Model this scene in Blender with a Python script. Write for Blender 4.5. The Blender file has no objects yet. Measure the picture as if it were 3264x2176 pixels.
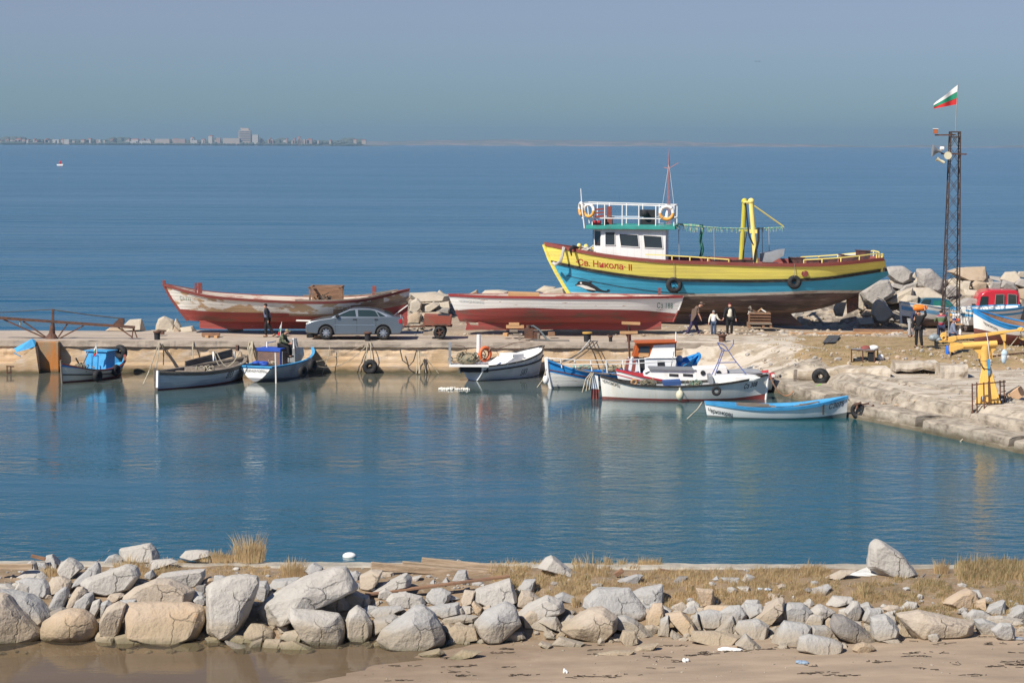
import bpy, bmesh, math, random
from mathutils import Vector, Matrix, noise
sc = bpy.context.scene
COL = sc.collection
R = math.radians
# ---------------------------------------------------------------- camera
F = 7600.0; CZ = 10.5; PITCH = math.atan((1088 - 458.5) / F); ROLL = math.atan(13 / 3264)
cam = bpy.data.objects.new('camera', bpy.data.cameras.new('camera'))
COL.objects.link(cam); sc.camera = cam
cam.location = (0, 0, CZ); cam.rotation_euler = (math.pi / 2 - PITCH, -ROLL, 0)
cam.data.sensor_width = 36; cam.data.lens = F / 3264 * 36; cam.data.clip_start = 0.5; cam.data.clip_end = 60000
CR = cam.rotation_euler.to_matrix()
def ray(px, py): return CR @ Vector(((px - 1632) / F, -(py - 1088) / F, -1))
def W(px, py, Y):
    d = ray(px, py); return Vector((0, 0, CZ)) + d * (Y / d.y)
def G(px, py, z=0.0):
    d = ray(px, py); return Vector((0, 0, CZ)) + d * ((z - CZ) / d.z)
# ---------------------------------------------------------------- sky, sun, exposure
SUN_EL, SUN_AZ = 45, 44
w = bpy.data.worlds.new('World'); sc.world = w; w.use_nodes = True
nt = w.node_tree; bg = nt.nodes['Background']
sky = nt.nodes.new('ShaderNodeTexSky'); sky.sky_type = 'NISHITA'; sky.sun_disc = False
sky.sun_elevation = R(SUN_EL); sky.sun_rotation = R(180 + SUN_AZ); sky.air_density = 1.0; sky.dust_density = 0.6; sky.ozone_density = 2.0
tint = nt.nodes.new('ShaderNodeMix'); tint.data_type = 'RGBA'; tint.blend_type = 'MULTIPLY'; tint.inputs[0].default_value = 1
wtc = nt.nodes.new('ShaderNodeTexCoord'); wsp = nt.nodes.new('ShaderNodeSeparateXYZ'); nt.links.new(wtc.outputs['Generated'], wsp.inputs[0])
wrp = nt.nodes.new('ShaderNodeValToRGB'); wrp.color_ramp.elements[0].position = .0; wrp.color_ramp.elements[0].color = (.49, .74, 1.08, 1); wrp.color_ramp.elements[1].position = .35; wrp.color_ramp.elements[1].color = (.62, .76, 1.03, 1)
for p_, c_ in ((.012, (.50, .735, 1.07, 1)), (.026, (.51, .69, 1.05, 1)), (.058, (.64, .67, .97, 1))): e_ = wrp.color_ramp.elements.new(p_); e_.color = c_
nt.links.new(wsp.outputs['Z'], wrp.inputs[0]); nt.links.new(wrp.outputs[0], tint.inputs[7])
nt.links.new(sky.outputs[0], tint.inputs[6]); nt.links.new(tint.outputs[2], bg.inputs[0]); bg.inputs[1].default_value = 0.069
sun = bpy.data.objects.new('sun', bpy.data.lights.new('sun', 'SUN')); COL.objects.link(sun)
sun.data.energy = 5.0; sun.data.angle = R(0.53); sun.data.color = (1.0, 0.93, 0.82)
SD = Vector((-math.sin(R(SUN_AZ)) * math.cos(R(SUN_EL)), -math.cos(R(SUN_AZ)) * math.cos(R(SUN_EL)), math.sin(R(SUN_EL))))
sun.rotation_euler = SD.to_track_quat('Z', 'Y').to_euler()
sc.view_settings.view_transform = 'Standard'; sc.view_settings.look = 'None'; sc.view_settings.exposure = 0.34; sc.view_settings.gamma = 1
sc.cycles.volume_bounces = 0; sc.cycles.max_bounces = 6; sc.cycles.transparent_max_bounces = 12
sc.cycles.volume_step_rate = 1.0
HAZE = .8e-4
# ---------------------------------------------------------------- helpers
WM = {}
def tag(o, label=None, cat=None, group=None, kind=None):
    if label: o['label'] = label
    if cat: o['category'] = cat
    if group: o['group'] = group
    if kind: o['kind'] = kind
    return o
def thing(name, label, cat, loc=(0, 0, 0), rz=0, group=None):
    o = bpy.data.objects.new(name, None); COL.objects.link(o); o.empty_display_size = .3
    o.location = loc; o.rotation_euler = (0, 0, rz); WM[o.name] = Matrix.Translation(Vector(loc)) @ Matrix.Rotation(rz, 4, 'Z')
    return tag(o, label, cat, group)
def frame_of(u):
    u = u.normalized(); a = Vector((0, 0, 1)) if abs(u.z) < .9 else Vector((1, 0, 0))
    s = u.cross(a).normalized(); return s, s.cross(u).normalized()
class MB:
    def __init__(s): s.v = []; s.f = []; s.m = []; s.mi = 0
    def add(s, vs, fs, mi=None):
        b = len(s.v); s.v += [Vector(v) for v in vs]
        for f in fs: s.f.append([i + b for i in f]); s.m.append(s.mi if mi is None else mi)
        return s
    def box(s, c, d, rz=0, ry=0, rx=0, tp=1.0, mi=None):
        M = Matrix.Rotation(rz, 3, 'Z') @ Matrix.Rotation(ry, 3, 'Y') @ Matrix.Rotation(rx, 3, 'X'); c = Vector(c); vs = []
        for z in (-1, 1):
            t = tp if z > 0 else 1
            for x, y in ((-1, -1), (1, -1), (1, 1), (-1, 1)): vs.append(c + M @ Vector((x * d[0] / 2 * t, y * d[1] / 2 * t, z * d[2] / 2)))
        return s.add(vs, [(3, 2, 1, 0), (4, 5, 6, 7), (0, 1, 5, 4), (1, 2, 6, 5), (2, 3, 7, 6), (3, 0, 4, 7)], mi)
    def bar(s, p, q, wd, h=None, mi=None):
        p, q = Vector(p), Vector(q); h = h or wd; a, b = frame_of(q - p); vs = []
        for e in (p, q):
            for x, y in ((-1, -1), (1, -1), (1, 1), (-1, 1)): vs.append(e + a * x * wd / 2 + b * y * h / 2)
        return s.add(vs, [(3, 2, 1, 0), (4, 5, 6, 7), (0, 1, 5, 4), (1, 2, 6, 5), (2, 3, 7, 6), (3, 0, 4, 7)], mi)
    def tube(s, pts, r, n=7, closed=False, mi=None):
        pts = [Vector(p) for p in pts]; N = len(pts); rs = r if isinstance(r, (list, tuple)) else [r] * N; vs = []; a = None
        for i, p in enumerate(pts):
            if closed: u = pts[(i + 1) % N] - pts[i - 1]
            else: u = pts[min(i + 1, N - 1)] - pts[max(i - 1, 0)]
            if u.length < 1e-9: u = Vector((0, 0, 1))
            u.normalize()
            if a is None: a, b = frame_of(u)
            else:
                a = (a - u * a.dot(u)).normalized(); b = a.cross(u)
            for k in range(n):
                t = 2 * math.pi * k / n; vs.append(p + (a * math.cos(t) + b * math.sin(t)) * rs[i])
        fs = []
        for i in range(N if closed else N - 1):
            j = (i + 1) % N
            for k in range(n): fs.append((i * n + k, i * n + (k + 1) % n, j * n + (k + 1) % n, j * n + k))
        if not closed: fs += [tuple(range(n))[::-1], tuple(range((N - 1) * n, N * n))]
        return s.add(vs, fs, mi)
    def cyl(s, p, q, r0, r1=None, n=12, mi=None): return s.tube([p, q], [r0, r0 if r1 is None else r1], n, mi=mi)
    def torus(s, c, RR, r, ax=(0, 1, 0), n=24, m=10, sy=1, mi=None, flat=1, a0=0, a1=360):
        c = Vector(c); u = Vector(ax).normalized(); a, b = frame_of(u)
        full = a1 - a0 >= 360; K = n if full else n + 1; vs = []
        for i in range(K):
            t = R(a0 + (a1 - a0) * i / n); d = a * math.cos(t) + b * math.sin(t) * sy
            for k in range(m):
                q = 2 * math.pi * k / m; vs.append(c + d * (RR + r * math.cos(q)) + u * r * flat * math.sin(q))
        fs = []
        for i in range(K if full else K - 1):
            j = (i + 1) % K
            for k in range(m): fs.append((i * m + k, i * m + (k + 1) % m, j * m + (k + 1) % m, j * m + k))
        return s.add(vs, fs, mi)
    def ball(s, c, r, n=12, m=8, mi=None):
        c = Vector(c); r = (r, r, r) if not isinstance(r, (tuple, list)) else r; vs = [c + Vector((0, 0, r[2]))]
        for i in range(1, m):
            t = math.pi * i / m
            for k in range(n):
                p = 2 * math.pi * k / n; vs.append(c + Vector((r[0] * math.sin(t) * math.cos(p), r[1] * math.sin(t) * math.sin(p), r[2] * math.cos(t))))
        vs.append(c - Vector((0, 0, r[2]))); fs = []
        for k in range(n): fs.append((0, 1 + k, 1 + (k + 1) % n)); fs.append((len(vs) - 1, 1 + (m - 2) * n + (k + 1) % n, 1 + (m - 2) * n + k))
        for i in range(m - 2):
            for k in range(n): a = 1 + i * n; fs.append((a + k, a + n + k, a + n + (k + 1) % n, a + (k + 1) % n))
        return s.add(vs, fs, mi)
    def prism(s, pts, off, mi=None):
        pts = [Vector(p) for p in pts]; off = Vector(off); N = len(pts)
        return s.add(pts + [p + off for p in pts], [tuple(range(N)), tuple(range(2 * N - 1, N - 1, -1))] + [(i, i + N, (i + 1) % N + N, (i + 1) % N) for i in range(N)], mi)
    def grid(s, rows, mi=None):
        n = len(rows[0]); vs = [p for r in rows for p in r]
        return s.add(vs, [(i * n + k, i * n + k + 1, (i + 1) * n + k + 1, (i + 1) * n + k) for i in range(len(rows) - 1) for k in range(n - 1)], mi)
    def build(s, name, mats, parent=None, world=False, base=None, smooth=False, bevel=0, fix=True):
        if not isinstance(mats, (list, tuple)): mats = [mats]
        vs = s.v
        if parent is not None and world: M = WM[parent.name].inverted(); vs = [M @ v for v in vs]
        if base is not None: base = Vector(base); vs = [v - base for v in vs]
        me = bpy.data.meshes.new(name); me.from_pydata([tuple(v) for v in vs], [], s.f)
        for m in mats: me.materials.append(m)
        for i, p in enumerate(me.polygons): p.material_index = min(s.m[i], len(mats) - 1); p.use_smooth = smooth
        if fix:
            bm = bmesh.new(); bm.from_mesh(me); bmesh.ops.recalc_face_normals(bm, faces=bm.faces); bm.to_mesh(me); bm.free()
        o = bpy.data.objects.new(name, me); COL.objects.link(o)
        if parent is not None: o.parent = parent; WM[o.name] = WM[parent.name]
        else: WM[o.name] = Matrix.Translation(base if base is not None else Vector((0, 0, 0)))
        if base is not None: o.location = base
        if bevel:
            b = o.modifiers.new('bevel', 'BEVEL'); b.width = bevel; b.segments = 2; b.limit_method = 'ANGLE'
        if smooth and fix:
            try: me.set_sharp_from_angle(angle=R(50))
            except Exception: pass
        return o
def sag(p, q, d, n=10):
    p, q = Vector(p), Vector(q); return [p.lerp(q, i / n) - Vector((0, 0, d * 4 * (i / n) * (1 - i / n))) for i in range(n + 1)]
def cr(vals, u):
    n = len(vals) - 1; t = min(max(u, 0), 1) * n; i = min(int(t), n - 1); t -= i
    p0, p1, p2, p3 = vals[max(i - 1, 0)], vals[i], vals[i + 1], vals[min(i + 2, n)]
    if i == 0: p0 = 2 * p1 - p2
    if i + 2 > n: p3 = 2 * p2 - p1
    return .5 * (2 * p1 + (p2 - p0) * t + (2 * p0 - 5 * p1 + 4 * p2 - p3) * t * t + (3 * p1 - p0 - 3 * p2 + p3) * t ** 3)
# ---------------------------------------------------------------- materials
MC = {}
def mat(name, col, col2=None, amt=.5, soft=.06, sc1=2.0, st=(1, 1, 1), rough=.75, bump=.15, bsc=30, metal=0, vary=.12, vsc=.8, bdist=.02, crack=0, planks=0, col3=None, amt3=.3, sc3=6, spec=.3, coat=0, band=None, pc=.45, paxis='Z'):
    if name in MC: return MC[name]
    m = bpy.data.materials.new(name); m.use_nodes = True; t = m.node_tree; N = t.nodes; L = t.links; P = N['Principled BSDF']
    tc = N.new('ShaderNodeTexCoord'); mp = N.new('ShaderNodeMapping'); mp.inputs['Scale'].default_value = st; L.new(tc.outputs['Object'], mp.inputs[0])
    def nz(s, det=6, src=mp, r=.6):
        n = N.new('ShaderNodeTexNoise'); n.inputs['Scale'].default_value = s; n.inputs['Detail'].default_value = det; n.inputs['Roughness'].default_value = r; L.new(src.outputs[0], n.inputs[0]); return n
    def mixc(f, a, b, mode='MIX'):
        x = N.new('ShaderNodeMix'); x.data_type = 'RGBA'; x.blend_type = mode
        for i, v in ((0, f), (6, a), (7, b)):
            if hasattr(v, 'links'): L.new(v, x.inputs[i])
            elif i == 0: x.inputs[0].default_value = v
            else: x.inputs[i].default_value = (*v, 1)
        return x.outputs[2]
    def ramp(src, lo, hi, a=0.0, b=1.0):
        x = N.new('ShaderNodeMapRange'); L.new(src, x.inputs[0])
        for i, v in enumerate((lo, hi, a, b)): x.inputs[i + 1].default_value = v
        return x.outputs[0]
    c = None
    if col2 is not None:
        th = 1 - amt * .5 - .25  # noise is centred about .5
        c = mixc(ramp(nz(sc1).outputs[0], th - soft, th + soft), col, col2)
    if col3 is not None:
        th = 1 - amt3 * .5 - .25
        c = mixc(ramp(nz(sc3, 4).outputs[0], th - soft, th + soft), c if c is not None else col, col3)
    v = nz(vsc, 3); vv = ramp(v.outputs[0], .3, .7, 1 - vary, 1 + vary)
    x = N.new('ShaderNodeVectorMath'); x.operation = 'SCALE'
    if c is None: x.inputs[0].default_value = col
    else: L.new(c, x.inputs[0])
    L.new(vv, x.inputs[3]); c = x.outputs[0]
    hh = nz(bsc, 5).outputs[0]
    if planks:
        sp = N.new('ShaderNodeSeparateXYZ'); L.new(tc.outputs['Object'], sp.inputs[0])
        wob = nz(.7, 2); a = N.new('ShaderNodeMath'); a.operation = 'MULTIPLY_ADD'; L.new(wob.outputs[0], a.inputs[0]); a.inputs[1].default_value = planks * .25; L.new(sp.outputs[paxis], a.inputs[2])
        d = N.new('ShaderNodeMath'); d.operation = 'DIVIDE'; L.new(a.outputs[0], d.inputs[0]); d.inputs[1].default_value = planks
        fr = N.new('ShaderNodeMath'); fr.operation = 'FRACT'; L.new(d.outputs[0], fr.inputs[0])
        g = ramp(fr.outputs[0], 0, .12, 0, 1)
        c = mixc(ramp(g, 0, 1, pc, 0), c, tuple(k * .25 for k in col))
        ad = N.new('ShaderNodeMath'); ad.operation = 'MULTIPLY_ADD'; L.new(g, ad.inputs[0]); ad.inputs[1].default_value = .6; L.new(hh, ad.inputs[2]); hh = ad.outputs[0]
    if crack:
        vo = N.new('ShaderNodeTexVoronoi'); vo.feature = 'DISTANCE_TO_EDGE'; vo.inputs['Scale'].default_value = crack
        wn_ = nz(crack * 1.7, 4); ma = N.new('ShaderNodeMix'); ma.data_type = 'RGBA'; ma.inputs[0].default_value = .35; L.new(mp.outputs[0], ma.inputs[6]); L.new(wn_.outputs[1], ma.inputs[7]); L.new(ma.outputs[2], vo.inputs['Vector'])
        ck = ramp(vo.outputs['Distance'], .001, .011, .75, 0); mk = ramp(nz(crack * .9, 2).outputs[0], .53, .62)
        mm_ = N.new('ShaderNodeMath'); mm_.operation = 'MULTIPLY'; L.new(ck, mm_.inputs[0]); L.new(mk, mm_.inputs[1]); c = mixc(mm_.outputs[0], c, tuple(k * .35 for k in col))
        m3 = N.new('ShaderNodeMath'); m3.operation = 'MULTIPLY_ADD'; L.new(mm_.outputs[0], m3.inputs[0]); m3.inputs[1].default_value = -.6; L.new(hh, m3.inputs[2]); hh = m3.outputs[0]
    if band:   # world-height stain: list of (z, soft, colour, strength)
        ge = N.new('ShaderNodeNewGeometry'); sp = N.new('ShaderNodeSeparateXYZ'); L.new(ge.outputs['Position'], sp.inputs[0])
        wn = N.new('ShaderNodeTexNoise'); wn.inputs['Scale'].default_value = 2.2; L.new(ge.outputs['Position'], wn.inputs[0])
        zz = N.new('ShaderNodeMath'); zz.operation = 'MULTIPLY_ADD'; L.new(wn.outputs[0], zz.inputs[0]); zz.inputs[1].default_value = -.22; L.new(sp.outputs['Z'], zz.inputs[2])
        for (z0, sf, cc, stg) in band:
            c = mixc(ramp(zz.outputs[0], z0 - .11 - sf, z0 - .11 + sf, stg, 0), c, cc)
    bp = N.new('ShaderNodeBump'); bp.inputs['Strength'].default_value = min(1, bump * 2); bp.inputs['Distance'].default_value = bdist if not planks else .03; L.new(hh, bp.inputs['Height'])
    L.new(c, P.inputs['Base Color']); L.new(bp.outputs[0], P.inputs['Normal'])
    P.inputs['Roughness'].default_value = rough; P.inputs['Metallic'].default_value = metal; P.inputs['Specular IOR Level'].default_value = spec
    if coat: P.inputs['Coat Weight'].default_value = coat; P.inputs['Coat Roughness'].default_value = .08
    MC[name] = m; return m
def simple(name, col, rough=.6, metal=0, **k): return mat(name, col, rough=rough, metal=metal, bump=k.pop('bump', .05), vary=k.pop('vary', .08), **k)
def water_mat(name, base, tone, bumps, rough, clear=None, ior=1.33, spec=.36, painted_reflection=None):
    m = bpy.data.materials.new(name); m.use_nodes = True; t = m.node_tree; N = t.nodes; L = t.links; P = N['Principled BSDF']
    ge = N.new('ShaderNodeNewGeometry'); prev = None
    for (sx, sy, s, dist, det, mod) in bumps:
        mp = N.new('ShaderNodeMapping'); mp.inputs['Scale'].default_value = (sx, sy, 1); L.new(ge.outputs['Position'], mp.inputs[0])
        n = N.new('ShaderNodeTexNoise'); n.inputs['Scale'].default_value = s; n.inputs['Detail'].default_value = det; L.new(mp.outputs[0], n.inputs[0])
        b = N.new('ShaderNodeBump'); b.inputs['Distance'].default_value = dist; b.inputs['Strength'].default_value = 1; L.new(n.outputs[0], b.inputs['Height'])
        if mod:
            m2 = N.new('ShaderNodeMapping'); m2.inputs['Scale'].default_value = mod[:3]; L.new(ge.outputs['Position'], m2.inputs[0])
            q = N.new('ShaderNodeTexNoise'); q.inputs['Scale'].default_value = 1; q.inputs['Detail'].default_value = 3; L.new(m2.outputs[0], q.inputs[0])
            r_ = N.new('ShaderNodeMapRange'); L.new(q.outputs[0], r_.inputs[0]); r_.inputs[1].default_value = .35; r_.inputs[2].default_value = .65; r_.inputs[3].default_value = mod[3]; r_.inputs[4].default_value = 1
            last = r_.outputs[0]
            if len(mod) > 4:   # calmer in the lee of the quay wall: strength falls between two distances
                sp = N.new('ShaderNodeSeparateXYZ'); L.new(ge.outputs['Position'], sp.inputs[0])
                r2 = N.new('ShaderNodeMapRange'); L.new(sp.outputs['Y'], r2.inputs[0])
                for i, v in enumerate(mod[4:8]): r2.inputs[i + 1].default_value = v
                mu = N.new('ShaderNodeMath'); mu.operation = 'MULTIPLY'; L.new(last, mu.inputs[0]); L.new(r2.outputs[0], mu.inputs[1]); last = mu.outputs[0]
            L.new(last, b.inputs['Strength'])
        if prev: L.new(prev.outputs[0], b.inputs['Normal'])
        prev = b
    L.new(prev.outputs[0], P.inputs['Normal'])
    mp = N.new('ShaderNodeMapping'); mp.inputs['Scale'].default_value = (.004, .035, 1); L.new(ge.outputs['Position'], mp.inputs[0])
    n = N.new('ShaderNodeTexNoise'); n.inputs['Scale'].default_value = 1; n.inputs['Detail'].default_value = 5; L.new(mp.outputs[0], n.inputs[0])
    r_ = N.new('ShaderNodeMapRange'); L.new(n.outputs[0], r_.inputs[0]); r_.inputs[1].default_value = .35; r_.inputs[2].default_value = .7
    x = N.new('ShaderNodeMix'); x.data_type = 'RGBA'; L.new(r_.outputs[0], x.inputs[0]); x.inputs[6].default_value = (*base, 1); x.inputs[7].default_value = (*tone, 1); cb = x.outputs[2]
    if painted_reflection:   # tan reflection of the quay wall, painted into the base colour
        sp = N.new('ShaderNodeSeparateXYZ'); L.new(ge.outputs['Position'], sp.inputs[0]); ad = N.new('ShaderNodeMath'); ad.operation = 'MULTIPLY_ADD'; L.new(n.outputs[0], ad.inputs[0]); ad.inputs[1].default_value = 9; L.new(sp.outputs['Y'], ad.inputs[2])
        r3 = N.new('ShaderNodeMapRange'); L.new(ad.outputs[0], r3.inputs[0]); r3.inputs[1].default_value = painted_reflection[0] + 4.5; r3.inputs[2].default_value = painted_reflection[1] + 4.5; r3.inputs[4].default_value = painted_reflection[2]
        x2 = N.new('ShaderNodeMix'); x2.data_type = 'RGBA'; L.new(r3.outputs[0], x2.inputs[0]); L.new(cb, x2.inputs[6]); x2.inputs[7].default_value = (*painted_reflection[3], 1); cb = x2.outputs[2]
    L.new(cb, P.inputs['Base Color'])
    P.inputs['Roughness'].default_value = rough; P.inputs['IOR'].default_value = ior; P.inputs['Specular IOR Level'].default_value = spec
    if clear is not None:
        out = N['Material Output']; tr = N.new('ShaderNodeBsdfTransparent'); tr.inputs[0].default_value = (*clear[0], 1)
        mx = N.new('ShaderNodeMixShader'); fr = N.new('ShaderNodeFresnel'); fr.inputs['IOR'].default_value = 1.33; L.new(prev.outputs[0], fr.inputs['Normal'])
        ad = N.new('ShaderNodeMath'); ad.operation = 'ADD'; ad.use_clamp = True; ad.inputs[1].default_value = clear[1]; L.new(fr.outputs[0], ad.inputs[0])
        L.new(ad.outputs[0], mx.inputs[0]); L.new(tr.outputs[0], mx.inputs[1]); L.new(P.outputs[0], mx.inputs[2]); L.new(mx.outputs[0], out.inputs[0])
    return m
def nz3(x, y, z=0.0): return noise.noise(Vector((x, y, z)))
def fbm(x, y, z=0.0): return noise.fractal(Vector((x, y, z)), 1.0, 2.0, 5)
# ---------------------------------------------------------------- water
sea_m = water_mat('sea_water', (.003, .073, .134), (.005, .089, .158),
    [(.22, 1, .10, 1.1, 3, (.002, .012, 0, .25)), (.35, 1, .45, .45, 4, (.004, .02, 0, .3)), (.5, 1, 2.2, .07, 3, (.008, .04, 0, .3))], .14, spec=.10)
har_m = water_mat('harbour_water', (.004, .066, .086), (.007, .084, .106),
    [(.45, 1, .6, .05, 2, (.02, .07, 0, .3, 76, 102, 1.0, .10)), (.65, 1, 1.9, .055, 4, (.03, .12, 0, .25, 76, 103, 1.0, .12)), (.7, 1, 6.5, .020, 3, (.05, .16, 0, .3, 76, 103, 1.0, .14))], .04, spec=.30, painted_reflection=(92, 108.5, .62, (.17, .125, .075)))
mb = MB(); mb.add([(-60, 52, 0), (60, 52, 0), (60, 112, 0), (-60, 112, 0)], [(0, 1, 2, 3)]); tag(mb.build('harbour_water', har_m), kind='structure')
mb = MB(); mb.add([(-6000, 112, 0), (6000, 112, 0), (6000, 12800, 0), (-6000, 12800, 0), (-6000, 52, 0), (-60, 52, 0), (-60, 112, 0), (6000, 52, 0), (60, 52, 0), (60, 112, 0)], [(0, 1, 2, 3), (4, 5, 6, 0), (8, 7, 1, 9)]); tag(mb.build('sea', sea_m), kind='structure')
lag_m = water_mat('lagoon_water', (.10, .085, .062), (.12, .10, .075), [(.4, 1, 1.1, .012, 3, (.3, .5, 0, .2)), (.5, 1, 6, .003, 3, None)], .05, spec=.5, clear=((.90, .87, .80), .12))
mb = MB(); mb.add([(-70, -20, 0.0), (70, -20, 0.0), (70, 52, 0.0), (-70, 52, 0.0)], [(0, 1, 2, 3)]); tag(mb.build('lagoon_water', lag_m), kind='structure')
mb = MB(); mb.add([(-7000, -500, -2.5), (7000, -500, -2.5), (7000, 12900, -2.5), (-7000, 12900, -2.5)], [(0, 1, 2, 3)]); tag(mb.build('seabed', simple('seabed', (.05, .06, .05))), kind='structure')
# ---------------------------------------------------------------- beach and near mound
def beach_z(X, Y):
    d = ((X + 1.17) * 2.65 - (Y - 49) * 2.4) / 3.57
    return max(-.45, min(.30, .035 * d)) + .02 * fbm(X * .35, Y * .9)
def mound_z(X, Y):
    pts = [(48.6, -.5), (49.9, .02), (50.8, .38), (52.2, .72), (54.3, .76), (54.9, .66), (55.3, -1.2)]
    if Y <= pts[0][0]: return -9
    for (a, za), (b, zb) in zip(pts, pts[1:]):
        if Y <= b: return za + (zb - za) * (Y - a) / (b - a) + .06 * fbm(X * .5, Y * .8)
    return -9
rows = []
y = 30.0
sand_m = mat('sand', (.36, .275, .195), (.29, .22, .155), amt=.5, soft=.12, sc1=.35, st=(1, 2.5, 1), rough=.85, bump=.25, bsc=6, vary=.12, col3=(.10, .075, .055), amt3=-.06, sc3=2.6, band=[(.07, .10, (.20, .14, .09), .7)], spec=.35)
while y < 52.4: rows.append([(x * .4, y, max(beach_z(x * .4, y), -.6)) for x in range(-75, 76)]); y += .25
mb = MB(); mb.grid(rows); tag(mb.build('beach', sand_m, smooth=True, fix=False), kind='structure')
dirt_m = mat('breakwater_dirt', (.27, .19, .12), (.20, .145, .085), amt=.5, soft=.15, sc1=1.5, rough=.95, bump=.5, bsc=18, vary=.2, vsc=2, col3=(.36, .32, .27), amt3=.12, sc3=9)
rows = []; y = 48.7
while y < 55.31: rows.append([(x * .2, y, mound_z(x * .2, y)) for x in range(-150, 151)]); y += .2
mb = MB(); mb.grid(rows); tag(mb.build('breakwater_ground', dirt_m, smooth=True, fix=False), kind='structure')
def mound_at(px, py):
    """point where the sight line meets the near ground (beach or mound)"""
    d = ray(px, py); o = Vector((0, 0, CZ)); Y = 44.0
    while Y < 55.2:
        p = o + d * (Y / d.y)
        if p.z <= max(mound_z(p.x, p.y), beach_z(p.x, p.y)): return p
        Y += .05
    return o + d * (54.9 / d.y)
# ---------------------------------------------------------------- quay
QZ = 1.45; QY = 109.0
wall_m = mat('quay_wall', (.62, .46, .30), (.48, .33, .19), amt=.45, soft=.12, sc1=.9, st=(.5, 1, 1.2), rough=.92, bump=.7, bsc=9, vary=.14, vsc=.35,
             col3=(.62, .52, .42), amt3=.28, sc3=2.2, band=[(.40, .25, (.30, .20, .11), .6), (.14, .07, (.10, .085, .045), .9)])
top_m = mat('quay_concrete', (.44, .37, .30), (.36, .30, .24), amt=.5, soft=.15, sc1=.7, st=(.6, 1.6, 1), rough=.95, bump=.5, bsc=8, vary=.12, col3=(.25, .20, .16), amt3=.12, sc3=1.7)
def quay_end(X): return 114.7 + .25 * nz3(X * .4, 3) if X < -17.5 else (115.4 if X < -4 else 127)
mb = MB(); rows = []
nX = 620; X0, X1 = -46.0, 12.6
zs = [1.45, 1.445, 1.30, 1.17, 1.155, 1.14, 1.05, .9, .75, .6, .45, .3, .15, 0, -.2, -1.6]
for zi, z in enumerate(zs):
    row = []
    for i in range(nX + 1):
        X = X0 + (X1 - X0) * i / nX
        if zi <= 3: off = -.03 + .05 * fbm(X * .8, z * 2, 1) + .05 * max(0, fbm(X * 1.3, 7.7))
        else: off = .06 + .05 * fbm(X * .7, z * 1.5) + (.10 * max(0, fbm(X * 1.1, z * 3, 5)) if z > .7 else 0)
        if z < .32: off -= .07
        zz = z + (0 if zi in (0, 1) else (.05 * fbm(X * .5, 2.2) if zi in (2, 3, 4, 5) else 0)) - (.012 * abs(nz3(X * 2, 0)) if zi < 2 else 0)
        row.append((X, QY + off + (.02 if zi == 0 else 0), zz))
    rows.append(row)
mb.grid(rows); mb.m = [1 if k < nX * 3 else 0 for k in range(len(mb.m))]
tag(mb.build('quay_wall', [wall_m, top_m], fix=False), 'long ochre concrete quay wall with crumbling lip that crosses the picture behind the moored boats', 'quay wall')
mb = MB(); rows = []
for j in range(30):
    row = []
    for i in range(200):
        X = X0 + (X1 - X0) * i / 199; ye = quay_end(X); y = QY + (ye - QY) * j / 29
        row.append((X, y, QZ - .012 + (.018 * fbm(X * .5, y * .9) if 0 < j < 29 else 0)))
    rows.append(row)
rows.append([(p[0], p[1] + .15, -1.8) for p in rows[-1]])
mb.grid(rows); tag(mb.build('quay', top_m, smooth=True, fix=False), kind='structure')
# gravelly yard behind the quay strip, and the sloping ground on the right
EDGE = [(7.2, 109.6), (9.6, 107.4), (10.9, 103.2), (11.65, 98.6), (13.0, 91.8), (15.0, 87.4), (17.4, 81.3), (27, 58.0)]
def edge_x(Y):
    for (xa, ya), (xb, yb) in zip(EDGE, EDGE[1:]):
        if yb <= Y <= ya: return xa + (xb - xa) * (Y - ya) / (yb - ya)
    return 7.2 if Y > 109.6 else 27
def land_z(X, Y):
    inner = X - edge_x(Y)
    if Y > 109: base = 1.47
    elif Y > 105.5: base = 1.42
    elif Y > 102.6: base = 1.42 - (.42) * (105.5 - Y) / 2.9
    else: base = .98
    lower = .15 if inner < 1.1 else (.42 if inner < 2.2 else .60 + .33 * min(1, (inner - 2.2) / .5))
    if Y <= 102.6: base = min(base, lower)
    elif Y < 109: base = min(base, .35 + .35 * max(0, inner))
    if Y > 112: base -= .034 * min(12, Y - 112) * min(1, max(0, (X - 11) / 5))
    return base + .05 * fbm(X * .6, Y * .6)
yard_m = mat('yard_gravel', (.36, .28, .20), (.26, .20, .14), amt=.5, soft=.12, sc1=1.2, rough=.97, bump=.7, bsc=14, vary=.18, vsc=.5, col3=(.50, .44, .37), amt3=.2, sc3=7)
bank_m = mat('bank_grass_dirt', (.33, .23, .135), (.25, .185, .085), amt=.55, soft=.12, sc1=.9, rough=.97, bump=.8, bsc=16, vary=.2, vsc=1.5, col3=(.42, .35, .27), amt3=.16, sc3=4)
slab_m = mat('worn_concrete', (.50, .44, .36), (.33, .27, .20), amt=.45, soft=.05, sc1=1.1, st=(.8, 1.4, 1), rough=.93, bump=.6, bsc=9, crack=.55, vary=.12, col3=(.22, .17, .12), amt3=.16, sc3=2.5)
mb = MB(); rows = []
for j in range(45):
    Y = 112.6 + (127.5 - 112.6) * j / 44
    rows.append([(X * .35, Y + .5 * nz3(X * .3, 1) * (j == 0), (land_z(X * .35, Y) + .04) if j > 0 else QZ - .05) for X in range(-12, 130)])
mb.grid(rows); tag(mb.build('yard', yard_m, smooth=True, fix=False), kind='structure')
mb = MB(); rows = []
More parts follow.
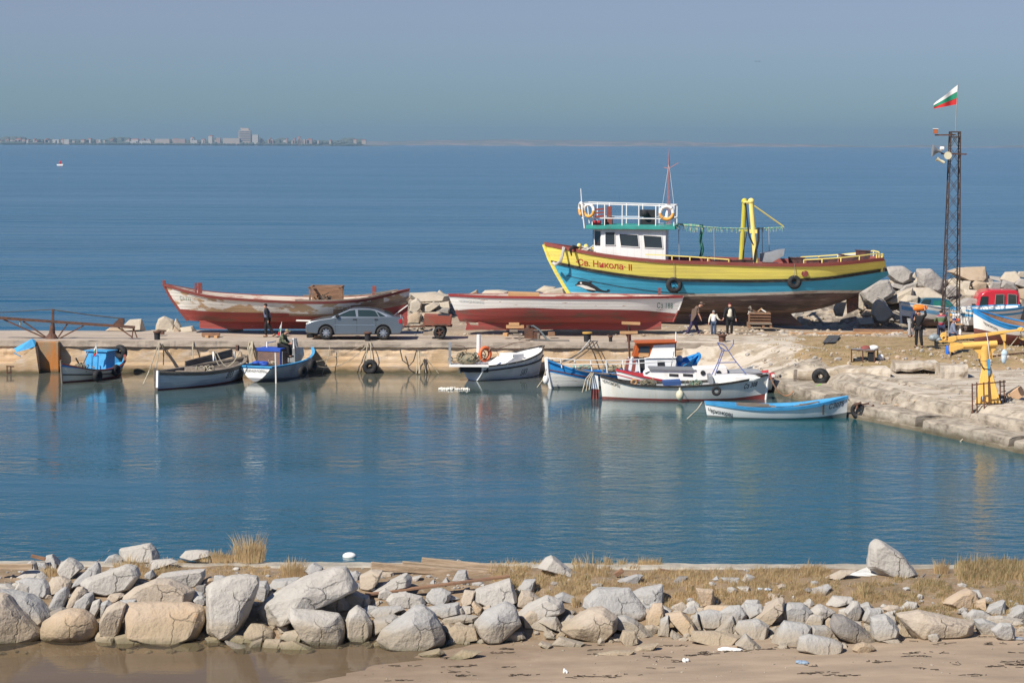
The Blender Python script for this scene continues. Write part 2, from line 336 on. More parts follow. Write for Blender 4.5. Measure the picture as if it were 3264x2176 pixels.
for j in range(190):
    Y = 112.8 - (112.8 - 62) * j / 189; ex = edge_x(Y)
    row = []
    for i in range(150):
        u = i / 149; X = ex + (44 - ex) * u ** 1.5
        z = land_z(X, Y) if i > 0 else -1.5
        row.append((X if i else ex - .02, Y, z))
    rows.append(row)
mb.grid(rows)
for k, f in enumerate(mb.f):
    c = sum((mb.v[i] for i in f), Vector()) / 4
    j = nz3(c.x * .5, c.y * .5)
    pad = c.y < 102.5 + j or (c.y > 106 - (c.x - 9) * .5 and c.x < 13 + j * 2) or c.x < edge_x(c.y) + 2.2
    mb.m[k] = 1 if pad else 0
    if c.x < edge_x(c.y) + 2.7 and c.y < 104: mb.m[k] = 2
jb_m = mat('jetty_beam', (.40, .35, .28), (.25, .21, .165), amt=.5, soft=.12, sc1=1.3, st=(1, 1, 1.5), rough=.95, bump=.8, bsc=10, vary=.2, vsc=1, col3=(.13, .11, .085), amt3=.22, sc3=2.6, band=[(.20, .10, (.09, .075, .045), .85)])
tag(mb.build('shore_ground', [bank_m, slab_m, jb_m], smooth=True, fix=False), kind='structure')
def land_at(px, py, lo=70.0, hi=127.0):
    d = ray(px, py); o = Vector((0, 0, CZ)); Y = lo
    while Y < hi:
        p = o + d * (Y / d.y)
        h = land_z(p.x, p.y) if (p.x > edge_x(p.y) or p.y > 112.6) else (QZ if p.y > QY else 0)
        if p.z <= h: return Vector((p.x, p.y, h))
        Y += .05
    return o + d * (hi / d.y)
# ================================================================ BOATS
def lp(root, px, py, ly):
    """where the sight line of a pixel meets the plane y=ly of a thing (local coordinates)"""
    M = WM[root.name].inverted(); o = M @ Vector((0, 0, CZ)); d = M.to_3x3() @ ray(px, py)
    return o + d * ((ly - o.y) / d.y)
class Hull:
    def __init__(s, L, sheer, keel, beam, pw, rb=.4, rs=.1):
        s.L, s.sh, s.ke, s.be, s.pw, s.rb, s.rs = L, sheer, keel, beam, pw, rb, rs
    def S(s, u): return cr(s.sh, u)
    def K(s, u): return cr(s.ke, u)
    def P(s, u, v, side=1, ins=0.0):
        v = min(max(v, 0), 1); k, t = s.K(u), s.S(u)
        x = s.L / 2 - s.L * u - s.rb * (1 - v) ** 1.25 * (1 - u) ** 5 + s.rs * (1 - v) * u ** 5
        y = max(0, cr(s.be, u)) * v ** cr(s.pw, u)
        return Vector((x, side * max(0, y - ins), k + (t - k) * v))
    def at(s, x, z, side=1, out=.015):
        lo, hi = 0.0, 1.0
        for _ in range(22):
            u = (lo + hi) / 2; k, t = s.K(u), s.S(u); v = (z - k) / max(.01, t - k)
            if s.P(u, v).x > x: lo = u
            else: hi = u
        p = s.P(u, v, side); return Vector((x, p.y + side * out, z))
    def shell(s, bands, N=80, sub=8, over=None, tmi=None):
        """bands: [(z list along the hull, material index), ...] from keel up, last one is the sheer (None)"""
        mb = MB()
        def vrows(u):
            k, t = s.K(u), s.S(u); vs = [0.0]
            for zl, mi in bands:
                e = 1.0 if zl is None else min(1, max(vs[-1], (cr(zl, u) - k) / max(.01, t - k)))
                b = vs[-1]; vs += [b + (e - b) * j / sub for j in range(1, sub + 1)]
            return vs
        ends = {}
        for side in (1, -1):
            rows = []
            for i in range(N + 1):
                u = i / N; u = u + .0 ; rows.append([s.P(u, v, side) for v in vrows(u)])
            base = len(mb.f); mb.grid(rows); n = len(rows[0]) - 1; ends[side] = rows[-1]
            for f in range(base, len(mb.f)):
                i, k = divmod(f - base, n); mi = bands[k // sub][1]
                if over: mi = over((i + .5) / N, k // sub, mi, k % sub)
                mb.m[f] = mi
        if s.be[-1] > .03:
            b = len(mb.v); n = len(ends[1]); mb.v += ends[1] + ends[-1]
            for k in range(n - 1):
                mb.f.append([b + k, b + k + 1, b + n + k + 1, b + n + k]); mb.m.append(bands[k // sub][1] if tmi is None else tmi[k // sub])
        return mb
    def strip(s, zf, h, out=.04, ins=.0, sides=(1, -1), u0=0, u1=1, N=44, mb=None, top=False):
        """raised strake following the hull: zf(u) is its lower edge"""
        mb = mb or MB()
        for side in sides:
            rows = []
            for i in range(N + 1):
                u = u0 + (u1 - u0) * i / N; k, t = s.K(u), s.S(u); z = zf(u); r = []
                for zz, o in ((z, -.02 - ins), (z, out), (z + h, out), (z + h, -.02 - ins)):
                    v = min(1, max(0, (zz - k) / max(.01, t - k))); p = s.P(u, v); r.append(Vector((p.x + (o * .6 if u < .02 else 0), side * max(0, p.y + o) if side else 0, zz)))
                r.append(r[0].copy()); rows.append(r)
            mb.grid(rows)
            for rr in (rows[0], rows[-1]): mb.add(rr[:4], [(0, 1, 2, 3)])
        return mb
    def inner(s, drop, ins=.06, N=30, u0=.03, u1=.97):
        """inside of an open hull with its floor `drop` below the sheer"""
        mb = MB(); lo = lambda u: max(.02, 1 - drop / max(.05, s.S(u) - s.K(u)))
        for side in (1, -1):
            rows = []
            for i in range(N + 1):
                u = u0 + (u1 - u0) * i / N; a = lo(u); rows.append([s.P(u, 1 - (1 - a) * j / 4, side, ins) for j in range(5)] + [Vector((s.P(u, a).x, 0, s.P(u, a).z))])
            mb.grid(rows)
        return mb
    def deck(s, drop, u0, u1, N=20, camber=.05, ins=.03):
        mb = MB(); rows = []
        for i in range(N + 1):
            u = u0 + (u1 - u0) * i / N; v = 1 - drop / max(.05, s.S(u) - s.K(u)); p = s.P(u, v, 1, ins)
            rows.append([Vector((p.x, p.y * c, p.z + camber * (1 - c * c))) for c in (-1, -.6, -.2, .2, .6, 1)])
        return mb.grid(rows)
def keel(h, root, m, u0, u1, d=.32, w=.16):
    us = [u0 + (u1 - u0) * i / 16 for i in range(17)]; mb = MB(); rows = []
    for u in us: p = h.P(u, 0); rows.append([(p.x, -w / 2, p.z + .06), (p.x, -w / 2, p.z - d), (p.x, w / 2, p.z - d), (p.x, w / 2, p.z + .06)])
    mb.grid(rows); mb.add(rows[0], [(0, 1, 2, 3)]); mb.add(rows[-1], [(0, 1, 2, 3)]); return mb.build('keel', m, root)
def writing(txt, mapf, size, m, parent, name='lettering', shear=0, spacing=1.0, bold=.012):
    cu = bpy.data.curves.new('txt', 'FONT'); cu.body = txt; cu.size = size; cu.space_character = spacing; cu.shear = shear; cu.offset = bold * size; cu.resolution_u = 2
    o = bpy.data.objects.new('txt', cu); COL.objects.link(o); dg = bpy.context.evaluated_depsgraph_get(); dg.update()
    me = bpy.data.meshes.new_from_object(o.evaluated_get(dg)); bpy.data.objects.remove(o)
    bm = bmesh.new(); bm.from_mesh(me); bmesh.ops.triangulate(bm, faces=bm.faces); bmesh.ops.subdivide_edges(bm, edges=[e for e in bm.edges if e.calc_length() > .06 * size], cuts=2); bmesh.ops.triangulate(bm, faces=bm.faces); bm.to_mesh(me); bm.free()
    for v in me.vertices: v.co = mapf(v.co.x, v.co.y)
    me.materials.clear(); me.materials.append(m); me.name = name
    ob = bpy.data.objects.new(name, me); COL.objects.link(ob); ob.parent = parent; WM[ob.name] = WM[parent.name]; return ob
def hull_text(root, h, txt, p0, p1, hgt, m, side, shear=0, spacing=1.0, parent=None, bold=.012, size0=1.0):
    """writing from pixel p0 to pixel p1 (baseline ends), hgt = letter height in pixels; laid on the hull surface"""
    s0 = 1 if side > 0 else -1
    a = lp(root, *p0, side * abs(h.be[len(h.be) // 2]) * .85); b = lp(root, *p1, side * abs(h.be[len(h.be) // 2]) * .85)
    cu = bpy.data.curves.new('t', 'FONT'); cu.body = txt; cu.size = 1; cu.space_character = spacing; o = bpy.data.objects.new('t', cu); COL.objects.link(o)
    bpy.context.view_layer.update(); wd = o.dimensions.x; bpy.data.objects.remove(o)
    dist = abs(b.x - a.x); sx = dist / wd
    sy = hgt * abs(a.x - b.x) / max(1, abs(p1[0] - p0[0])) / .72
    dirx = -1 if side > 0 else 1
    def f(x, y):
        t = x * sx / dist; return h.at(a.x + dirx * x * sx + dirx * y * sy * shear, a.z + (b.z - a.z) * t + y * sy, side, .010)
    return writing(txt, f, 1, m, parent or root, bold=bold, spacing=spacing)
def boat_root(name, label, cat, bow, stern, z=0, group=None):
    bow, stern = Vector(bow[:2]), Vector(stern[:2]); c = (bow + stern) / 2; d = bow - stern
    return thing(name, label, cat, (c.x, c.y, z), math.atan2(d.y, d.x), group), d.length
# ---- paints
wood_dk = (.16, .12, .09); wood_gr = (.24, .21, .18)
M_white = mat('worn_white_paint', (.80, .78, .73), (.42, .28, .20), amt=.17, soft=.015, sc1=4, st=(.35, 1, 2.5), planks=.16, pc=.3, rough=.6, bump=.2, col3=(.55, .42, .28), amt3=-.05, sc3=5)
M_white2 = mat('clean_white_paint', (.80, .79, .76), (.62, .57, .48), amt=.1, soft=.12, sc1=1.4, st=(1, 1, .4), rough=.45, bump=.06, vary=.05)
M_peel = mat('peeling_white_paint', (.80, .77, .70), (.50, .34, .20), amt=.44, soft=.03, sc1=1.5, st=(.6, 1, 1.6), planks=.17, pc=.4, rough=.75, bump=.35, col3=(.50, .36, .22), amt3=.06, sc3=7)
M_bare = mat('bare_hull_wood', (.42, .31, .21), (.28, .19, .13), amt=.5, soft=.1, sc1=2.2, st=(.25, 1, 3), planks=.17, pc=.5, rough=.85, bump=.4, col3=(.66, .60, .52), amt3=.08, sc3=5)
M_red = mat('antifouling_red', (.30, .065, .055), (.19, .085, .065), amt=.35, soft=.06, sc1=2, st=(.4, 1, 2), planks=.2, pc=.2, rough=.75, bump=.25, col3=(.50, .30, .26), amt3=-.04, sc3=7)
M_maroon = mat('maroon_paint', (.23, .06, .05), (.20, .12, .09), amt=.25, soft=.05, sc1=3, st=(.4, 1, 2), rough=.65, bump=.2)
M_old = mat('weathered_bottom', (.17, .12, .11), (.10, .08, .07), amt=.5, soft=.08, sc1=1.3, st=(.25, 1, 2.5), planks=.2, pc=.5, rough=.9, bump=.4, col3=(.32, .26, .22), amt3=.2, sc3=3)
M_yellow = mat('yellow_hull_paint', (.86, .74, .16), (.74, .62, .17), amt=.25, soft=.1, sc1=1.5, st=(.3, 1, 3), planks=.17, pc=.28, rough=.6, bump=.2, vary=.06)
M_yel = simple('yellow_rail_paint', (.80, .66, .20), .55, sc1=5)
M_lblue = mat('light_blue_hull_paint', (.065, .40, .62), (.05, .31, .50), amt=.3, soft=.12, sc1=1.2, st=(.4, 1, 2), planks=.2, pc=.25, rough=.6, bump=.2, col3=(.16, .24, .16), amt3=-.06, sc3=4, vary=.08)
M_black = mat('tarred_strake', (.035, .033, .03), (.10, .085, .07), amt=.35, soft=.08, sc1=5, st=(.5, 1, 2), rough=.8, bump=.3)
M_wood = mat('grey_weathered_wood', (.27, .23, .19), (.17, .14, .11), amt=.5, soft=.12, sc1=3, st=(.4, 4, 4), rough=.9, bump=.4, bsc=20)
M_woodb = mat('brown_wood', (.30, .17, .10), (.19, .11, .07), amt=.5, soft=.12, sc1=3, st=(.5, 3, 3), rough=.85, bump=.3)
M_ply = mat('plywood', (.56, .33, .16), (.46, .27, .13), amt=.5, soft=.15, sc1=2, rough=.8, bump=.15)
M_blue = mat('bright_blue_paint', (.03, .26, .62), (.02, .20, .48), amt=.35, soft=.1, sc1=3, rough=.5, bump=.1, vary=.08)
M_sky = mat('sky_blue_paint', (.07, .34, .62), (.05, .26, .50), amt=.35, soft=.1, sc1=3, rough=.5, bump=.1, vary=.08)
M_grey = mat('pale_grey_paint', (.66, .69, .70), (.54, .56, .56), amt=.4, soft=.1, sc1=2, st=(.4, 1, 2), planks=.15, pc=.25, rough=.7, bump=.25)
M_rubber = mat('old_rubber', (.022, .022, .024), (.06, .055, .05), amt=.3, soft=.1, sc1=6, rough=.75, bump=.2)
M_rust = mat('rusty_steel', (.16, .075, .045), (.09, .055, .045), amt=.5, soft=.1, sc1=7, rough=.85, bump=.3, metal=.1)
M_dark = simple('dark_interior', (.025, .025, .028), .8)
M_glass = simple('dark_glass', (.03, .04, .05), .06, spec=.6, bump=0)
M_ink = simple('black_lettering', (.03, .03, .035), .7)
M_rope = mat('mooring_rope', (.45, .40, .30), (.30, .25, .19), amt=.4, sc1=8, rough=.95, bump=.4)
M_roped = mat('dark_rope', (.10, .085, .065), (.06, .05, .045), amt=.4, sc1=8, rough=.95)
M_orange = simple('orange_plastic', (.80, .16, .05), .5)
M_net = mat('fishing_net', (.30, .25, .17), (.13, .16, .12), amt=.4, sc1=9, rough=.98, bump=1, bsc=40)
M_tarp = simple('blue_tarpaulin', (.03, .09, .42), .55)
M_gmetal = mat('grey_sheet_metal', (.34, .36, .38), (.28, .27, .26), amt=.4, soft=.1, sc1=2, rough=.5, metal=.3, bump=.1)
M_steel = simple('white_pipe_paint', (.78, .77, .74), .45)
M_teal = mat('green_painted_wood', (.04, .30, .26), (.06, .22, .19), amt=.3, soft=.1, sc1=4, rough=.6)
def rect_on(root, pts, ly, th=.03):
    """polygon traced on the plane y=ly of a thing, th thick"""
    return MB().prism([lp(root, x, y, ly) for x, y in pts], (0, -th if ly > 0 else th, 0))
def tyre(c, Ro, r, ax, label, group=None, hub=None, parent=None):
    mb = MB().torus((0, 0, 0), Ro - r, r, ax, 28, 10, flat=1.15)
    o = mb.build('tyre', M_rubber, smooth=True); o.location = c; tag(o, label, 'tyre', group); return o
def rope(pts, r, label, m=None, group=None, name='mooring_rope', cat='rope', n=5):
    o = MB().tube(pts, r, n).build(name, m or M_rope, base=pts[0], smooth=True); return tag(o, label, cat, group)
# =============================================================== the yellow and blue trawler
a, b = W(1736, 779, 120.3), W(2815, 820, 118.3)
T, L = boat_root('trawler', 'large wooden fishing trawler painted yellow over light blue, hauled out on the yard', 'trawler', a, b)
def zy(lst, Y): return [W(1632, y - 457.5 + 458.5 + 0, yy).z for y, yy in zip(lst, Y)]
def zlist(pts, Y): return [W(px, py, Y).z for px, py in pts]
def zl(ys, px0, px1, Ys): n = len(ys) - 1; return [W(px0 + (px1 - px0) * i / n, y, Ys[i] if isinstance(Ys, list) else Ys).z for i, y in enumerate(ys)]
YT = [120.2, 118.2, 117.2, 116.9, 116.7, 116.9, 118.0]
h = Hull(L, zl([779, 813, 833, 840, 845, 843, 825], 1736, 2815, YT), [1.9, 1.95, 2.05, 2.1, 2.1, 2.1, 2.15, 2.75, 4.1],
         [.03, 1.25, 2.1, 2.45, 2.5, 2.5, 2.4, 2.05, 1.15], [1.0, .8, .5, .36, .33, .33, .36, .5, .7], rb=2.0, rs=-.3)
zye = zl([832, 866, 887, 893, 893, 884, 856], 1736, 2815, YT)
zwt = zl([930, 938, 941, 938, 933, 926, 930], 1736, 2815, YT)
h.shell([([z - .14 for z in zwt], 0), (zwt, 1), (zye, 2), (None, 3)], N=60, over=lambda u, b_, mi, j: mi).build('hull', [M_old, mat('faded_white_line', (.60, .57, .50), (.36, .28, .22), amt=.35, sc1=3, st=(.3, 1, 2)), M_lblue, M_yellow], T, smooth=True)
h.strip(lambda u: cr(zye, u) - .11, .15, .06).build('rub_rail', M_black, T); MB().prism([(h.L / 2 - 1.9, 0, 2.3), (-h.L * .22, 0, 2.3), (-h.L * .27, 0, 1.5), (h.L / 2 - 2.6, 0, 1.5)], (0, .2, 0)).build('keel', M_old, T)
mbx = h.strip(lambda u: h.S(u) - .06, .17, .05, ins=.10); mbx.build('gunwale', M_maroon, T)
h.strip(lambda u: cr(zye, u) - .62 - .25 * u, .03, .012, u0=.03, u1=.45).build('seam', M_black, T)
h.deck(.55, .03, .985, 30).build('deck', M_woodb, T)
mbx = MB().tube([h.P(0, v) + Vector((.04, 0, 0)) for v in (0, .2, .4, .6, .8, 1)], .10, 6); mbx.build('stem_post', M_yellow, T)
mbx = h.inner(.55, .12, u0=.04, u1=.97); mbx.build('bulwark_lining', M_maroon, T)
hull_text(T, h, '·Св. Никола· II', (1826, 848), (2011, 862), 20, simple('red_lettering', (.50, .06, .04), .6), 1, bold=.012, spacing=.95)
Z4 = lambda x, y: (1700 + x * .2806, 560 + y * .2806)
Z5 = lambda x, y: (2240 + x * .3444, 560 + y * .3444)
def decal(root, h, pts, m, name, side=1, out=.018, sub=3):
    bm = bmesh.new(); P3 = []
    for x, y in pts: p = lp(root, x, y, side * h.be[1]); P3.append((p.x, 0, p.z))
    f = bm.faces.new([bm.verts.new(p) for p in P3]); r = bmesh.ops.triangulate(bm, faces=[f])
    bmesh.ops.subdivide_edges(bm, edges=bm.edges[:], cuts=sub, use_grid_fill=True)
    me = bpy.data.meshes.new(name); 
    for v in bm.verts: v.co = h.at(v.co.x, v.co.z, side, out)
    bm.to_mesh(me); bm.free(); me.materials.append(m); o = bpy.data.objects.new(name, me); COL.objects.link(o); o.parent = root; return o
dol = decal(T, h, [Z4(*p) for p in [(450, 1255), (480, 1235), (490, 1215), (520, 1203), (570, 1205), (610, 1212), (660, 1208), (640, 1225), (680, 1250), (720, 1275), (760, 1300), (800, 1313), (830, 1312), (832, 1297), (862, 1298), (858, 1318), (820, 1330), (770, 1328), (700, 1318), (665, 1330), (640, 1325), (600, 1318), (575, 1300), (520, 1275), (480, 1265)]], M_ink, 'painted_dolphin')
bel = decal(T, h, [Z4(*p) for p in [(462, 1258), (540, 1250), (600, 1263), (680, 1295), (700, 1311), (640, 1304), (580, 1298), (520, 1274), (485, 1264)]], M_white2, 'painted_belly', out=.03)
decal(T, h, [Z4(525 + 14 * math.cos(k), 1228 + 12 * math.sin(k)) for k in (0, 1, 2, 3, 4, 5)], M_white2, 'painted_eye', out=.03, sub=1)
for o_ in list(T.children):
    if o_.name.startswith(('painted_belly', 'painted_eye')): o_.parent = dol
# wheelhouse
ZC = lambda x, y: (1840 + x * .1403, 630 + y * .1403)
hy = 1.35; xa = lp(T, 1917, 735, hy).x; xb = lp(T, 2122, 735, hy).x; zt = lp(T, 2000, 731, hy).z; zb = 4.5
plan = [(xb, hy), (xa, hy), (xa + .42, .72), (xa + .55, 0), (xa + .42, -.72), (xa, -hy), (xb, -hy)]
MBc = MB().prism([(x, y, zb) for x, y in plan], (0, 0, zt - zb)); wh = MBc.build('wheelhouse', mat('white_wheelhouse_boards', (.78, .78, .76), (.70, .68, .64), amt=.3, soft=.1, sc1=1.2, rough=.5, bump=.1, vary=.04, planks=.35, pc=.12, paxis='X'), T)
def pane(pts, root, par, ly, th=.03, fr=.035):
    P3 = [lp(root, x, y, ly) for x, y in pts]; s = 1 if ly > 0 else -1
    o = MB().prism([p + Vector((0, s * .012, 0)) for p in P3], (0, -.04 * s, 0)).build('window', M_glass, par)
    f = MB()
    for i in range(len(P3)): f.bar(P3[i] + Vector((0, s * .02, 0)), P3[(i + 1) % len(P3)] + Vector((0, s * .02, 0)), fr, .03)
    f.build('frame', M_steel, o) if False else f.build('window_frame', M_steel, par); return o
for pts in ([(632, 778), (857, 776), (860, 1082), (635, 1080)], [(948, 818), (1377, 840), (1407, 1125), (988, 1100)], [(1500, 850), (1917, 880), (1945, 1155), (1530, 1135)]):
    pane([ZC(*p) for p in pts], T, wh, hy)
zw0, zw1 = lp(T, 1900, 783, hy).z, lp(T, 1900, 737, hy).z
for (p, q) in ((plan[1], plan[2]), (plan[2], plan[3]), (plan[3], plan[4]), (plan[4], plan[5])):
    p, q = Vector((*p, 0)), Vector((*q, 0)); e = (q - p); n_ = Vector((e.y, -e.x, 0)).normalized(); n_ = n_ if n_.x > 0 else -n_
    A, B_ = p + e * .12 + n_ * .012, p + e * .88 + n_ * .012
    MB().prism([Vector((A.x, A.y, zw0)), Vector((B_.x, B_.y, zw0)), Vector((B_.x, B_.y, zw1)), Vector((A.x, A.y, zw1))], -n_ * .03).build('window', M_glass, wh)
x0, x1 = lp(T, 1868, 727, 1.6).x, lp(T, 2152, 727, 1.6).x
MB().box(((x0 + x1) / 2, 0, zt + .10), (abs(x1 - x0), 3.2, .19)).build('roof', M_teal, T, bevel=.02)
rl = MB(); zr = zt + .19; zmid = lp(T, 1983, 696, 1.5).z; xs = [lp(T, x, 690, 1.5).x for x in (1862, 1888, 1927, 1983, 2036, 2090, 2148)]
ztop = lambda x: zr + 1.08 - .10 * (xs[0] - x) / (xs[0] - xs[-1])
for sy in (1.5, -1.5):
    for k, x in enumerate(xs): rl.bar((x, sy, zr), (x + (.12 if k in (0,) else 0), sy, ztop(x)), .045)
    rl.bar((xs[0] + .1, sy, ztop(xs[0])), (xs[-1], sy, ztop(xs[-1])), .05); rl.bar((xs[1], sy, zmid), (xs[-1], sy, zmid), .045)
for x in (xs[0] + .1, xs[-1]): rl.bar((x, -1.5, ztop(x)), (x, 1.5, ztop(x)), .05); rl.bar((x, -1.5, zmid), (x, 1.5, zmid), .045)
rl.build('upper_railing', M_steel, T)
p, q = lp(T, 1863, 728, 1.62), lp(T, 1851, 601, 1.62); MB().tube([p, lp(T, 1855, 660, 1.62), q], [.035, .03, .02], 6).build('whip_antenna', M_steel, T)
mm = MB(); mast_x = lp(T, 2131, 655, 0).x; zt2 = lp(T, 2127, 470, 0).z; z0 = zr
for dx, dy in ((-.09, -.09), (.09, -.09), (0, .1)): mm.tube([(mast_x + dx, dy, z0), (mast_x + dx * .3, dy * .3, zt2 - .9), (mast_x, 0, zt2)], [.016, .014, .006], 5)
for k in range(14):
    z_ = z0 + .25 * k; s_ = 1 - .05 * k; mm.bar((mast_x - .09 * s_, -.09 * s_, z_), (mast_x + .09 * s_, -.09 * s_, z_ + .22), .018); mm.bar((mast_x + .09 * s_, -.09 * s_, z_), (mast_x, .1 * s_, z_ + .22), .018)
zc = lp(T, 2130, 537, 0).z; mm.bar((mast_x, 0, zc), lp(T, 2162, 519, 0), .03); mm.bar((mast_x + .25, 0, zc + .05), (mast_x, 0, zc), .04)
mm.build('lattice_mast', simple('faded_red_paint', (.42, .19, .19), .7), T)
mm = MB()
for dx, sy in ((-.3, .35), (.3, .3)): mm.tube([(mast_x, 0, zt2 - .8), (mast_x - dx * 1.0, sy, zr + .9)], .008, 4)
mm.build('mast_stay', M_steel, T)
MB().box(lp(T, 1902, 712, 1.1), (.42, .35, .28)).build('red_tank', simple('red_plastic', (.42, .03, .04), .5), T, bevel=.04)
mm = MB()
for py in (667, 678, 689): mm.box(lp(T, 1911, py, .2), (.5, .05, .09), ry=.1)
for px in (1897, 1925): mm.box(lp(T, px, 685, .2), (.05, .05, .75))
mm.box(lp(T, 1911, 694, .5), (.5, .5, .05)); mm.build('wooden_chair', M_maroon, T)
mm = MB().box(lp(T, 1938, 708, -.2), (.45, .5, .45)).box(lp(T, 1942, 675, -.6), (.25, .06, .55)); mm.build('instrument_box', M_maroon, T, bevel=.01)
mm = MB().box(lp(T, 2066, 680, -.3), (.8, .5, .36)).box(lp(T, 2066, 708, -.3), (.78, .5, .36)).ball(lp(T, 2055, 680, .1), .18); mm.build('winch', M_dark, T, bevel=.02)
MB().box(lp(T, 2016, 692, -.9), (3.0, .3, .04)).build('bench_plank', simple('pale_blue_plank', (.30, .42, .58), .6), T)
mm = MB().ball(lp(T, 2126, 690, .8), (.09, .09, .3)).box(lp(T, 2108, 716, .6), (.25, .3, .15)); mm.build('searchlight', M_steel, T, smooth=True)
# foredeck
for px, py, r_ in ((1846, 783, .11), (1868, 786, .12), (1893, 790, .10)):
    p = lp(T, px, py, .3); mm = MB().ball(p, (r_, r_, r_ * 1.1)).cyl(p - Vector((0, 0, .7)), p, .06); mm.build('mooring_bitt', M_yel, T, smooth=True)
mm = MB(); random.seed(4)
for k in range(16):
    p = lp(T, 1878 + random.uniform(-22, 22), 800 + random.uniform(-8, 8), .6); mm.torus(p, random.uniform(.15, .32), .03, (random.uniform(-1, 1), random.uniform(-.4, .4), 1), 14, 5)
mm.build('rope_heap', simple('pale_rope', (.5, .48, .44), .9), T, smooth=True)
mm = MB()
for k in range(5):
    ps = [lp(T, x + random.uniform(-3, 3), y + random.uniform(-2, 2), ly) for x, y, ly in ((1802, 792, .5), (1797, 790, .85), (1793, 815, .95), (1788, 832, .9), (1772, 843, .75), (1764, 838, .55))]; mm.tube(ps, .05, 6)
mm.build('bow_rope_bundle', simple('grey_rope_bundle', (.48, .46, .44), .95), T, smooth=True)
mm = MB().tube([lp(T, 1845, 790, .9), lp(T, 1828, 786, 1.1), lp(T, 1818, 795, 1.35), lp(T, 1822, 815, 1.3)], [.05, .09, .08, .03], 6); mm.build('anchor_fluke', M_dark, T)
# rails and aft deck
mm = MB(); pr = [(2056, 811), (2087, 812), (2142, 815), (2199, 818), (2256, 822), (2323, 827)]
for i in range(len(pr) - 1): mm.bar(lp(T, *pr[i], 2.35), lp(T, *pr[i + 1], 2.35), .05)
for x, y in pr[2:]: p = lp(T, x, y, 2.35); mm.bar(p, (p.x, p.y, p.z - .4), .05)
mm.build('waist_rail', M_yel, T)
mm = MB(); pa = [(2562, 828, 2.3), (2620, 825, 2.25), (2680, 821, 2.05), (2739, 815, 1.7), (2794, 808, 1.2), (2812, 812, .95)]
for sd_, ox_, oy_ in ((1, 0, 0), (-1, -10, -9)):
    mm = MB()
    for i in range(len(pa) - 1): mm.bar(lp(T, pa[i][0] + ox_, pa[i][1] + oy_, sd_ * pa[i][2]), lp(T, pa[i + 1][0] + ox_, pa[i + 1][1] + oy_, sd_ * pa[i + 1][2]), .05)
    for x, y, l_ in pa: p = lp(T, x + ox_, y + oy_, sd_ * l_); mm.bar(p, (p.x, p.y, p.z - .3), .05)
    mm.build('stern_rail', M_yel, T)

p = lp(T, 2812, 811, .8); MB().tube([p + Vector((0, 0, .05)), p - Vector((0, 0, .85))], .07, 8).build('stern_post', M_yel, T)
e0, e1 = h.P(1, .985, 1), h.P(1, .55, 1); mm = MB().prism([Vector((e0.x - .02, .95, e0.z)), Vector((e0.x - .02, -.95, e0.z)), Vector((e0.x - .02, -.7, e0.z - .62)), Vector((e0.x - .02, .7, e0.z - .62))], (-.04, 0, 0)); mm.build('transom_plate', M_gmetal, T)
random.seed(8); mm = MB()
for px, py, w_, hh_ in ((2530, 838, .5, .5), (2552, 836, .4, .45), (2590, 838, .6, .3), (2640, 834, .9, .35), (2700, 826, .8, .4), (2750, 815, .7, .5), (2300, 836, .9, .25), (2345, 838, .8, .25), (2385, 838, .5, .3)):
    c = lp(T, px, py, .5 + random.uniform(-.5, .5)); mm.box(c, (w_, .5, hh_), ry=random.uniform(-.1, .1)); mm.box(c + Vector((0, 0, hh_ / 2)), (w_ * 1.1, .55, .04), ry=random.uniform(-.1, .1))
mm.build('deck_gear', mat('deck_gear_brown', (.12, .05, .045), (.05, .035, .035), amt=.5, sc1=4, rough=.8), T)
MB().box(lp(T, 2456, 839, .9), (.75, .5, .08)).build('white_lid', M_white2, T)
MB().box(lp(T, 2699, 812, .2), (.9, .5, .04), ry=.06).build('table_top', M_white2, T)
c = lp(T, 2565, 872, 2.45); cc = h.at(c.x, c.z, 1, .02); mm = MB().torus(cc, .13, .035, (0, 1, 0), 18, 6).ball(cc, (.12, .02, .12)); mm.build('hawse_ring', M_maroon, T, smooth=True)
# gallows, awning line, canopy
for p, q, ly, nm, m_ in (((2363, 829), (2373, 645), -1.6, 'gallows_post', simple('olive_yellow_paint', (.52, .46, .06), .6)), ((2410, 842), (2394, 645), 1.6, 'gallows_post', M_yel)):
    A, B_ = lp(T, *p, ly), lp(T, *q, ly); mm = MB().tube([A, A.lerp(B_, .5), B_], [.14, .125, .12], 10).ball(B_ + Vector((0, 0, .05)), .16); d_ = A.lerp(B_, .53); mm.box(d_, (.42, .2, .18)); mm.build(nm, m_, T, smooth=False)
A, B_ = lp(T, 2373, 646, -1.6), lp(T, 2394, 646, 1.6); MB().tube([A, B_], .09, 8).build('gallows_crossbeam', M_yel, T)
MB().tube([lp(T, 2402, 655, 1.6), lp(T, 2497, 722, .9)], .04, 6).build('stay_bar', M_yel, T)
mm = MB().tube([lp(T, 2154, 716, 1.0), lp(T, 2230, 722, 1.0), lp(T, 2300, 727, 1.0), lp(T, 2400, 729, 1.0), lp(T, 2500, 725, 1.0)], .03, 5)
mm.prism([lp(T, *p_, 1.0) for p_ in ((2154, 711), (2224, 715), (2240, 722), (2180, 722))], (0, -.04, 0))
random.seed(3)
for k in range(110):
    x = random.uniform(2156, 2500); y = 722 + 5 * math.sin((x - 2154) / 110); p = lp(T, x, y, 1.0); mm.bar(p, p + Vector((random.uniform(-.04, .04), 0, -random.uniform(.05, .26))), .022)
mm.build('net_line', mat('green_net_line', (.10, .33, .26), (.50, .46, .30), amt=.45, sc1=10, rough=.9), T)
mm = MB()
for (x, ya, yb) in ((2163, 727, 828), (2275, 728, 830), (2429, 726, 843), (2450, 728, 800)): mm.bar(lp(T, x, ya, 1.0), lp(T, x + 2, yb, 1.0), .035)
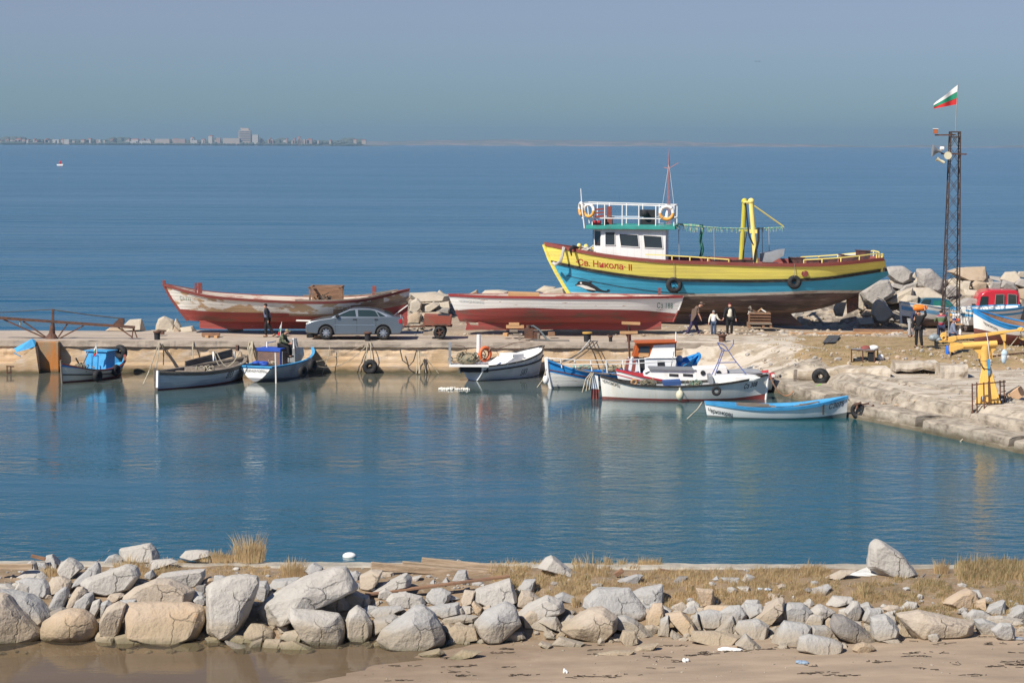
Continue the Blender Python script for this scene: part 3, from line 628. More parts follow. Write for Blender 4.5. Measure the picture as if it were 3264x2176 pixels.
mm.build('awning_post', M_gmetal, T)
mm = MB(); rows = []
for k in range(9): y = 716 + 13 * k; rows.append([lp(T, 2236 + dx + 3 * math.sin(k * 1.3), y, 1.0 + .08 * math.sin(k + dx)) for dx in (-6, -2, 2, 5)])
mm.grid(rows); mm.build('hanging_green_cloth', simple('dark_green_cloth', (.03, .13, .11), .9), T)
mm = MB().prism([lp(T, *Z5(*p_), 1.4) for p_ in ((528, 722), (700, 690), (758, 686), (748, 742), (700, 768), (640, 802), (528, 795))], (0, -1.4, 0)); mm.build('canopy', M_gmetal, T)
mm = MB().tube([lp(T, *Z5(*p_), 1.7) for p_ in ((395, 250), (410, 400), (430, 560), (470, 640))], .04, 5).tube([lp(T, *Z5(*p_), 1.75) for p_ in ((515, 480), (515, 600), (490, 700), (475, 800))], .06, 5).tube([lp(T, *Z5(*p_), 1.75) for p_ in ((410, 520), (375, 700), (365, 840))], .02, 4); mm.build('hanging_hose', M_dark, T, smooth=True)
MB().prism([lp(T, *p_, .05) for p_ in ((2698, 955), (2738, 930), (2736, 985), (2700, 1000))], (0, -.1, 0)).build('rudder', M_rust, T)
# tyres and ropes on the trawler side
for px, py, Ro, lb in ((2148, 909, .41, 'black tyre with blue cord in it, hanging amidships on the light blue trawler side'), (2532, 900, .35, 'black tyre hanging on the light blue hull towards the trawler stern')):
    c = lp(T, px, py, 2.4); p = h.at(c.x, c.z, 1, .12); wp = WM[T.name] @ p; tyre(wp, Ro, .13, (0.08, -1, .12), lb)
    q = h.at(c.x, h.S(.4) - .02, 1, .07); t_ = WM[T.name] @ q; rope([t_, wp + Vector((0, -.08, Ro - .1))], .014, 'thin cord holding the tyre ' + ('amidships' if px < 2300 else 'near the stern') + ' on the trawler side')
    if px < 2300: rope([wp + Vector((random.uniform(-.2, .2), -.1, random.uniform(-.25, .2))) for k in range(14)], .02, 'tangle of light blue cord inside the tyre amidships on the trawler', M_lblue, name='cord_tangle', cat='cord')
# lifebuoys on the trawler
M_by = simple('ochre_buoy_orange', (.72, .36, .08), .6)
def buoy2(c, Ro, r, ax, label, group=None, split=True):
    mb = MB(); u = Vector(ax).normalized()
    mb.torus((0, 0, 0), Ro - r, r, ax, 36, 10); n = 36 * 10
    if split:
        for k, f in enumerate(mb.f): mb.m[k] = 1 if sum(mb.v[i].z for i in f) / 4 < -.02 else 0
    root = thing('lifebuoy', label, 'lifebuoy', c, 0, group); mb.build('ring', [M_white2, M_by] if split else [M_orange], root, smooth=True)
    g = MB()
    for k in range(4): t = R(45 + 90 * k); a_, b_ = frame_of(u); d_ = a_ * math.cos(t) + b_ * math.sin(t); g.torus(d_ * (Ro - r), r * 1.06, .012, a_ * -math.sin(t) + b_ * math.cos(t), 12, 4)
    g.build('grab_cord', M_rope, root); return root
M1 = WM[T.name]
buoy2(M1 @ lp(T, 2125, 679, 1.62), .40, .085, (0, 1, 0), 'white and ochre lifebuoy facing out at the aft end of the wheelhouse roof rail')
buoy2(M1 @ lp(T, 1877, 671, 1.62), .37, .075, (.85, 1, 0), 'white and ochre lifebuoy turned half sideways at the forward end of the roof rail')
buoy2(M1 @ lp(T, 1852, 666, .5), .37, .075, (1, .25, 0), 'white and ochre lifebuoy seen almost edge on across the front of the roof rail')
# =============================================================== hauled out boats
Y1 = [113.2, 112.2, 111.7, 111.5, 111.6, 112.0, 113.2]
a, b = W(523, 906, 113.4), W(1306, 921, 113.2)
B1, L = boat_root('wooden_boat', 'peeling white and dark red wooden boat hauled out behind the grey car', 'boat', a, b)
h = Hull(L, zl([906, 939, 953, 960, 962, 953, 921], 523, 1306, Y1), [2.05, 1.98, 1.98, 2.0, 2.0, 1.98, 2.05], [.03, 1.15, 1.6, 1.75, 1.7, 1.25, .05], [1.0, .65, .38, .30, .34, .55, 1.0], rb=1.15, rs=.15)
zr_ = zl([985, 995, 998, 1000, 1003, 995, 968], 523, 1306, Y1)
h.shell([(zr_, 0), (None, 1)], N=100, sub=8, over=lambda u, b_, mi, j: (2 if mi == 1 and (u > .88 or (u > .70 and j < (u - .62) * 26)) and not (u > .9 and j > 3) else (2 if mi == 0 and .52 < u < .72 and j > 5 else mi))).build('hull', [M_red, M_peel, M_bare], B1, smooth=True)
h.strip(lambda u: h.S(u) - .10, .13, .05, ins=.05).build('gunwale', M_maroon, B1)
h.strip(lambda u: h.S(u), .10, .0, ins=.04, u0=.55, u1=.93).build('bare_rail_plank', M_wood, B1)
h.inner(.75, .1).build('inner_hull', mat('inside_planks', (.50, .43, .36), (.30, .12, .09), amt=.35, sc1=3, st=(.4, 1, 2), planks=.2), B1)
h.deck(.28, .02, .28, 12).build('foredeck', M_maroon, B1)
mm = MB().tube([h.P(0, v) + Vector((.03, 0, 0)) for v in (0, .3, .6, 1.0)], .07, 6); mm.box(h.P(0, 1) + Vector((0, 0, .08)), (.12, .12, .22)); mm.build('stem_post', M_maroon, B1)
mm = MB(); [mm.box(lp(B1, px, 918, -.1 + .3 * k), (.09, .09, .5)) for k, px in enumerate((624, 634, 641))]; mm.box(lp(B1, 632, 915, 0.1), (.34, .2, .08)); mm.build('mooring_bitt', M_maroon, B1)
p = lp(B1, 1193, 926, -.8); MB().box(p, (.18, .18, .45)).build('stern_bitt', M_maroon, B1)
x0, x1 = lp(B1, 993, 940, 0).x, lp(B1, 1088, 940, 0).x; z0, z1 = 2.55, lp(B1, 1040, 917, .7).z
mm = MB()
for x in (x0, x1):
    for y in (.75, -.75): mm.box((x, y, (z0 + z1) / 2), (.09, .09, z1 - z0))
    mm.box((x, 0, z1), (.10, 1.6, .08))
for y in (.75, -.75): mm.box(((x0 + x1) / 2, y, z1 + .002), (abs(x1 - x0) + .15, .10, .08)); mm.box(((x0 + x1) / 2, y, z0 + .25), (abs(x1 - x0), .08, .12))
mm.box(((x0 + x1) / 2, -.70, (z0 + z1) / 2), (abs(x1 - x0), .03, z1 - z0 - .1)); mm.build('engine_frame', M_woodb, B1)
mm = MB(); random.seed(5); cx = (x0 + x1) / 2
mm.box((cx, 0, z0 + .3), (.85, .45, .4))
for k in range(22): c = Vector((cx + random.uniform(-.45, .45), random.uniform(-.2, .3), z0 + random.uniform(.25, .72))); mm.box(c, (random.uniform(.05, .2), .15, random.uniform(.05, .15)), ry=random.uniform(-1, 1)); mm.tube([c, c + Vector((random.uniform(-.3, .3), .1, random.uniform(-.2, .25)))], .03, 5)
mm.build('engine', mat('greasy_engine', (.12, .085, .06), (.30, .28, .24), amt=.3, sc1=9, metal=.3), B1)
for k, (p_, q_) in enumerate((((1175, 945), (1270, 925)), ((1195, 935), (1268, 923)), ((1225, 948), (1290, 928)))): MB().bar(lp(B1, *p_, .6 - .3 * k), lp(B1, *q_, .5 - .3 * k), .16, .05).build('loose_plank', M_wood, B1)
e = h.P(1, .5); mm = MB().prism([lp(B1, x, y, .1) for x, y in ((1255, 1012), (1278, 985), (1300, 975), (1297, 1036), (1285, 1040), (1255, 1036))], (0, -.08, 0)); mm.build('rudder', M_red, B1)
MB().bar(lp(B1, 1248, 1010, .16), lp(B1, 1300, 972, .16), .10, .05).build('rudder_iron', M_white, B1)
hull_text(B1, h, 'Сз-111', (560, 960), (597, 963), 12, simple('faded_green_lettering', (.12, .26, .18), .8), 1, bold=.0)
h.strip(lambda u: h.K(u) - .10, .12, .09, sides=(0,), u0=.10, u1=.95).build('keel', M_red, B1) if 0 else keel(h, B1, M_red, .08, .93)
# second
Y2 = [112.9, 111.8, 111.3, 111.2, 111.3, 111.8, 112.9]
a, b = W(2175, 954, 113.0), W(1428, 940, 112.7)
B2, L = boat_root('wooden_boat', 'long white boat with a dark red bottom hauled out in front of the yellow trawler', 'boat', a, b)
h = Hull(L, zl([944, 947, 949, 949, 947, 944, 937], 2175, 1428, Y2), [2.1, 2.02, 2.04, 2.06, 2.04, 2.02, 2.1], [.03, .85, 1.15, 1.25, 1.18, .85, .06], [.7, .45, .32, .29, .33, .5, 1.0], rb=.45, rs=.55)
zr_ = zl([1000, 992, 989, 988, 983, 984, 988], 2175, 1428, Y2)
h.shell([(zr_, 0), (None, 1)], N=50).build('hull', [M_red, M_white], B2, smooth=True)
h.strip(lambda u: h.S(u) - .09, .11, .04, ins=.06).build('gunwale', mat('red_gunwale_paint', (.33, .05, .05), (.45, .30, .25), amt=.1, sc1=4), B2)
h.inner(.6, .1).build('inner_hull', MC['inside_planks'], B2)
mm = MB().tube([h.P(0, v) + Vector((.02, 0, 0)) for v in (.45, .6, .8, 1.0)], .05, 6); mm.build('stem_post', M_white, B2); MB().tube([h.P(0, v) + Vector((.02, 0, 0)) for v in (0, .2, .45)], .05, 6).build('stem_foot', M_red, B2)
MB().prism([lp(B2, x, y, .12) for x, y in ((1478, 1012), (1500, 1035), (1580, 1042), (1620, 1047), (1484, 1051), (1488, 1032))], (0, -.22, 0)).build('skeg', M_red, B2)
MB().prism([lp(B2, x, y, .3) for x, y in ((1620, 928), (1716, 931), (1715, 948), (1619, 946))], (0, -1.2, 0)).build('plywood_hatch', M_ply, B2)
MB().box(lp(B2, 2102, 934, .5), (.11, .11, .5)).build('post', M_red, B2)
keel(h, B2, M_red, .06, .90)
hull_text(B2, h, 'Сз 188', (2097, 985), (2149, 987), 18, simple('green_lettering', (.08, .20, .14), .8), -1, bold=0, spacing=1.1)
hull_text(B2, h, 'ЧЕРНОМОРЕЦ', (1462, 967), (1543, 970), 8, simple('ghost_lettering', (.42, .48, .46), .8), -1, bold=0)
# =============================================================== afloat
def thwarts(h, us, root, m, drop=.22, wdt=.22, name='thwart'):
    for u in us:
        v = 1 - drop / (h.S(u) - h.K(u)); p = h.P(u, v); MB().box((p.x, 0, p.z), (wdt, 2 * p.y - .08, .035)).build(name, m, root)
# A: small blue cabin boat
A_, L = boat_root('moored_boat', 'small moored boat with bright sky blue cabin and a little flag, leftmost afloat', 'boat', G(196, 1222), G(392, 1190))
h = Hull(L, [.86, .62, .48, .46, .52, .68, 1.0], [-.12, -.3, -.35, -.35, -.35, -.3, -.15], [.04, .62, .88, .95, .9, .66, .08], [.8, .55, .4, .36, .4, .55, .9], rb=.12, rs=.2)
h.shell([([.08] * 4, 0), ([.34, .24, .22, .3], 1), ([.74, .52, .39, .41, .80], 1), (None, 2)], N=36).build('hull', [M_maroon, mat('cream_hull_paint', (.66, .62, .52), (.45, .36, .26), amt=.1, sc1=3, planks=.14, pc=.3), M_blue], A_, smooth=True)
h.strip(lambda u: h.S(u) - .03, .06, .035, ins=.06).build('gunwale', M_maroon, A_)
h.strip(lambda u: cr([.36, .26, .22, .24], u), .045, .03).build('rub_rail', M_black, A_)
h.inner(.4, .05).build('inner_hull', M_sky, A_)
MB().tube([(h.P(0, 0).x + .06, 0, -.2), (h.P(0, 1).x + .04, 0, 1.02)], .05, 6).build('stem_post', M_wood, A_)
xc = -.55; mm = MB().prism([(xc + .35, -.62, .2), (xc + .35, .55, .2), (xc + .22, .5, 1.18), (xc + .22, -.56, 1.18)], (-.75, 0, 0)); mm.v = [Vector((v.x, v.y, v.z)) for v in mm.v]
cb = mm.build('cabin', M_sky, A_, bevel=.03)
MB().box((xc - .14, 0, 1.20), (.9, 1.2, .04)).build('cabin_roof', M_sky, A_)
MB().box((xc - .08, -.60, .85), (.22, .04, .26)).build('window', M_dark, cb)
mm = MB(); [mm.bar((xc + .365, y, .3), (xc + .31, y, 1.05), .02) for y in (-.2, .1)]; mm.bar((xc + .31, -.2, 1.05), (xc + .31, .1, 1.05), .02); mm.build('cabin_door_frame', M_blue, cb)
thwarts(h, (.22, .36), A_, M_wood, .1, .3)
for p_, q_ in (((241, 1140), (252, 1160)), ((281, 1122), (264, 1160))): MB().bar(lp(A_, *q_, 0), lp(A_, *p_, 0), .05).build('oar_stump', M_wood, A_)
MB().ball((-1.3, -.15, .55), .17).build('blue_float', M_tarp, A_, smooth=True)
flag_cols = [(.72, .72, .70), (.02, .25, .14), (.55, .03, .03)]
FM = [simple('flag_white', flag_cols[0], .8), simple('flag_green', flag_cols[1], .8), simple('flag_red', flag_cols[2], .8)]
def flag(name, label, pole, corners, par=None, pm=None, rp=.015):
    """corners: hoist top, hoist bottom, fly top, fly bottom (world)"""
    root = thing(name, label, 'flag', pole[0]); MB().tube(pole, rp, 6).build('pole', pm or M_steel, root, world=True)
    ht, hb, ft, fb = [Vector(c) for c in corners]; mb = MB(); n = 14
    for s in range(3):
        rows = []
        for i in range(n + 1):
            t = i / n; a = ht.lerp(ft, t); b = hb.lerp(fb, t); wv = Vector((0, .06 * (ht - ft).length * math.sin(t * 9) * min(1, t * 3), 0))
            rows.append([a.lerp(b, (s + q / 3) / 3) + wv * (1 - .3 * q / 3) for q in range(4)])
        mb.mi = s; mb.grid(rows)
    mb.build('cloth', FM, root, world=True, smooth=True); return root
Yf = 105.6
flag('boat_flag', 'small drooping white green red flag on the blue cabin of the leftmost boat', [W(309, 1128, Yf), W(306, 1094, Yf)], [W(306, 1100, Yf), W(309, 1127, Yf), W(299, 1112, Yf), W(297, 1138, Yf)])
for px, py, ly, ax, Ro, lb in ((384, 1122, 0, (.5, 1, .15), .33, 'big tyre propped upright on the far end of the leftmost boat'),):
    tyre(WM[A_.name] @ lp(A_, px, py, ly), Ro + .02, .13, ax, lb)
tyre(W(311, 1197, 104.2), .27, .11, (.85, -.5, 0), 'tyre hanging amidships on the right side of the leftmost boat'); tyre(W(370, 1180, 105.9), .27, .10, (.9, -.4, 0), 'tyre hanging at the far right end of the leftmost boat')
# B: grey open boat
B_, L = boat_root('moored_boat', 'open wooden boat with pale grey hull and weathered plank gunwales, second from left afloat', 'boat', G(500, 1244), G(775, 1204))
h = Hull(L + .2, [.82, .72, .66, .66, .70, .78, .92], [-.1, -.3, -.35, -.35, -.35, -.3, -.15], [.05, .72, .98, 1.05, 1.0, .75, .12], [.8, .55, .42, .38, .42, .55, .8], rb=.1, rs=.2)
h.shell([([.06] * 4, 0), ([.66, .54, .50, .56, .7], 1), (None, 2)], N=36).build('hull', [M_maroon, M_grey, M_wood], B_, smooth=True)
h.strip(lambda u: h.S(u) - .04, .07, .05, ins=.08).build('gunwale', M_wood, B_)
h.inner(.5, .05).build('inner_hull', M_wood, B_)
thwarts(h, (.25, .42, .62), B_, M_wood, .08, .28)
MB().tube([(h.P(0, 0).x + .05, 0, -.2), (h.P(0, 1).x + .03, 0, .98)], .09, 4).build('stem_post', M_wood, B_)
MB().box((h.P(0, 1).x + .02, .14, .5), (.10, .10, .72), ry=-.05).build('rudder_board', M_white2, B_)
mm = MB()
for k in range(3): mm.prism([lp(B_, x, y + 8 * k, -1.05) for x, y in ((590, 1151 - 2 * k), (740, 1112), (742, 1121), (596, 1160))], (0, -.04, 0))
mm.build('side_planks', M_wood, B_)
[MB().bar(lp(B_, x, y, -1.0), lp(B_, x + 2, y - 30, -1.0), .09).build('rib_post', M_white, B_) for x, y in ((745, 1150), (680, 1150))]
MB().box((0.35, 0.1, .62), (.5, 1.1, .3)).build('engine_box', M_wood, B_)
MB().bar(lp(B_, 757, 1100, 0), lp(B_, 757, 1118, 0), .12).build('stern_post', M_rust, B_)
hull_text(B_, h, '893', (722, 1207), (744, 1203), 14, simple('dark_grey_lettering', (.12, .13, .14), .8), 1 if math.cos(B_.rotation_euler.z) < 0 else -1)
# boarding grille leaning between B and C
mm = MB(); [mm.bar(W(769 + 2 * k, 1130 + 9 * k, 106.6), W(790 + 1.5 * k, 1136 + 9 * k, 106.6), .07) for k in range(5)]; mm.bar(W(769, 1122, 106.65), W(776, 1175, 106.65), .06); mm.bar(W(789, 1130, 106.65), W(793, 1178, 106.65), .06)
tag(mm.build('wooden_grating', M_wood, base=W(780, 1170, 106.6)), 'small grey wooden grating standing at the far end of the open grey boat', 'grating')
# C: transom boat
C_, L = boat_root('moored_boat', 'moored boat with white transom and sky blue gunwale, the man in camouflage sitting in it', 'boat', G(985, 1186) , G(820, 1217))
h = Hull(L + .35, [1.22, 1.0, .82, .74, .70, .69, .70], [-.1, -.3, -.35, -.35, -.3, -.15, .02], [.05, .62, .88, .95, .92, .86, .80], [.8, .6, .45, .4, .42, .5, .62], rb=.25, rs=-.05)
h.shell([([.1, .04, .04, .1, .2], 0), ([1.0, .86, .72, .63, .60], 1), (None, 2)], N=36, tmi=[0, 3, 2]).build('hull', [simple('grey_boot', (.22, .23, .24)), mat('blue_grey_hull', (.52, .57, .59), (.42, .46, .48), amt=.4, sc1=2, planks=.14, pc=.25), M_sky, M_white2], C_, smooth=True)
h.strip(lambda u: h.S(u) - .03, .06, .05, ins=.07).build('gunwale', M_sky, C_)
e = h.P(1, 1); MB().box((e.x - .01, 0, e.z), (.09, 2 * e.y + .1, .06)).build('transom_rail', M_sky, C_)
h.inner(.5, .05).build('inner_hull', mat('beige_inner', (.46, .40, .32), sc1=2), C_)
hull_y = e.x - .012
def tr_map(x, y): return Vector((hull_y - .05, .62 - (x - 0) * 1.0 if False else .50 - x, .46 + y))
writing('ЧЕРНОМОРЕЦ', tr_map, .155, M_ink, C_, spacing=1.0)
MB().bar((hull_y, -.02, .40), (hull_y, .02, .12), .05, .012).build('rust_streak', simple('rust_streak', (.5, .3, .05)), C_)
k0 = lambda x, y: (740 + x * .1531, 1020 + y * .1531)
mm = MB().prism([lp(C_, *k0(*p_), 0) * Vector((1, 0, 1)) for p_ in ((590, 640), (1120, 620), (1110, 920), (580, 920))], (0, 0, 0))
cbx = (-.35, 0); MB().box((-.75, .15, .98), (.75, 1.15, .72)).build('covered_box', mat('brown_tarpaulin', (.20, .12, .09), (.15, .10, .08), amt=.4, sc1=3), C_, bevel=.04)
mm = MB().box((-.75, .15, 1.36), (.82, 1.22, .05)); mm.box((-1.14, .15, 1.30), (.03, 1.2, .12)); mm.box((-1.14, -.42, .95), (.03, .04, .75)); mm.build('tarpaulin', M_tarp, C_, bevel=.01)
mm = MB(); random.seed(2)
for k in range(7): mm.ball((-1.45 + random.uniform(-.1, .15), .35 + random.uniform(-.3, .3), .72 + random.uniform(-.04, .05)), (.2, .2, .09))
mm.build('tarpaulin_heap', M_tarp, C_, smooth=True)
mm = MB().prism([lp(C_, *k0(*p_), -.35) for p_ in ((1300, 580), (1480, 560), (1500, 720), (1420, 880), (1310, 880))], (0, .7, 0)); mm.build('windscreen_panel', M_gmetal, C_)
mm = MB().bar(lp(C_, *k0(1275, 380), -.3), lp(C_, *k0(1305, 890), -.3), .07); mm.bar(lp(C_, *k0(1130, 410), -.1), lp(C_, *k0(1275, 410), -.3), .05); mm.bar(lp(C_, *k0(720, 470), .5), lp(C_, *k0(905, 438), .5), .05); mm.bar(lp(C_, *k0(725, 450), .5), lp(C_, *k0(725, 600), .5), .05); mm.build('cabin_frame', M_steel, C_)
MB().bar(lp(C_, *k0(1310, 375), -.3), lp(C_, *k0(1345, 560), -.3), .14, .05).build('door_panel', M_gmetal, C_)
mm = MB(); [mm.bar(lp(C_, *k0(x, 660), -.55), lp(C_, *k0(x, 920), -.55), .022) for x in (1045, 1190)]; mm.bar(lp(C_, *k0(1045, 660), -.55), lp(C_, *k0(1250, 665), -.55), .022); mm.build('side_rail', M_gmetal, C_)
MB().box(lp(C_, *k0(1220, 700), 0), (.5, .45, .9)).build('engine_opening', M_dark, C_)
flag('boat_flag', 'small white green red flag drooping behind the back of the man in camouflage', [W(893, 1075, 106.9), W(898, 1026, 106.9)], [W(898, 1029, 106.9), W(893, 1070, 106.9), W(893, 1038, 106.9), W(884, 1068, 106.9)])
tyre(W(965, 1184, 105.6), .27, .10, (.85, -.55, 0), 'tyre low on the right side of the white transom boat, nearer its stern')
tyre(W(996, 1165, 106.9), .30, .10, (.95, -.4, 0), 'tyre hanging at the bow of the boat with the white transom')
# D: white boat with stern platform
D_, L = boat_root('moored_boat', 'white boat with a stern platform carrying a net heap and an orange lifebuoy', 'boat', (1.35, 108.35), (-1.60, 105.7))
h = Hull(L + .3, [1.32, 1.12, .95, .82, .74, .70, .68], [-.1, -.3, -.35, -.35, -.3, -.2, -.1], [.06, .68, .92, .98, .95, .88, .80], [.7, .5, .4, .36, .38, .42, .5], rb=.3, rs=0)
h.shell([([.02] * 4, 0), ([.88, .66, .54, .46], 1), (None, 2)], N=36).build('hull', [M_black, mat('white_blue_hull', (.66, .70, .71), (.56, .60, .60), amt=.3, sc1=2), M_white2], D_, smooth=True)
h.strip(lambda u: h.S(u) - .02, .05, .03, ins=.05).build('gunwale', M_black, D_)
h.strip(lambda u: cr([.86, .64, .52, .44], u), .06, .05).build('rub_rail', M_black, D_)
mm = MB(); [mm.bar(h.at(x, cr([.86, .64, .52, .44], .5 - x / (L + .3)) + .06, -1, .02), h.at(x, h.S(.5 - x / (L + .3)), -1, .02), .025) for x in (-.9, -.4, .1, .6, 1.0)]; mm.build('side_rib', M_white2, D_)
h.inner(.45, .05).build('inner_hull', M_white2, D_); h.deck(.10, .03, .4, 10).build('foredeck', M_white2, D_)
MB().prism([(-.9, .5, .62), (-.9, -.55, .62), (-.2, -.6, .95), (-.2, .5, .95)], (.0, 0, -.2)).build('cockpit_cover', M_white2, D_)
MB().box((.2, 0, .92), (.7, .9, .35)).build('cuddy', M_white2, D_, bevel=.03)
M2 = WM[D_.name]
c0 = W(1495, 1163, 105.4); mm = MB().box(c0, (1.75, .9, .09)); mm.build('stern_platform', M_white2, D_, world=True)
MB().box(W(1512, 1176, 105.5), (1.25, .7, .22)).build('platform_shade', M_dark, D_, world=True)  # dark block painting in the shadow beneath the stern platform
MB().box(c0 + Vector((-.85, 0, .5)), (.10, .5, 1.0)).build('side_board', M_gmetal, D_, world=True)
MB().tube([W(1525, 1155, 105.4), W(1526, 1066, 105.4)], [.10, .09], 8).build('stern_staff', M_white2, D_, world=True)
mm = MB().tube([W(x, y, 105.8) for x, y in ((1450, 1100), (1478, 1104), (1487, 1112), (1488, 1120))], .015, 5).tube([W(x, y, 105.9) for x, y in ((1555, 1104), (1578, 1110), (1586, 1125))], .015, 5).tube([W(x, y, 106) for x, y in ((1585, 1112), (1620, 1100), (1640, 1092), (1690, 1086))], .015, 5); mm.build('bent_rail', M_rust, D_, world=True)
MB().cyl(W(1462, 1180, 105.6), W(1472, 1180, 105.6), .14, n=14).build('white_float', M_white2, D_, world=True)
hull_text(D_, h, '583', (1662, 1197), (1682, 1192), 15, simple('grey_lettering', (.16, .18, .2), .8), -1)
random.seed(9); mm = MB()
cN = W(1490, 1152, 105.3)
for k in range(60): mm.torus(cN + Vector((random.gauss(0, .26), random.uniform(-.2, .2), random.uniform(.03, .30))), random.uniform(.06, .2), .025, (random.uniform(-1, 1), random.uniform(-1, 1), random.uniform(-.5, 1)), 10, 4)
mm.ball(cN + Vector((0, 0, .1)), (.50, .28, .24)); tag(mm.build('net_heap', M_net, base=cN), 'brown fishing net heap on the stern platform of the white boat with the orange ring', 'fishing net')
buoy2(W(1546, 1128, 105.3), .36, .085, (.8, -1, 0), 'bright orange lifebuoy standing on the stern platform of the white boat', split=False)
# E: blue and white boat with the orange-framed wheelhouse
ZR = lambda x, y: (1920 + x * .2381, 1060 + y * .2381)
E_, L = boat_root('moored_boat', 'blue over white boat with orange framed wheelhouse and white pipe rails', 'boat', (1.55, 102.2), (8.3, 105.3))
h = Hull(L, [1.22, .78, .60, .58, .62, .80, 1.25], [-.1, -.3, -.35, -.35, -.35, -.3, -.1], [.05, .78, 1.12, 1.2, 1.12, .8, .08], [1.1, .7, .42, .38, .42, .6, 1.0], rb=.25, rs=.25)
h.shell([([.1] * 4, 0), ([.72, .36, .30, .34, .7], 1), (None, 2)], N=40).build('hull', [simple('grey_green_boot', (.16, .18, .17)), M_white, M_blue], E_, smooth=True)
h.strip(lambda u: h.S(u) - .03, .06, .04, ins=.08).build('gunwale', M_blue, E_)
h.strip(lambda u: cr([.80, .46, .38, .42, .8], u), .045, .02).build('maroon_line', M_maroon, E_)
h.strip(lambda u: h.S(u) + .01, .06, .06, ins=.05, u0=.14, u1=.40).build('worn_rail_plank', M_wood, E_)
h.inner(.4, .06).build('inner_hull', M_blue, E_); h.deck(.12, .03, .34, 10).build('foredeck', mat('pale_blue_deck', (.38, .46, .62), sc1=2), E_)
MB().tube([(h.P(0, 0).x + .03, 0, -.2), (h.P(0, .6).x + .06, 0, .7), (h.P(0, 1).x + .03, 0, 1.36)], [.08, .09, .10], 6).build('stem_post', M_white2, E_)
M2 = WM[E_.name]; YE = 103.6
# wheelhouse
def wbox(pts, Y0, Y1, name, m, par, bevel=0):
    """outline traced at depth Y0, extruded back to Y1"""
    return MB().prism([W(x, y, Y0) for x, y in pts], (0, Y1 - Y0, 0)).build(name, m, par, world=True, bevel=bevel)
lc = wbox([ZR(*p) for p in ((570, 355), (985, 352), (1012, 500), (575, 510))], YE, YE + 1.3, 'lower_cabin', M_white2, E_, .02)
wbox([ZR(*p) for p in ((352, 340), (500, 340), (500, 520), (430, 530), (352, 505))], YE + .5, YE + 1.2, 'forward_cabin', M_white2, E_, .02)
wbox([ZR(*p) for p in ((736, 380), (832, 380), (845, 490), (740, 492))], YE - .012, YE + .1, 'window', M_dark, lc)
wbox([ZR(*p) for p in ((498, 352), (572, 352), (572, 520), (500, 520))], YE + .3, YE + 1.0, 'doorway', M_dark, E_)
for p in ((318, 500), (408, 520)): wbox([ZR(p[0] - 22, p[1]), ZR(p[0] + 30, p[1]), ZR(p[0] + 48, 350), ZR(p[0] + 8, 350)], YE - .1, YE + .0, 'red_door_leaf', simple('faded_red_door', (.28, .08, .06), .7), E_)
M_oran = mat('orange_varnish', (.46, .10, .02), (.38, .09, .03), amt=.4, sc1=3, rough=.45)
uc = wbox([ZR(*p) for p in ((462, 140), (990, 130), (985, 328), (405, 325))], YE + .22, YE + 1.25, 'wheelhouse', M_oran, E_, .03)
wbox([ZR(*p) for p in ((445, 132), (1000, 120), (1000, 133), (440, 147))], YE + .02, YE + 1.4, 'wheelhouse_roof', M_oran, E_)
wbox([ZR(*p) for p in ((685, 168), (972, 150), (968, 330), (628, 338))], YE + .18, YE + .3, 'white_side_panel', M_white2, uc)
wbox([ZR(*p) for p in ((500, 188), (638, 180), (628, 268), (478, 262))], YE + .19, YE + .3, 'window', M_glass, uc)
wbox([ZR(*p) for p in ((500, 272), (625, 275), (615, 322), (480, 320))], YE + .19, YE + .3, 'plywood_panel', M_ply, uc)
wbox([ZR(*p) for p in ((622, 334), (1000, 330), (1005, 342), (560, 346))], YE - .05, YE + 1.3, 'coaming', M_white2, E_)
MB().tube([W(2007, 1142, YE + .3), W(2004, 1068, YE + .3)], .05, 6).build('lower_mast', M_rust, E_, world=True)
MB().tube([W(2154, 1094, YE + .3), W(2154.5, 1058, YE + .3)], .03, 6).build('white_antenna', M_steel, E_, world=True)
def rail_line(pts, r, name, m, par): return MB().tube([W(*p) for p in pts], r, 5).build(name, m, par, world=True)
for pts in (((1740, 1142, 102), (1770, 1143, 101.8), (1838, 1147, 101.9), (1980, 1149, 102.6), (2060, 1143, 103)), ((1800, 1162, 101.8), (1920, 1161, 102), (2030, 1158, 102.4), (2150, 1150, 103))):
    rail_line(pts, .022, 'pipe_rail', M_steel, E_)
for (x, ya, yb) in ((1787, 1144, 1172), (1832, 1147, 1175), (1883, 1149, 1182), (1932, 1149, 1188), (1985, 1149, 1178), (2036, 1146, 1190)): rail_line(((x, ya, 102), (x + 4, yb, 102)), .028, 'rail_post', M_steel, E_)
mm = MB(); random.seed(12)
for k in range(8): mm.ball(W(1830 + 7 * k, 1170 + random.uniform(-4, 3), 102.4), (.14, .1, .08))
mm.build('deck_gear', mat('mixed_deck_gear', (.14, .30, .24), (.40, .30, .22), amt=.5, sc1=8), E_, world=True)
mm = MB().prism([W(*ZR(*p), 104.9) for p in ((925, 480), (1130, 440), (1240, 395), (1290, 330), (1280, 285), (1322, 285), (1325, 330), (1270, 420), (1150, 470), (930, 495))], (0, .9, 0)); mm.build('upswept_stern', M_blue, E_, world=True, bevel=.02)
MB().ball(W(*ZR(1095, 430), 104.6), (.13, .13, .11)).build('white_float', M_white2, E_, world=True, smooth=True)
MB().ball(W(*ZR(1030, 350), 104.7), (.16, .16, .16)).build('pale_float', simple('pale_float', (.42, .52, .62), .5), E_, world=True, smooth=True)
MB().bar(W(*ZR(915, 490), 103.4), W(*ZR(958, 255), 103.4), .04).build('grey_pole', M_gmetal, E_, world=True)
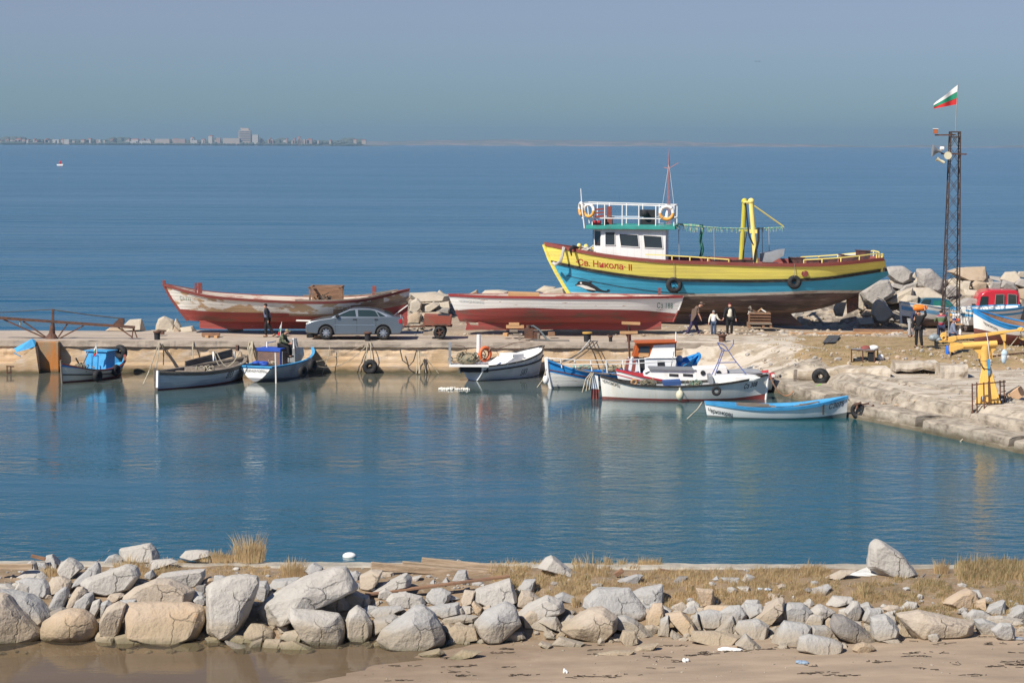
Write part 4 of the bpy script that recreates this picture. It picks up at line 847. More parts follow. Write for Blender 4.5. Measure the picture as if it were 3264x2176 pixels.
# light stand / post with boards on the quay edge
root = thing('timber_post', 'brown steel post with wooden cross boards standing at the quay edge behind the orange wheelhouse', 'post', W(2006, 1086, 109.6))
MB().tube([W(2006, 1086, 109.6), W(2003, 1040, 109.6)], [.10, .12], 6).build('post', M_maroon, root, world=True)
MB().prism([W(*p, 109.4) for p in ((1990, 1060), (2012, 1060), (2007, 1075), (2000, 1090), (1999, 1075))], (0, .1, 0)).build('bracket', M_maroon, root, world=True)
for p, q, w_, m_ in (((1982, 1029), (2040, 1031), .10, M_ply), ((1976, 1060), (2032, 1059), .09, M_ply)): MB().bar(W(*p, 109.3), W(*q, 109.3), w_ + .22, .11).build('cross_board', m_, root, world=True)
MB().bar(W(2003, 1034, 109.45), W(2003, 1058, 109.45), .16, .06).build('upright_board', M_wood, root, world=True)
# F: white cabin boat with red stripe
F_, L = boat_root('moored_boat', 'white cabin boat with red gunwale and two round portholes, squeezed between two others', 'boat', (4.45, 100.6), (11.1, 101.2))
h = Hull(L, [.98, .74, .56, .50, .52, .66, .84], [-.1, -.3, -.35, -.35, -.35, -.2, 0], [.05, .7, .95, 1.0, .98, .9, .72], [.9, .6, .42, .38, .4, .45, .6], rb=.3, rs=.05)
h.shell([([.12] * 4, 0), (None, 1)], N=36).build('hull', [M_maroon, M_white2], F_, smooth=True)
M_redp = simple('bright_red_paint', (.48, .04, .05), .5)
h.strip(lambda u: h.S(u) - .04, .08, .04, ins=.07).build('gunwale', M_redp, F_); h.strip(lambda u: h.S(u) - .22, .04, .012).build('red_line', M_redp, F_)
h.deck(.06, .03, .97, 20).build('deck', simple('grey_deck', (.36, .38, .40), .7), F_)
c1 = wbox([ZR(*p) for p in ((570, 545), (640, 492), (1255, 505), (1255, 645), (830, 640), (560, 590))], 100.5, 101.7, 'low_cabin', M_white2, F_, .03)
wbox([ZR(*p) for p in ((640, 484), (1255, 496), (1255, 512), (630, 500))], 100.42, 101.8, 'cabin_roof', simple('grey_roof', (.20, .21, .22), .7), F_)
c2 = wbox([ZR(*p) for p in ((1225, 478), (1665, 455), (1680, 545), (1600, 560), (1500, 640), (1250, 645))], 100.46, 101.6, 'aft_cabin', M_white2, F_, .03)
for x in (1347, 1560):
    p = W(*ZR(x, 538), 100.45); MB().cyl(p + Vector((0, -.02, 0)), p + Vector((0, .05, 0)), .105, n=20).build('porthole', M_dark, c2, world=True)
for a_, b_ in ((895, 1018), (1080, 1212)): wbox([ZR(a_, 548), ZR(b_, 555), ZR(b_, 592), ZR(a_, 582)], 100.485, 100.55, 'window', M_dark, c1)
wbox([ZR(*p) for p in ((565, 545), (620, 515), (640, 515), (590, 552))], 100.48, 100.55, 'front_window', M_dark, c1)
wbox([ZR(*p) for p in ((1600, 575), (1700, 520), (1950, 505), (2110, 515), (2160, 545), (1900, 575))], 100.6, 101.6, 'grey_cover', mat('grey_canvas', (.30, .31, .33), sc1=3), F_, .05)
wbox([ZR(*p) for p in ((2210, 540), (2300, 533), (2320, 600), (2225, 612))], 100.35, 100.42, 'red_stern_board', M_redp, F_); wbox([ZR(*p) for p in ((2262, 555), (2305, 552), (2312, 592), (2270, 598))], 100.32, 100.37, 'white_number_square', M_white2, F_)
# G: long white boat
G_, L = boat_root('moored_boat', 'long white boat with black gunwale and red waterline, number at its right bow', 'boat', W(2446, 1267, 98.2), W(1912, 1268, 98.2))
h = Hull(L, zl([1193, 1214, 1225, 1230.5, 1230, 1223, 1197], 2449, 1910, [98.2, 97.6, 97.4, 97.3, 97.4, 97.6, 98.2]), [-.15, -.35, -.4, -.4, -.4, -.35, -.15], [.03, .62, .92, 1.0, .94, .66, .04], [.8, .5, .38, .34, .38, .55, .8], rb=.1, rs=.12)
h.shell([([.24, .12, .09, .09, .09, .09, .10], 0), (None, 1)], N=44).build('hull', [M_red, mat('stained_white', (.78, .76, .70), (.60, .50, .34), amt=.12, soft=.15, sc1=1.6, st=(2.5, 1, .35), rough=.5, bump=.05)], G_, smooth=True)
h.strip(lambda u: h.S(u) - .05, .08, .045, ins=.07).build('gunwale', M_black, G_); h.inner(.42, .06).build('inner_hull', mat('grey_inside', (.34, .35, .36), sc1=2), G_)
h.deck(.04, .02, .30, 10).build('foredeck', M_white2, G_)
MB().tube([(h.P(0, 0).x + .02, 0, -.15), (h.P(0, 1).x + .02, 0, h.S(0) + .04)], .05, 6).build('stem_post', M_white2, G_)
wbox([ZR(*p) for p in ((1492, 605), (1560, 582), (1900, 580), (2130, 600), (2030, 650), (1500, 690))], 97.7, 98.8, 'cuddy', M_white2, G_, .05)
wbox([ZR(*p) for p in ((1425, 580), (1470, 570), (1492, 640), (1490, 700), (1440, 695))], 97.6, 98.7, 'grey_bulkhead', M_gmetal, G_, .02)
wbox([ZR(*p) for p in ((815, 655), (1052, 642), (1054, 705), (820, 712))], 97.5, 98.3, 'blue_box', mat('dull_blue_box', (.04, .09, .24), sc1=3), G_, .01)
for x, y, r_, m_ in ((425, 660, .15, M_ply), (686, 680, .10, M_gmetal)): p = W(*ZR(x, y), 98.2); MB().torus(p, r_ * .7, r_ * .3, (0, 1, .2), 18, 6).build('net_roller', m_, G_, world=True, smooth=True)
MB().prism([W(*p, 98.2) for p in ((1884, 1192), (1906, 1198), (1909, 1240), (1885, 1238))], (0, .06, 0)).build('rudder', M_white2, G_, world=True)
MB().prism([W(*p, 98.2) for p in ((1885, 1239), (1909, 1241), (1909, 1272), (1884, 1272))], (0, .055, 0)).build('rudder_blade', M_red, G_, world=True)
hull_text(G_, h, 'ЧЕРНОМОРЕЦ', (1922, 1224), (1977, 1238), 10, M_ink, -1, bold=.01)
hull_text(G_, h, 'Сз 308', (2372, 1243), (2416, 1235), 16, M_ink, -1, shear=.25, bold=.015)
M_bl = simple('purple_blue_pipe', (.12, .15, .34), .6)
root = thing('gantry_frame', 'thin bluish pipe gantry frame rising above the long white boat', 'frame', W(2300, 1200, 98.3))
for pts in (((1540, 130), (1562, 170), (1600, 240), (1545, 400), (1465, 565)), ((1600, 240), (1690, 240), (1735, 180), (1755, 150), (1755, 95)), ((1625, 245), (1560, 420), (1498, 595)), ((1690, 245), (1760, 350), (1830, 440), (1925, 555)), ((1540, 132), (1610, 150), (1660, 195), (1685, 240)), ((1545, 402), (1800, 396)), ((1562, 180), (1640, 235))):
    MB().tube([W(*ZR(*p), 98.4) for p in pts], .022, 5).build('pipe', M_bl, root, world=True, smooth=True)
tyre(W(2283.5, 1246, 97.05), .20, .06, (0.05, -1, .1), 'small tyre hanging on the side of the long white boat with black gunwale')
o = MB().ball((0, 0, 0), (.165, .165, .22)).cyl((0, 0, .18), (0, 0, .30), .04).build('boat_fender', simple('cream_rubber', (.62, .58, .42), .5), smooth=True); o.location = W(2167, 1259, 96.95); tag(o, 'fat cream fender hanging at the waterline of the long white boat', 'fender')
rope([W(2167, 1240, 97), W(2168, 1234, 97.2), W(2160, 1229, 97.3)], .02, 'short cord holding the cream fender')
# H: small white boat with blue rim
H_, L = boat_root('rowing_boat', 'open white rowing boat with bright blue rim, nearest boat on the harbour water', 'boat', W(2701, 1330, 91.6), W(2245, 1337, 91.6))
h = Hull(L, zl([1263, 1283, 1296, 1301, 1300, 1292, 1280], 2703, 2241, [91.6, 91.1, 90.9, 90.8, 90.9, 91.1, 91.6]), [-.1, -.25, -.28, -.28, -.28, -.25, -.12], [.03, .5, .72, .80, .76, .55, .08], [.75, .48, .36, .32, .36, .5, .7], rb=.05, rs=.14)
h.shell([([.22, .10, .06, .05, .06, .07, .10], 0), (None, 1)], N=36).build('hull', [simple('grey_green_boot', (.16, .18, .17)), M_white2], H_, smooth=True)
h.strip(lambda u: h.S(u) - .09, .12, .035, ins=.09).build('gunwale', M_sky, H_); h.inner(.3, .06).build('inner_hull', MC['grey_inside'], H_)
thwarts(h, (.3, .52), H_, M_wood, .06, .26); h.deck(.03, .02, .2, 8).build('bow_deck', M_sky, H_); h.deck(.05, .84, .99, 6).build('stern_deck', M_sky, H_)
MB().bar(W(2530, 1295, 91.4), W(2608, 1280, 91.6), .07, .05).build('oar', M_wood, H_, world=True)
wbox([(2348, 1283), (2452, 1288), (2450, 1296), (2350, 1297)], 91.5, 91.7, 'plank_seat', M_wood, H_)
wbox([(2623, 1288), (2628, 1288), (2627, 1322), (2622, 1322)], 91.0, 91.06, 'dark_strap', M_black, H_)
hull_text(H_, h, 'Черноморец', (2260, 1318), (2336, 1330), 14, M_ink, -1, bold=.015)
hull_text(H_, h, 'СЗ075', (2644, 1307), (2694, 1298), 17, M_ink, -1, shear=.15, bold=.01, spacing=1.05)
# I: grey dinghy behind
I_, L = boat_root('dinghy', 'small grey dinghy lying behind the grey covered foredeck of the cabin boat', 'boat', (10.6, 104.2), (8.4, 105.2))
h = Hull(L, [.85, .62, .55, .55, .6], [-.1, -.2, -.2, -.2, 0], [.04, .5, .62, .6, .5], [.7, .5, .4, .4, .5], rb=.2)
h.shell([(None, 0)], N=20).build('hull', [M_grey], I_, smooth=True); h.inner(.3, .04).build('inner_hull', M_gmetal, I_); h.strip(lambda u: h.S(u) - .02, .04, .03, ins=.04).build('gunwale', M_white2, I_)
# ---------------- beached boats on the right
K1, L = boat_root('beached_boat', 'white boat with light blue top strake behind the man with the orange cylinder', 'boat', W(2868, 1000, 121.2), W(3215, 1000, 123.6))
h = Hull(L, zl([960, 974, 984, 988, 990, 989, 985], 2869, 3215, [121.2, 120.4, 120.4, 120.8, 121.2, 122, 123.6]), [1.45, 1.3, 1.25, 1.25, 1.25, 1.3, 1.4], [.04, .75, 1.1, 1.2, 1.15, .9, .5], [.9, .55, .4, .36, .4, .5, .6], rb=.12)
zb_ = zl([1008, 1016, 1024, 1028, 1028, 1026, 1022], 2869, 3215, 120.6); zs_ = [a - .22 for a in h.sh]
h.shell([(zb_, 0), ([a - .42 for a in h.sh], 1), (zs_, 2), ([a - .08 for a in h.sh], 1), (None, 2)], N=36).build('hull', [M_old, M_white, mat('pale_blue_strake', (.16, .40, .66), (.30, .46, .62), amt=.4, sc1=3)], K1, smooth=True)
h.inner(.4, .06).build('inner_hull', M_white, K1); h.strip(lambda u: h.S(u) - .02, .04, .03, ins=.05).build('gunwale', M_white, K1)
MB().tube([h.P(0, v) + Vector((.02, 0, 0)) for v in (0, .5, 1)], .06, 5).build('stem_post', M_white, K1)
K2, L = boat_root('beached_boat', 'white plank boat with two sky blue strakes lying in front of the red van', 'boat', W(3262, 1000, 119.3), W(3062, 1000, 117.9))
h = Hull(L, zl([979, 981, 983, 984, 984], 3262, 3062, 118), [1.3, 1.25, 1.22, 1.22, 1.25], [.3, 1.0, 1.2, 1.15, 1.0], [.6, .42, .38, .4, .45], rb=.1)
zb_ = zl([1030, 1031, 1032, 1032, 1033], 3262, 3062, 118.0)
h.shell([(zb_, 0), ([a - .34 for a in h.sh], 1), ([a - .22 for a in h.sh], 2), ([a - .10 for a in h.sh], 1), (None, 2)], N=30, sub=3).build('hull', [M_old, M_white, M_sky], K2, smooth=True)
h.inner(.35, .06).build('inner_hull', M_white, K2); h.strip(lambda u: h.S(u) - .02, .05, .03, ins=.05).build('gunwale', M_sky, K2)
MB().prism([W(*p, 118.6) for p in ((3258, 952), (3266, 952), (3266, 1034), (3256, 1034))], (0, .1, 0)).build('grey_post', M_wood, K2, world=True)
wbox([(3061, 982), (3066, 978), (3095, 977), (3104, 987), (3100, 998), (3061, 998)], 117.5, 118.1, 'white_cover', mat('white_patterned_cover', (.76, .75, .70), (.35, .36, .20), amt=-.05, soft=.02, sc1=9), K2, .04)
K3, L = boat_root('beached_boat', 'white boat with broad blue top band, cursive name on its bow, beside the yellow crane', 'boat', W(3101, 1060, 109.4), (25.8, 107.6))
h = Hull(L, [3.03, 2.74, 2.50, 2.38, 2.34, 2.36, 2.42], [1.5, 1.42, 1.4, 1.4, 1.4, 1.4, 1.45], [.04, .8, 1.3, 1.5, 1.45, 1.2, .7], [.85, .55, .4, .36, .4, .5, .6], rb=.08)
h.shell([([2.15, 2.05, 1.98, 1.93, 1.92, 1.92], 0), ([2.82, 2.50, 2.26, 2.14, 2.10, 2.12, 2.2], 1), (None, 2)], N=36).build('hull', [mat('red_brown_bottom', (.20, .07, .06), (.12, .06, .05), amt=.5, sc1=2, st=(.3, 1, 2), planks=.18), M_white2, M_blue], K3, smooth=True)
h.strip(lambda u: h.S(u) - .02, .05, .03, ins=.06).build('gunwale', M_blue, K3); h.inner(.4, .06).build('inner_hull', M_woodb, K3)
hull_text(K3, h, 'Черноморец', (3123, 1036), (3176, 1055), 10, M_ink, 1, bold=.0)

def clutter(root, cs, r, m, seed, n=22, name='net_pile'):
    rg = random.Random(seed); mm = MB()
    for c in cs:
        for k in range(n): mm.torus(c + Vector((rg.gauss(0, r), rg.gauss(0, r * .6), rg.uniform(0, r * .9))), rg.uniform(.3, .9) * r, .018, (rg.uniform(-1, 1), rg.uniform(-1, 1), rg.uniform(-.3, 1)), 9, 4)
        mm.ball(c + Vector((0, 0, r * .2)), (r * 1.5, r, r * .7), 10, 6)
    return mm.build(name, m, root, world=True)
clutter(G_, [W(2060, 1226, 98.2)], .18, M_net, 3); clutter(G_, [W(2215, 1228, 98.3)], .15, mat('green_net', (.10, .22, .18), (.25, .22, .15), amt=.5, sc1=9, rough=.95, bump=1), 4)
clutter(B_, [W(660, 1188, 103)], .2, M_rope, 5, 14, 'rope_coil'); clutter(A_, [W(258, 1172, 104.6)], .16, M_net, 6); clutter(C_, [W(872, 1158, 105.9)], .14, M_rope, 7, 12, 'rope_coil'); clutter(E_, [W(1950, 1180, 103)], .2, M_net, 8); clutter(F_, [W(2405, 1196, 101)], .12, M_rope, 9, 10, 'rope_coil')
for k, (p_, q_, d_, lb) in enumerate((((682, 1120), (700, 1165), 103.9, 'left rope hanging from the raised side planks of the open grey boat'), ((690, 1120), (722, 1168), 104, 'right rope hanging from the raised side planks of the open grey boat'), ((766, 1118), (725, 1168), 104.2, 'rope slanting from the stern post of the open grey boat'))): rope(sag(W(*p_, d_), W(*q_, d_), .12), .022, lb)
# ================================================================ VEHICLES
def side_prism(px, w0, w1, name, m, par, bevel=.03):
    """outline (x,z) metres, width w0 at the bottom vertices and w1 at the top ones"""
    zmin, zmax = min(p[1] for p in px), max(p[1] for p in px); f = lambda z: (w0 + (w1 - w0) * (z - zmin) / (zmax - zmin)) / 2
    N = len(px); vs = [Vector((x, -f(z), z)) for x, z in px] + [Vector((x, f(z), z)) for x, z in px]
    return MB().add(vs, [tuple(range(N))[::-1], tuple(range(N, 2 * N))] + [(i, (i + 1) % N, (i + 1) % N + N, i + N) for i in range(N)]).build(name, m, par, bevel=bevel, smooth=True)
def arch(cx, cz, r, n=12, a0=180, a1=0): return [(cx + r * math.cos(R(a0 + (a1 - a0) * i / n)), cz + r * math.sin(R(a0 + (a1 - a0) * i / n))) for i in range(n + 1)]
M_car = mat('blue_grey_metallic', (.24, .27, .30), rough=.28, metal=.7, bump=0, vary=.04, coat=.7); M_cglass = simple('car_glass', (.02, .035, .035), .05, bump=0, spec=.7)
M_chrome = simple('chrome_trim', (.62, .63, .64), .25, metal=.9, bump=0); M_alloy = simple('alloy_rim', (.55, .56, .58), .35, metal=.7)
def wheel(par, x, y, r, s, spokes=8, rim=M_alloy):
    w_ = MB().torus((x, y, r), r - .085, .085, (0, 1, 0), 28, 10, flat=1.15).build('wheel', M_rubber, par, smooth=True)
    mm = MB().torus((x, y + s * .05, r), r * .60, .022, (0, 1, 0), 24, 6).cyl((x, y + s * .02, r), (x, y + s * .10, r), .06, n=12)
    mm.cyl((x, y + s * .0, r), (x, y + s * .01, r), r * .6, n=24)
    for k in range(spokes): t = 2 * math.pi * k / spokes; mm.bar((x, y + s * .07, r), (x + r * .58 * math.cos(t), y + s * .06, r + r * .58 * math.sin(t)), .055, .03)
    mm.build('rim', rim, w_); return w_
# the grey saloon; x forward = picture left, so the thing is turned 180 degrees
car = thing('parked_car', 'blue grey metallic saloon car parked on the quay with its trailer behind', 'car', (W(1133, 1078, 110.6).x, 110.6, QZ + .01), math.pi)
lo = [(2.18, .32), (2.24, .42), (2.25, .60), (2.18, .74), (2.02, .84), (1.6, .93), (1.1, 1.0), (.95, 1.03), (.0, 1.05), (-1.0, 1.06), (-1.5, 1.08), (-2.05, 1.06), (-2.19, 1.0), (-2.23, .75), (-2.22, .48), (-2.12, .30), (-1.72, .27)]
lo += arch(-1.34, .33, .37, 12, 180, 0)[0:] + [(-.9, .24), (.9, .24)] + arch(1.30, .33, .37, 12, 180, 0) + [(1.72, .27)]
side_prism(lo, 1.70, 1.70, 'body', M_car, car, .045)
mm = MB().box((0, 0, .55), (4.1, 1.45, .5)); mm.build('underbody', M_dark, car)
gh = [(1.12, 1.0), (.72, 1.18), (.28, 1.37), (.05, 1.425), (-.45, 1.44), (-.95, 1.40), (-1.35, 1.27), (-1.85, 1.07)]
side_prism(gh + [(-1.8, 1.0), (1.0, .98)], 1.62, 1.14, 'cabin', M_car, car, .05)
def gpane(pts, name='side_window', m=M_cglass, off=.012):
    wf = lambda z: (1.62 + (1.14 - 1.62) * (z - .98) / (1.44 - .98)) / 2
    for s in (1, -1): MB().prism([(x, s * (wf(z) + off), z) for x, z in pts], (0, -s * .02, 0)).build(name, m, car)
gpane([(.86, 1.075), (.22, 1.33), (-.02, 1.365), (-.08, 1.075)]); gpane([(-.18, 1.075), (-.15, 1.37), (-.72, 1.365), (-.95, 1.32), (-1.12, 1.075)]); gpane([(-1.17, 1.075), (-1.02, 1.29), (-1.30, 1.20), (-1.48, 1.09)])
gpane([(.92, 1.045), (.96, 1.07), (.24, 1.375), (-.02, 1.40), (-.72, 1.40), (-1.0, 1.35), (-1.52, 1.10), (-1.50, 1.06), (-1.0, 1.33), (-.72, 1.38), (-.02, 1.38), (.22, 1.35)], 'window_trim', M_chrome, .014)
MB().prism([(1.03, .66, 1.035), (.33, .53, 1.36), (.33, -.53, 1.36), (1.03, -.66, 1.035)], (.02, 0, .02)).build('windscreen', M_cglass, car)
MB().prism([(-1.78, .62, 1.09), (-1.36, .54, 1.285), (-1.36, -.54, 1.285), (-1.78, -.62, 1.09)], (-.02, 0, .02)).build('rear_window', M_cglass, car)
for s in (1, -1):
    for x in (1.30, -1.34): wheel(car, x, s * .78, .32, s)
    MB().ball((2.12, s * .62, .70), (.13, .17, .085)).build('headlight', simple('headlight_glass', (.6, .6, .55), .1), car, smooth=True)
    MB().box((-2.14, s * .72, .86), (.16, .30, .20)).build('tail_light', simple('tail_red', (.42, .02, .03), .25), car, bevel=.02)
    MB().box((.78, s * .90, 1.10), (.16, .14, .13)).build('wing_mirror', M_dark, car, bevel=.03)
    for x in (-.02, -1.02): MB().box((x, s * .86, .94), (.17, .025, .045)).build('door_handle', M_dark, car)
    mm = MB(); mm.box((-.02, s * .852, .68), (1.9, .012, .035)); mm.build('side_moulding', M_chrome, car)
    for x in (.88, -.12, -1.0): MB().box((x, s * .851, .66 if x > -1 else .8), (.012, .006, .66 if x > -1 else .4)).build('door_gap', M_dark, car)
MB().box((2.24, 0, .62), (.04, .55, .2)).build('grille', M_dark, car); MB().box((-2.24, 0, .52), (.03, .5, .11)).build('number_plate', M_white2, car)
MB().box((2.18, 0, .40), (.14, 1.62, .13)).build('bumper', M_car, car, bevel=.03)
# trailer
tr = thing('utility_trailer', 'small rusty red box trailer hitched behind the grey car', 'trailer', (W(1395, 1072, 110.9).x, 110.9, QZ + .02), math.pi)
side_prism([(-.62, .62), (.60, .62), (.62, 1.10), (-.66, 1.06)], 1.2, 1.2, 'box', mat('rusty_red_paint', (.27, .07, .045), (.20, .09, .06), amt=.4, sc1=4, rough=.8), tr, .01)
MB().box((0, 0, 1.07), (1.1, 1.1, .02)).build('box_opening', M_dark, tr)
mm = MB(); mm.bar((.6, .3, .55), (1.75, 0, .50), .06); mm.bar((.6, -.3, .55), (1.75, 0, .50), .06); mm.box((0, 0, .58), (1.35, 1.0, .06)); mm.build('chassis', M_rust, tr)
for s in (1, -1):
    wheel(tr, -.12, s * .72, .30, s, 5, M_rust); MB().prism([(x, s * .60, z) for x, z in ((-.50, .62), (-.40, .70), (.14, .70), (.26, .60), (.18, .60), (.10, .64), (-.36, .64), (-.44, .58))], (0, s * .22, 0)).build('mudguard', M_rust, tr)
# red van and dark teal car behind the beached boats
vy = 124.0; vz = land_z(19, vy) + .05
def van_at(px): return W(px, 980, vy - .9).x
van = thing('red_van', 'bright red van with two rear side windows parked behind the beached boats', 'van', (van_at(3200), vy, vz), math.pi)
X = lambda px: -(van_at(px) - van_at(3200))
Zv = lambda py: W(3200, py, vy - .9).z - vz
vb = [(X(3117), .5), (X(3113), Zv(985)), (X(3127), Zv(938)), (X(3140), Zv(928)), (X(3160), Zv(924.5)), (X(3238), Zv(925)), (X(3247), Zv(930)), (X(3254), Zv(975)), (X(3256), .5)]
M_vr = mat('red_car_paint', (.48, .02, .035), rough=.35, bump=0, vary=.03, coat=.6); vbody = side_prism(vb, 1.8, 1.7, 'body', M_vr, van, .08)
side_prism([(X(3117), .5), (X(3117), Zv(983)), (X(3092), Zv(990)), (X(3078), Zv(1003)), (X(3074), .5)], 1.7, 1.6, 'bonnet', M_vr, van, .06)
for pts in (((3173, 939), (3199, 938), (3199, 970), (3171, 972)), ((3212, 937), (3238, 939), (3240, 970), (3212, 971))):
    P3 = [(X(a), 0, Zv(b)) for a, b in pts]; y = .92; MB().prism([(a, y, c) for a, _, c in P3], (0, -.06, 0)).build('side_window', M_cglass, van); f = MB()
    for i in range(4): a_, b_ = P3[i], P3[(i + 1) % 4]; f.bar((a_[0], y, a_[2]), (b_[0], y, b_[2]), .06, .03)
    f.build('window_seal', simple('grey_seal', (.22, .2, .2)), van)
MB().prism([(X(3150), .89, Zv(945)), (X(3127), .89, Zv(945)), (X(3120), .89, Zv(983)), (X(3150), .89, Zv(983))], (0, -.04, 0)).build('cab_window', M_cglass, van)
for s in (1, -1):
    for px in (3098, 3225): wheel(van, X(px), s * .78, .34, s, 6)
MB().box((X(3103), .95, Zv(976)), (.2, .15, .25)).build('wing_mirror', M_dark, van, bevel=.03)
cy = 124.2; cz = land_z(24, cy) + .03; cX = lambda px: -(W(px, 980, cy - .8).x - W(2985, 980, cy - .8).x); cZ = lambda py: W(2985, py, cy - .8).z - cz
c2 = thing('parked_car', 'dark teal car with green tinted windows parked behind the beached boats, mostly hidden', 'car', (W(2985, 980, cy - .8).x, cy, cz), math.pi)
M_teal2 = mat('dark_teal_paint', (.015, .08, .13), rough=.35, bump=0, coat=.6)
side_prism([(cX(2905), .3), (cX(2903), cZ(988)), (cX(2922), cZ(972)), (cX(3030), cZ(975)), (cX(3062), cZ(985)), (cX(3066), .3)], 1.7, 1.65, 'body', M_teal2, c2, .06)
side_prism([(cX(2924), cZ(976)), (cX(2945), cZ(953)), (cX(2953), cZ(950.5)), (cX(3000), cZ(950.5)), (cX(3025), cZ(956)), (cX(3043), cZ(976))], 1.55, 1.2, 'cabin', M_teal2, c2, .04)
M_gg = simple('green_glass', (.02, .12, .10), .08, bump=0)
for pts in (((2930, 973), (2946, 955), (2968, 955), (2962, 975)), ((2976, 959), (2999, 958), (2999, 976), (2974, 976)), ((3006, 959), (3026, 961), (3038, 976), (3006, 976))):
    MB().prism([(cX(a), .80 - .33 * (cZ(b) - cZ(976)) / (cZ(950) - cZ(976)) * .5 + .01, cZ(b)) for a, b in pts], (0, -.03, 0)).build('side_window', M_gg if pts[0][0] > 2935 else M_cglass, c2)
for s in (1, -1):
    for px in (2930, 3042): wheel(c2, cX(px), s * .75, .31, s, 5)
# ================================================================ LATTICE MAST
M_mast = mat('dark_mast_steel', (.085, .055, .045), (.05, .042, .04), amt=.5, sc1=5, rough=.8)
mst = thing('lattice_mast', 'tall rusty steel lattice mast with horn loudspeakers and the flag on top', 'mast', (W(3029, 1050, 117).x, 117.0, 1.45))
bx_ = W(3029, 1050, 117).x; zt_ = W(3031, 421, 117).z; w0 = .38; w1 = .23; zb0 = 1.4
cor = lambda sx, sy, z: Vector((bx_ + .04 * (z - zb0) / 9 + sx * (w0 + (w1 - w0) * (z - zb0) / (zt_ - zb0)), 117.0 + sy * (w0 + (w1 - w0) * (z - zb0) / (zt_ - zb0)), z))
for sx in (-1, 1):
    for sy in (-1, 1): MB().bar(cor(sx, sy, zb0), cor(sx, sy, zt_), .055).build('leg', M_mast, mst, world=True)
NL = 13; br = [MB(), MB(), MB(), MB()]
for k in range(NL):
    a = zb0 + (zt_ - zb0) * k / NL; b = zb0 + (zt_ - zb0) * (k + 1) / NL
    for q, (p1, p2) in enumerate((((-1, -1), (1, -1)), ((-1, 1), (1, 1)), ((-1, -1), (-1, 1)), ((1, -1), (1, 1)))):
        br[q].bar(cor(*p1, a), cor(*p2, b), .022); br[q].bar(cor(*p2, a), cor(*p1, b), .022)
for m_ in br: m_.build('cross_bracing', M_mast, mst, world=True)
mm = MB()
for z in (zt_, zt_ - .25, zb0 + .1):
    for (p1, p2) in (((-1, -1), (1, -1)), ((-1, 1), (1, 1)), ((-1, -1), (-1, 1)), ((1, -1), (1, 1))): mm.bar(cor(*p1, z), cor(*p2, z), .06)
mm.build('top_ring', M_mast, mst, world=True)
MB().bar(W(2980, 431, 117), W(3046, 430, 117), .07).build('lamp_arm', M_rust, mst, world=True)
MB().bar(W(3000, 490, 116.7), W(3081, 492, 116.7), .07).build('cross_arm', M_rust, mst, world=True)
lamp = MB().box(W(2982, 419, 117), (.20, .2, .22)); lamp.build('warning_lamp', simple('lamp_orange_brown', (.40, .12, .05), .5), mst, world=True, bevel=.01); MB().box(W(2982, 411, 117), (.24, .24, .03)).build('lamp_cap', M_steel, mst, world=True)
def horn(p, q, r0, r1, m_, nm='horn_loudspeaker'):
    o = MB().tube([W(*p), W(*p).lerp(W(*q), .12), W(*p).lerp(W(*q), .4), W(*p).lerp(W(*q), .7), W(*q)], [r1, r1 * .92, r1 * .5, r0 * 1.1, r0], 18).build(nm, m_, mst, world=True, smooth=True); return o
horn((2972, 480, 116.6), (3000, 482, 116.6), .07, .30, M_gmetal); MB().cyl(W(2996, 474, 116.7), W(3009, 474, 116.7), .10, n=12).build('speaker_driver', M_steel, mst, world=True, bevel=.02)
horn((2985, 506, 116.6), (3010, 519, 116.6), .07, .12, simple('cream_horn', (.62, .58, .42), .5))
p = W(3021, 496, 116.4); MB().tube([p + Vector((0, .1, 0)), p, p - Vector((0, .05, 0))], [.08, .16, .19], 16).build('horn_loudspeaker', MC['cream_horn'], mst, world=True, smooth=True)
MB().bar(W(2990, 484, 116.7), W(3018, 492, 116.7), .04).build('speaker_bracket', M_rust, mst, world=True)
flag('flag', 'white green and red striped flag flying from the pole on top of the lattice mast', [W(3046, 424, 117), W(3047, 375, 117), W(3054, 268, 117)], [W(3053, 271, 117), W(3050, 333, 117), W(2976, 332, 117), W(2977, 347, 117)], pm=M_gmetal, rp=.022)
# ================================================================ YELLOW DAVIT CRANE
M_cy = mat('crane_yellow', (.78, .46, .12), (.70, .40, .10), amt=.3, sc1=3, rough=.5, bump=.08, vary=.05)
cg = land_at(3150, 1285); YC = cg.y
cr_ = thing('davit_crane', 'yellow steel davit crane with folded boom on a tapered column', 'crane', cg)
ZK = lambda x, y: (2960 + x * .1786, 1020 + y * .1786)
wk = lambda x, y, d=0: W(*ZK(x, y), YC + d)
def kpoly(pts, d0, d1, name, m=M_cy, bevel=.015, par=None): return MB().prism([wk(x, y, d0) for x, y in pts], (0, d1 - d0, 0)).build(name, m, par or cr_, world=True, bevel=bevel)
col = MB().prism([wk(960, 840, -.3), wk(1100, 840, -.3), wk(1100, 840, .3), wk(960, 840, .3)], (0, 0, 0))
top4 = [wk(955, 830, -.16), wk(1105, 830, -.16), wk(1110, 830, .16), wk(950, 830, .16)]; bot4 = [wk(825, 1490, -.45), wk(1290, 1480, -.45), wk(1290, 1480, .45), wk(825, 1490, .45)]
MB().add(bot4 + top4, [(3, 2, 1, 0), (4, 5, 6, 7), (0, 1, 5, 4), (1, 2, 6, 5), (2, 3, 7, 6), (3, 0, 4, 7)]).build('base_column', M_cy, cr_, world=True, bevel=.02)
mm = MB().prism([wk(1000, 900, -.30), wk(1060, 900, -.30), wk(1090, 1460, -.62), wk(1010, 1460, -.62)], (0, .2, 0)); mm.build('base_rib', M_cy, cr_, world=True, bevel=.01)
MB().cyl(wk(1005, 850), wk(1005, 455), .155, n=18).build('column', M_cy, cr_, world=True, smooth=True)
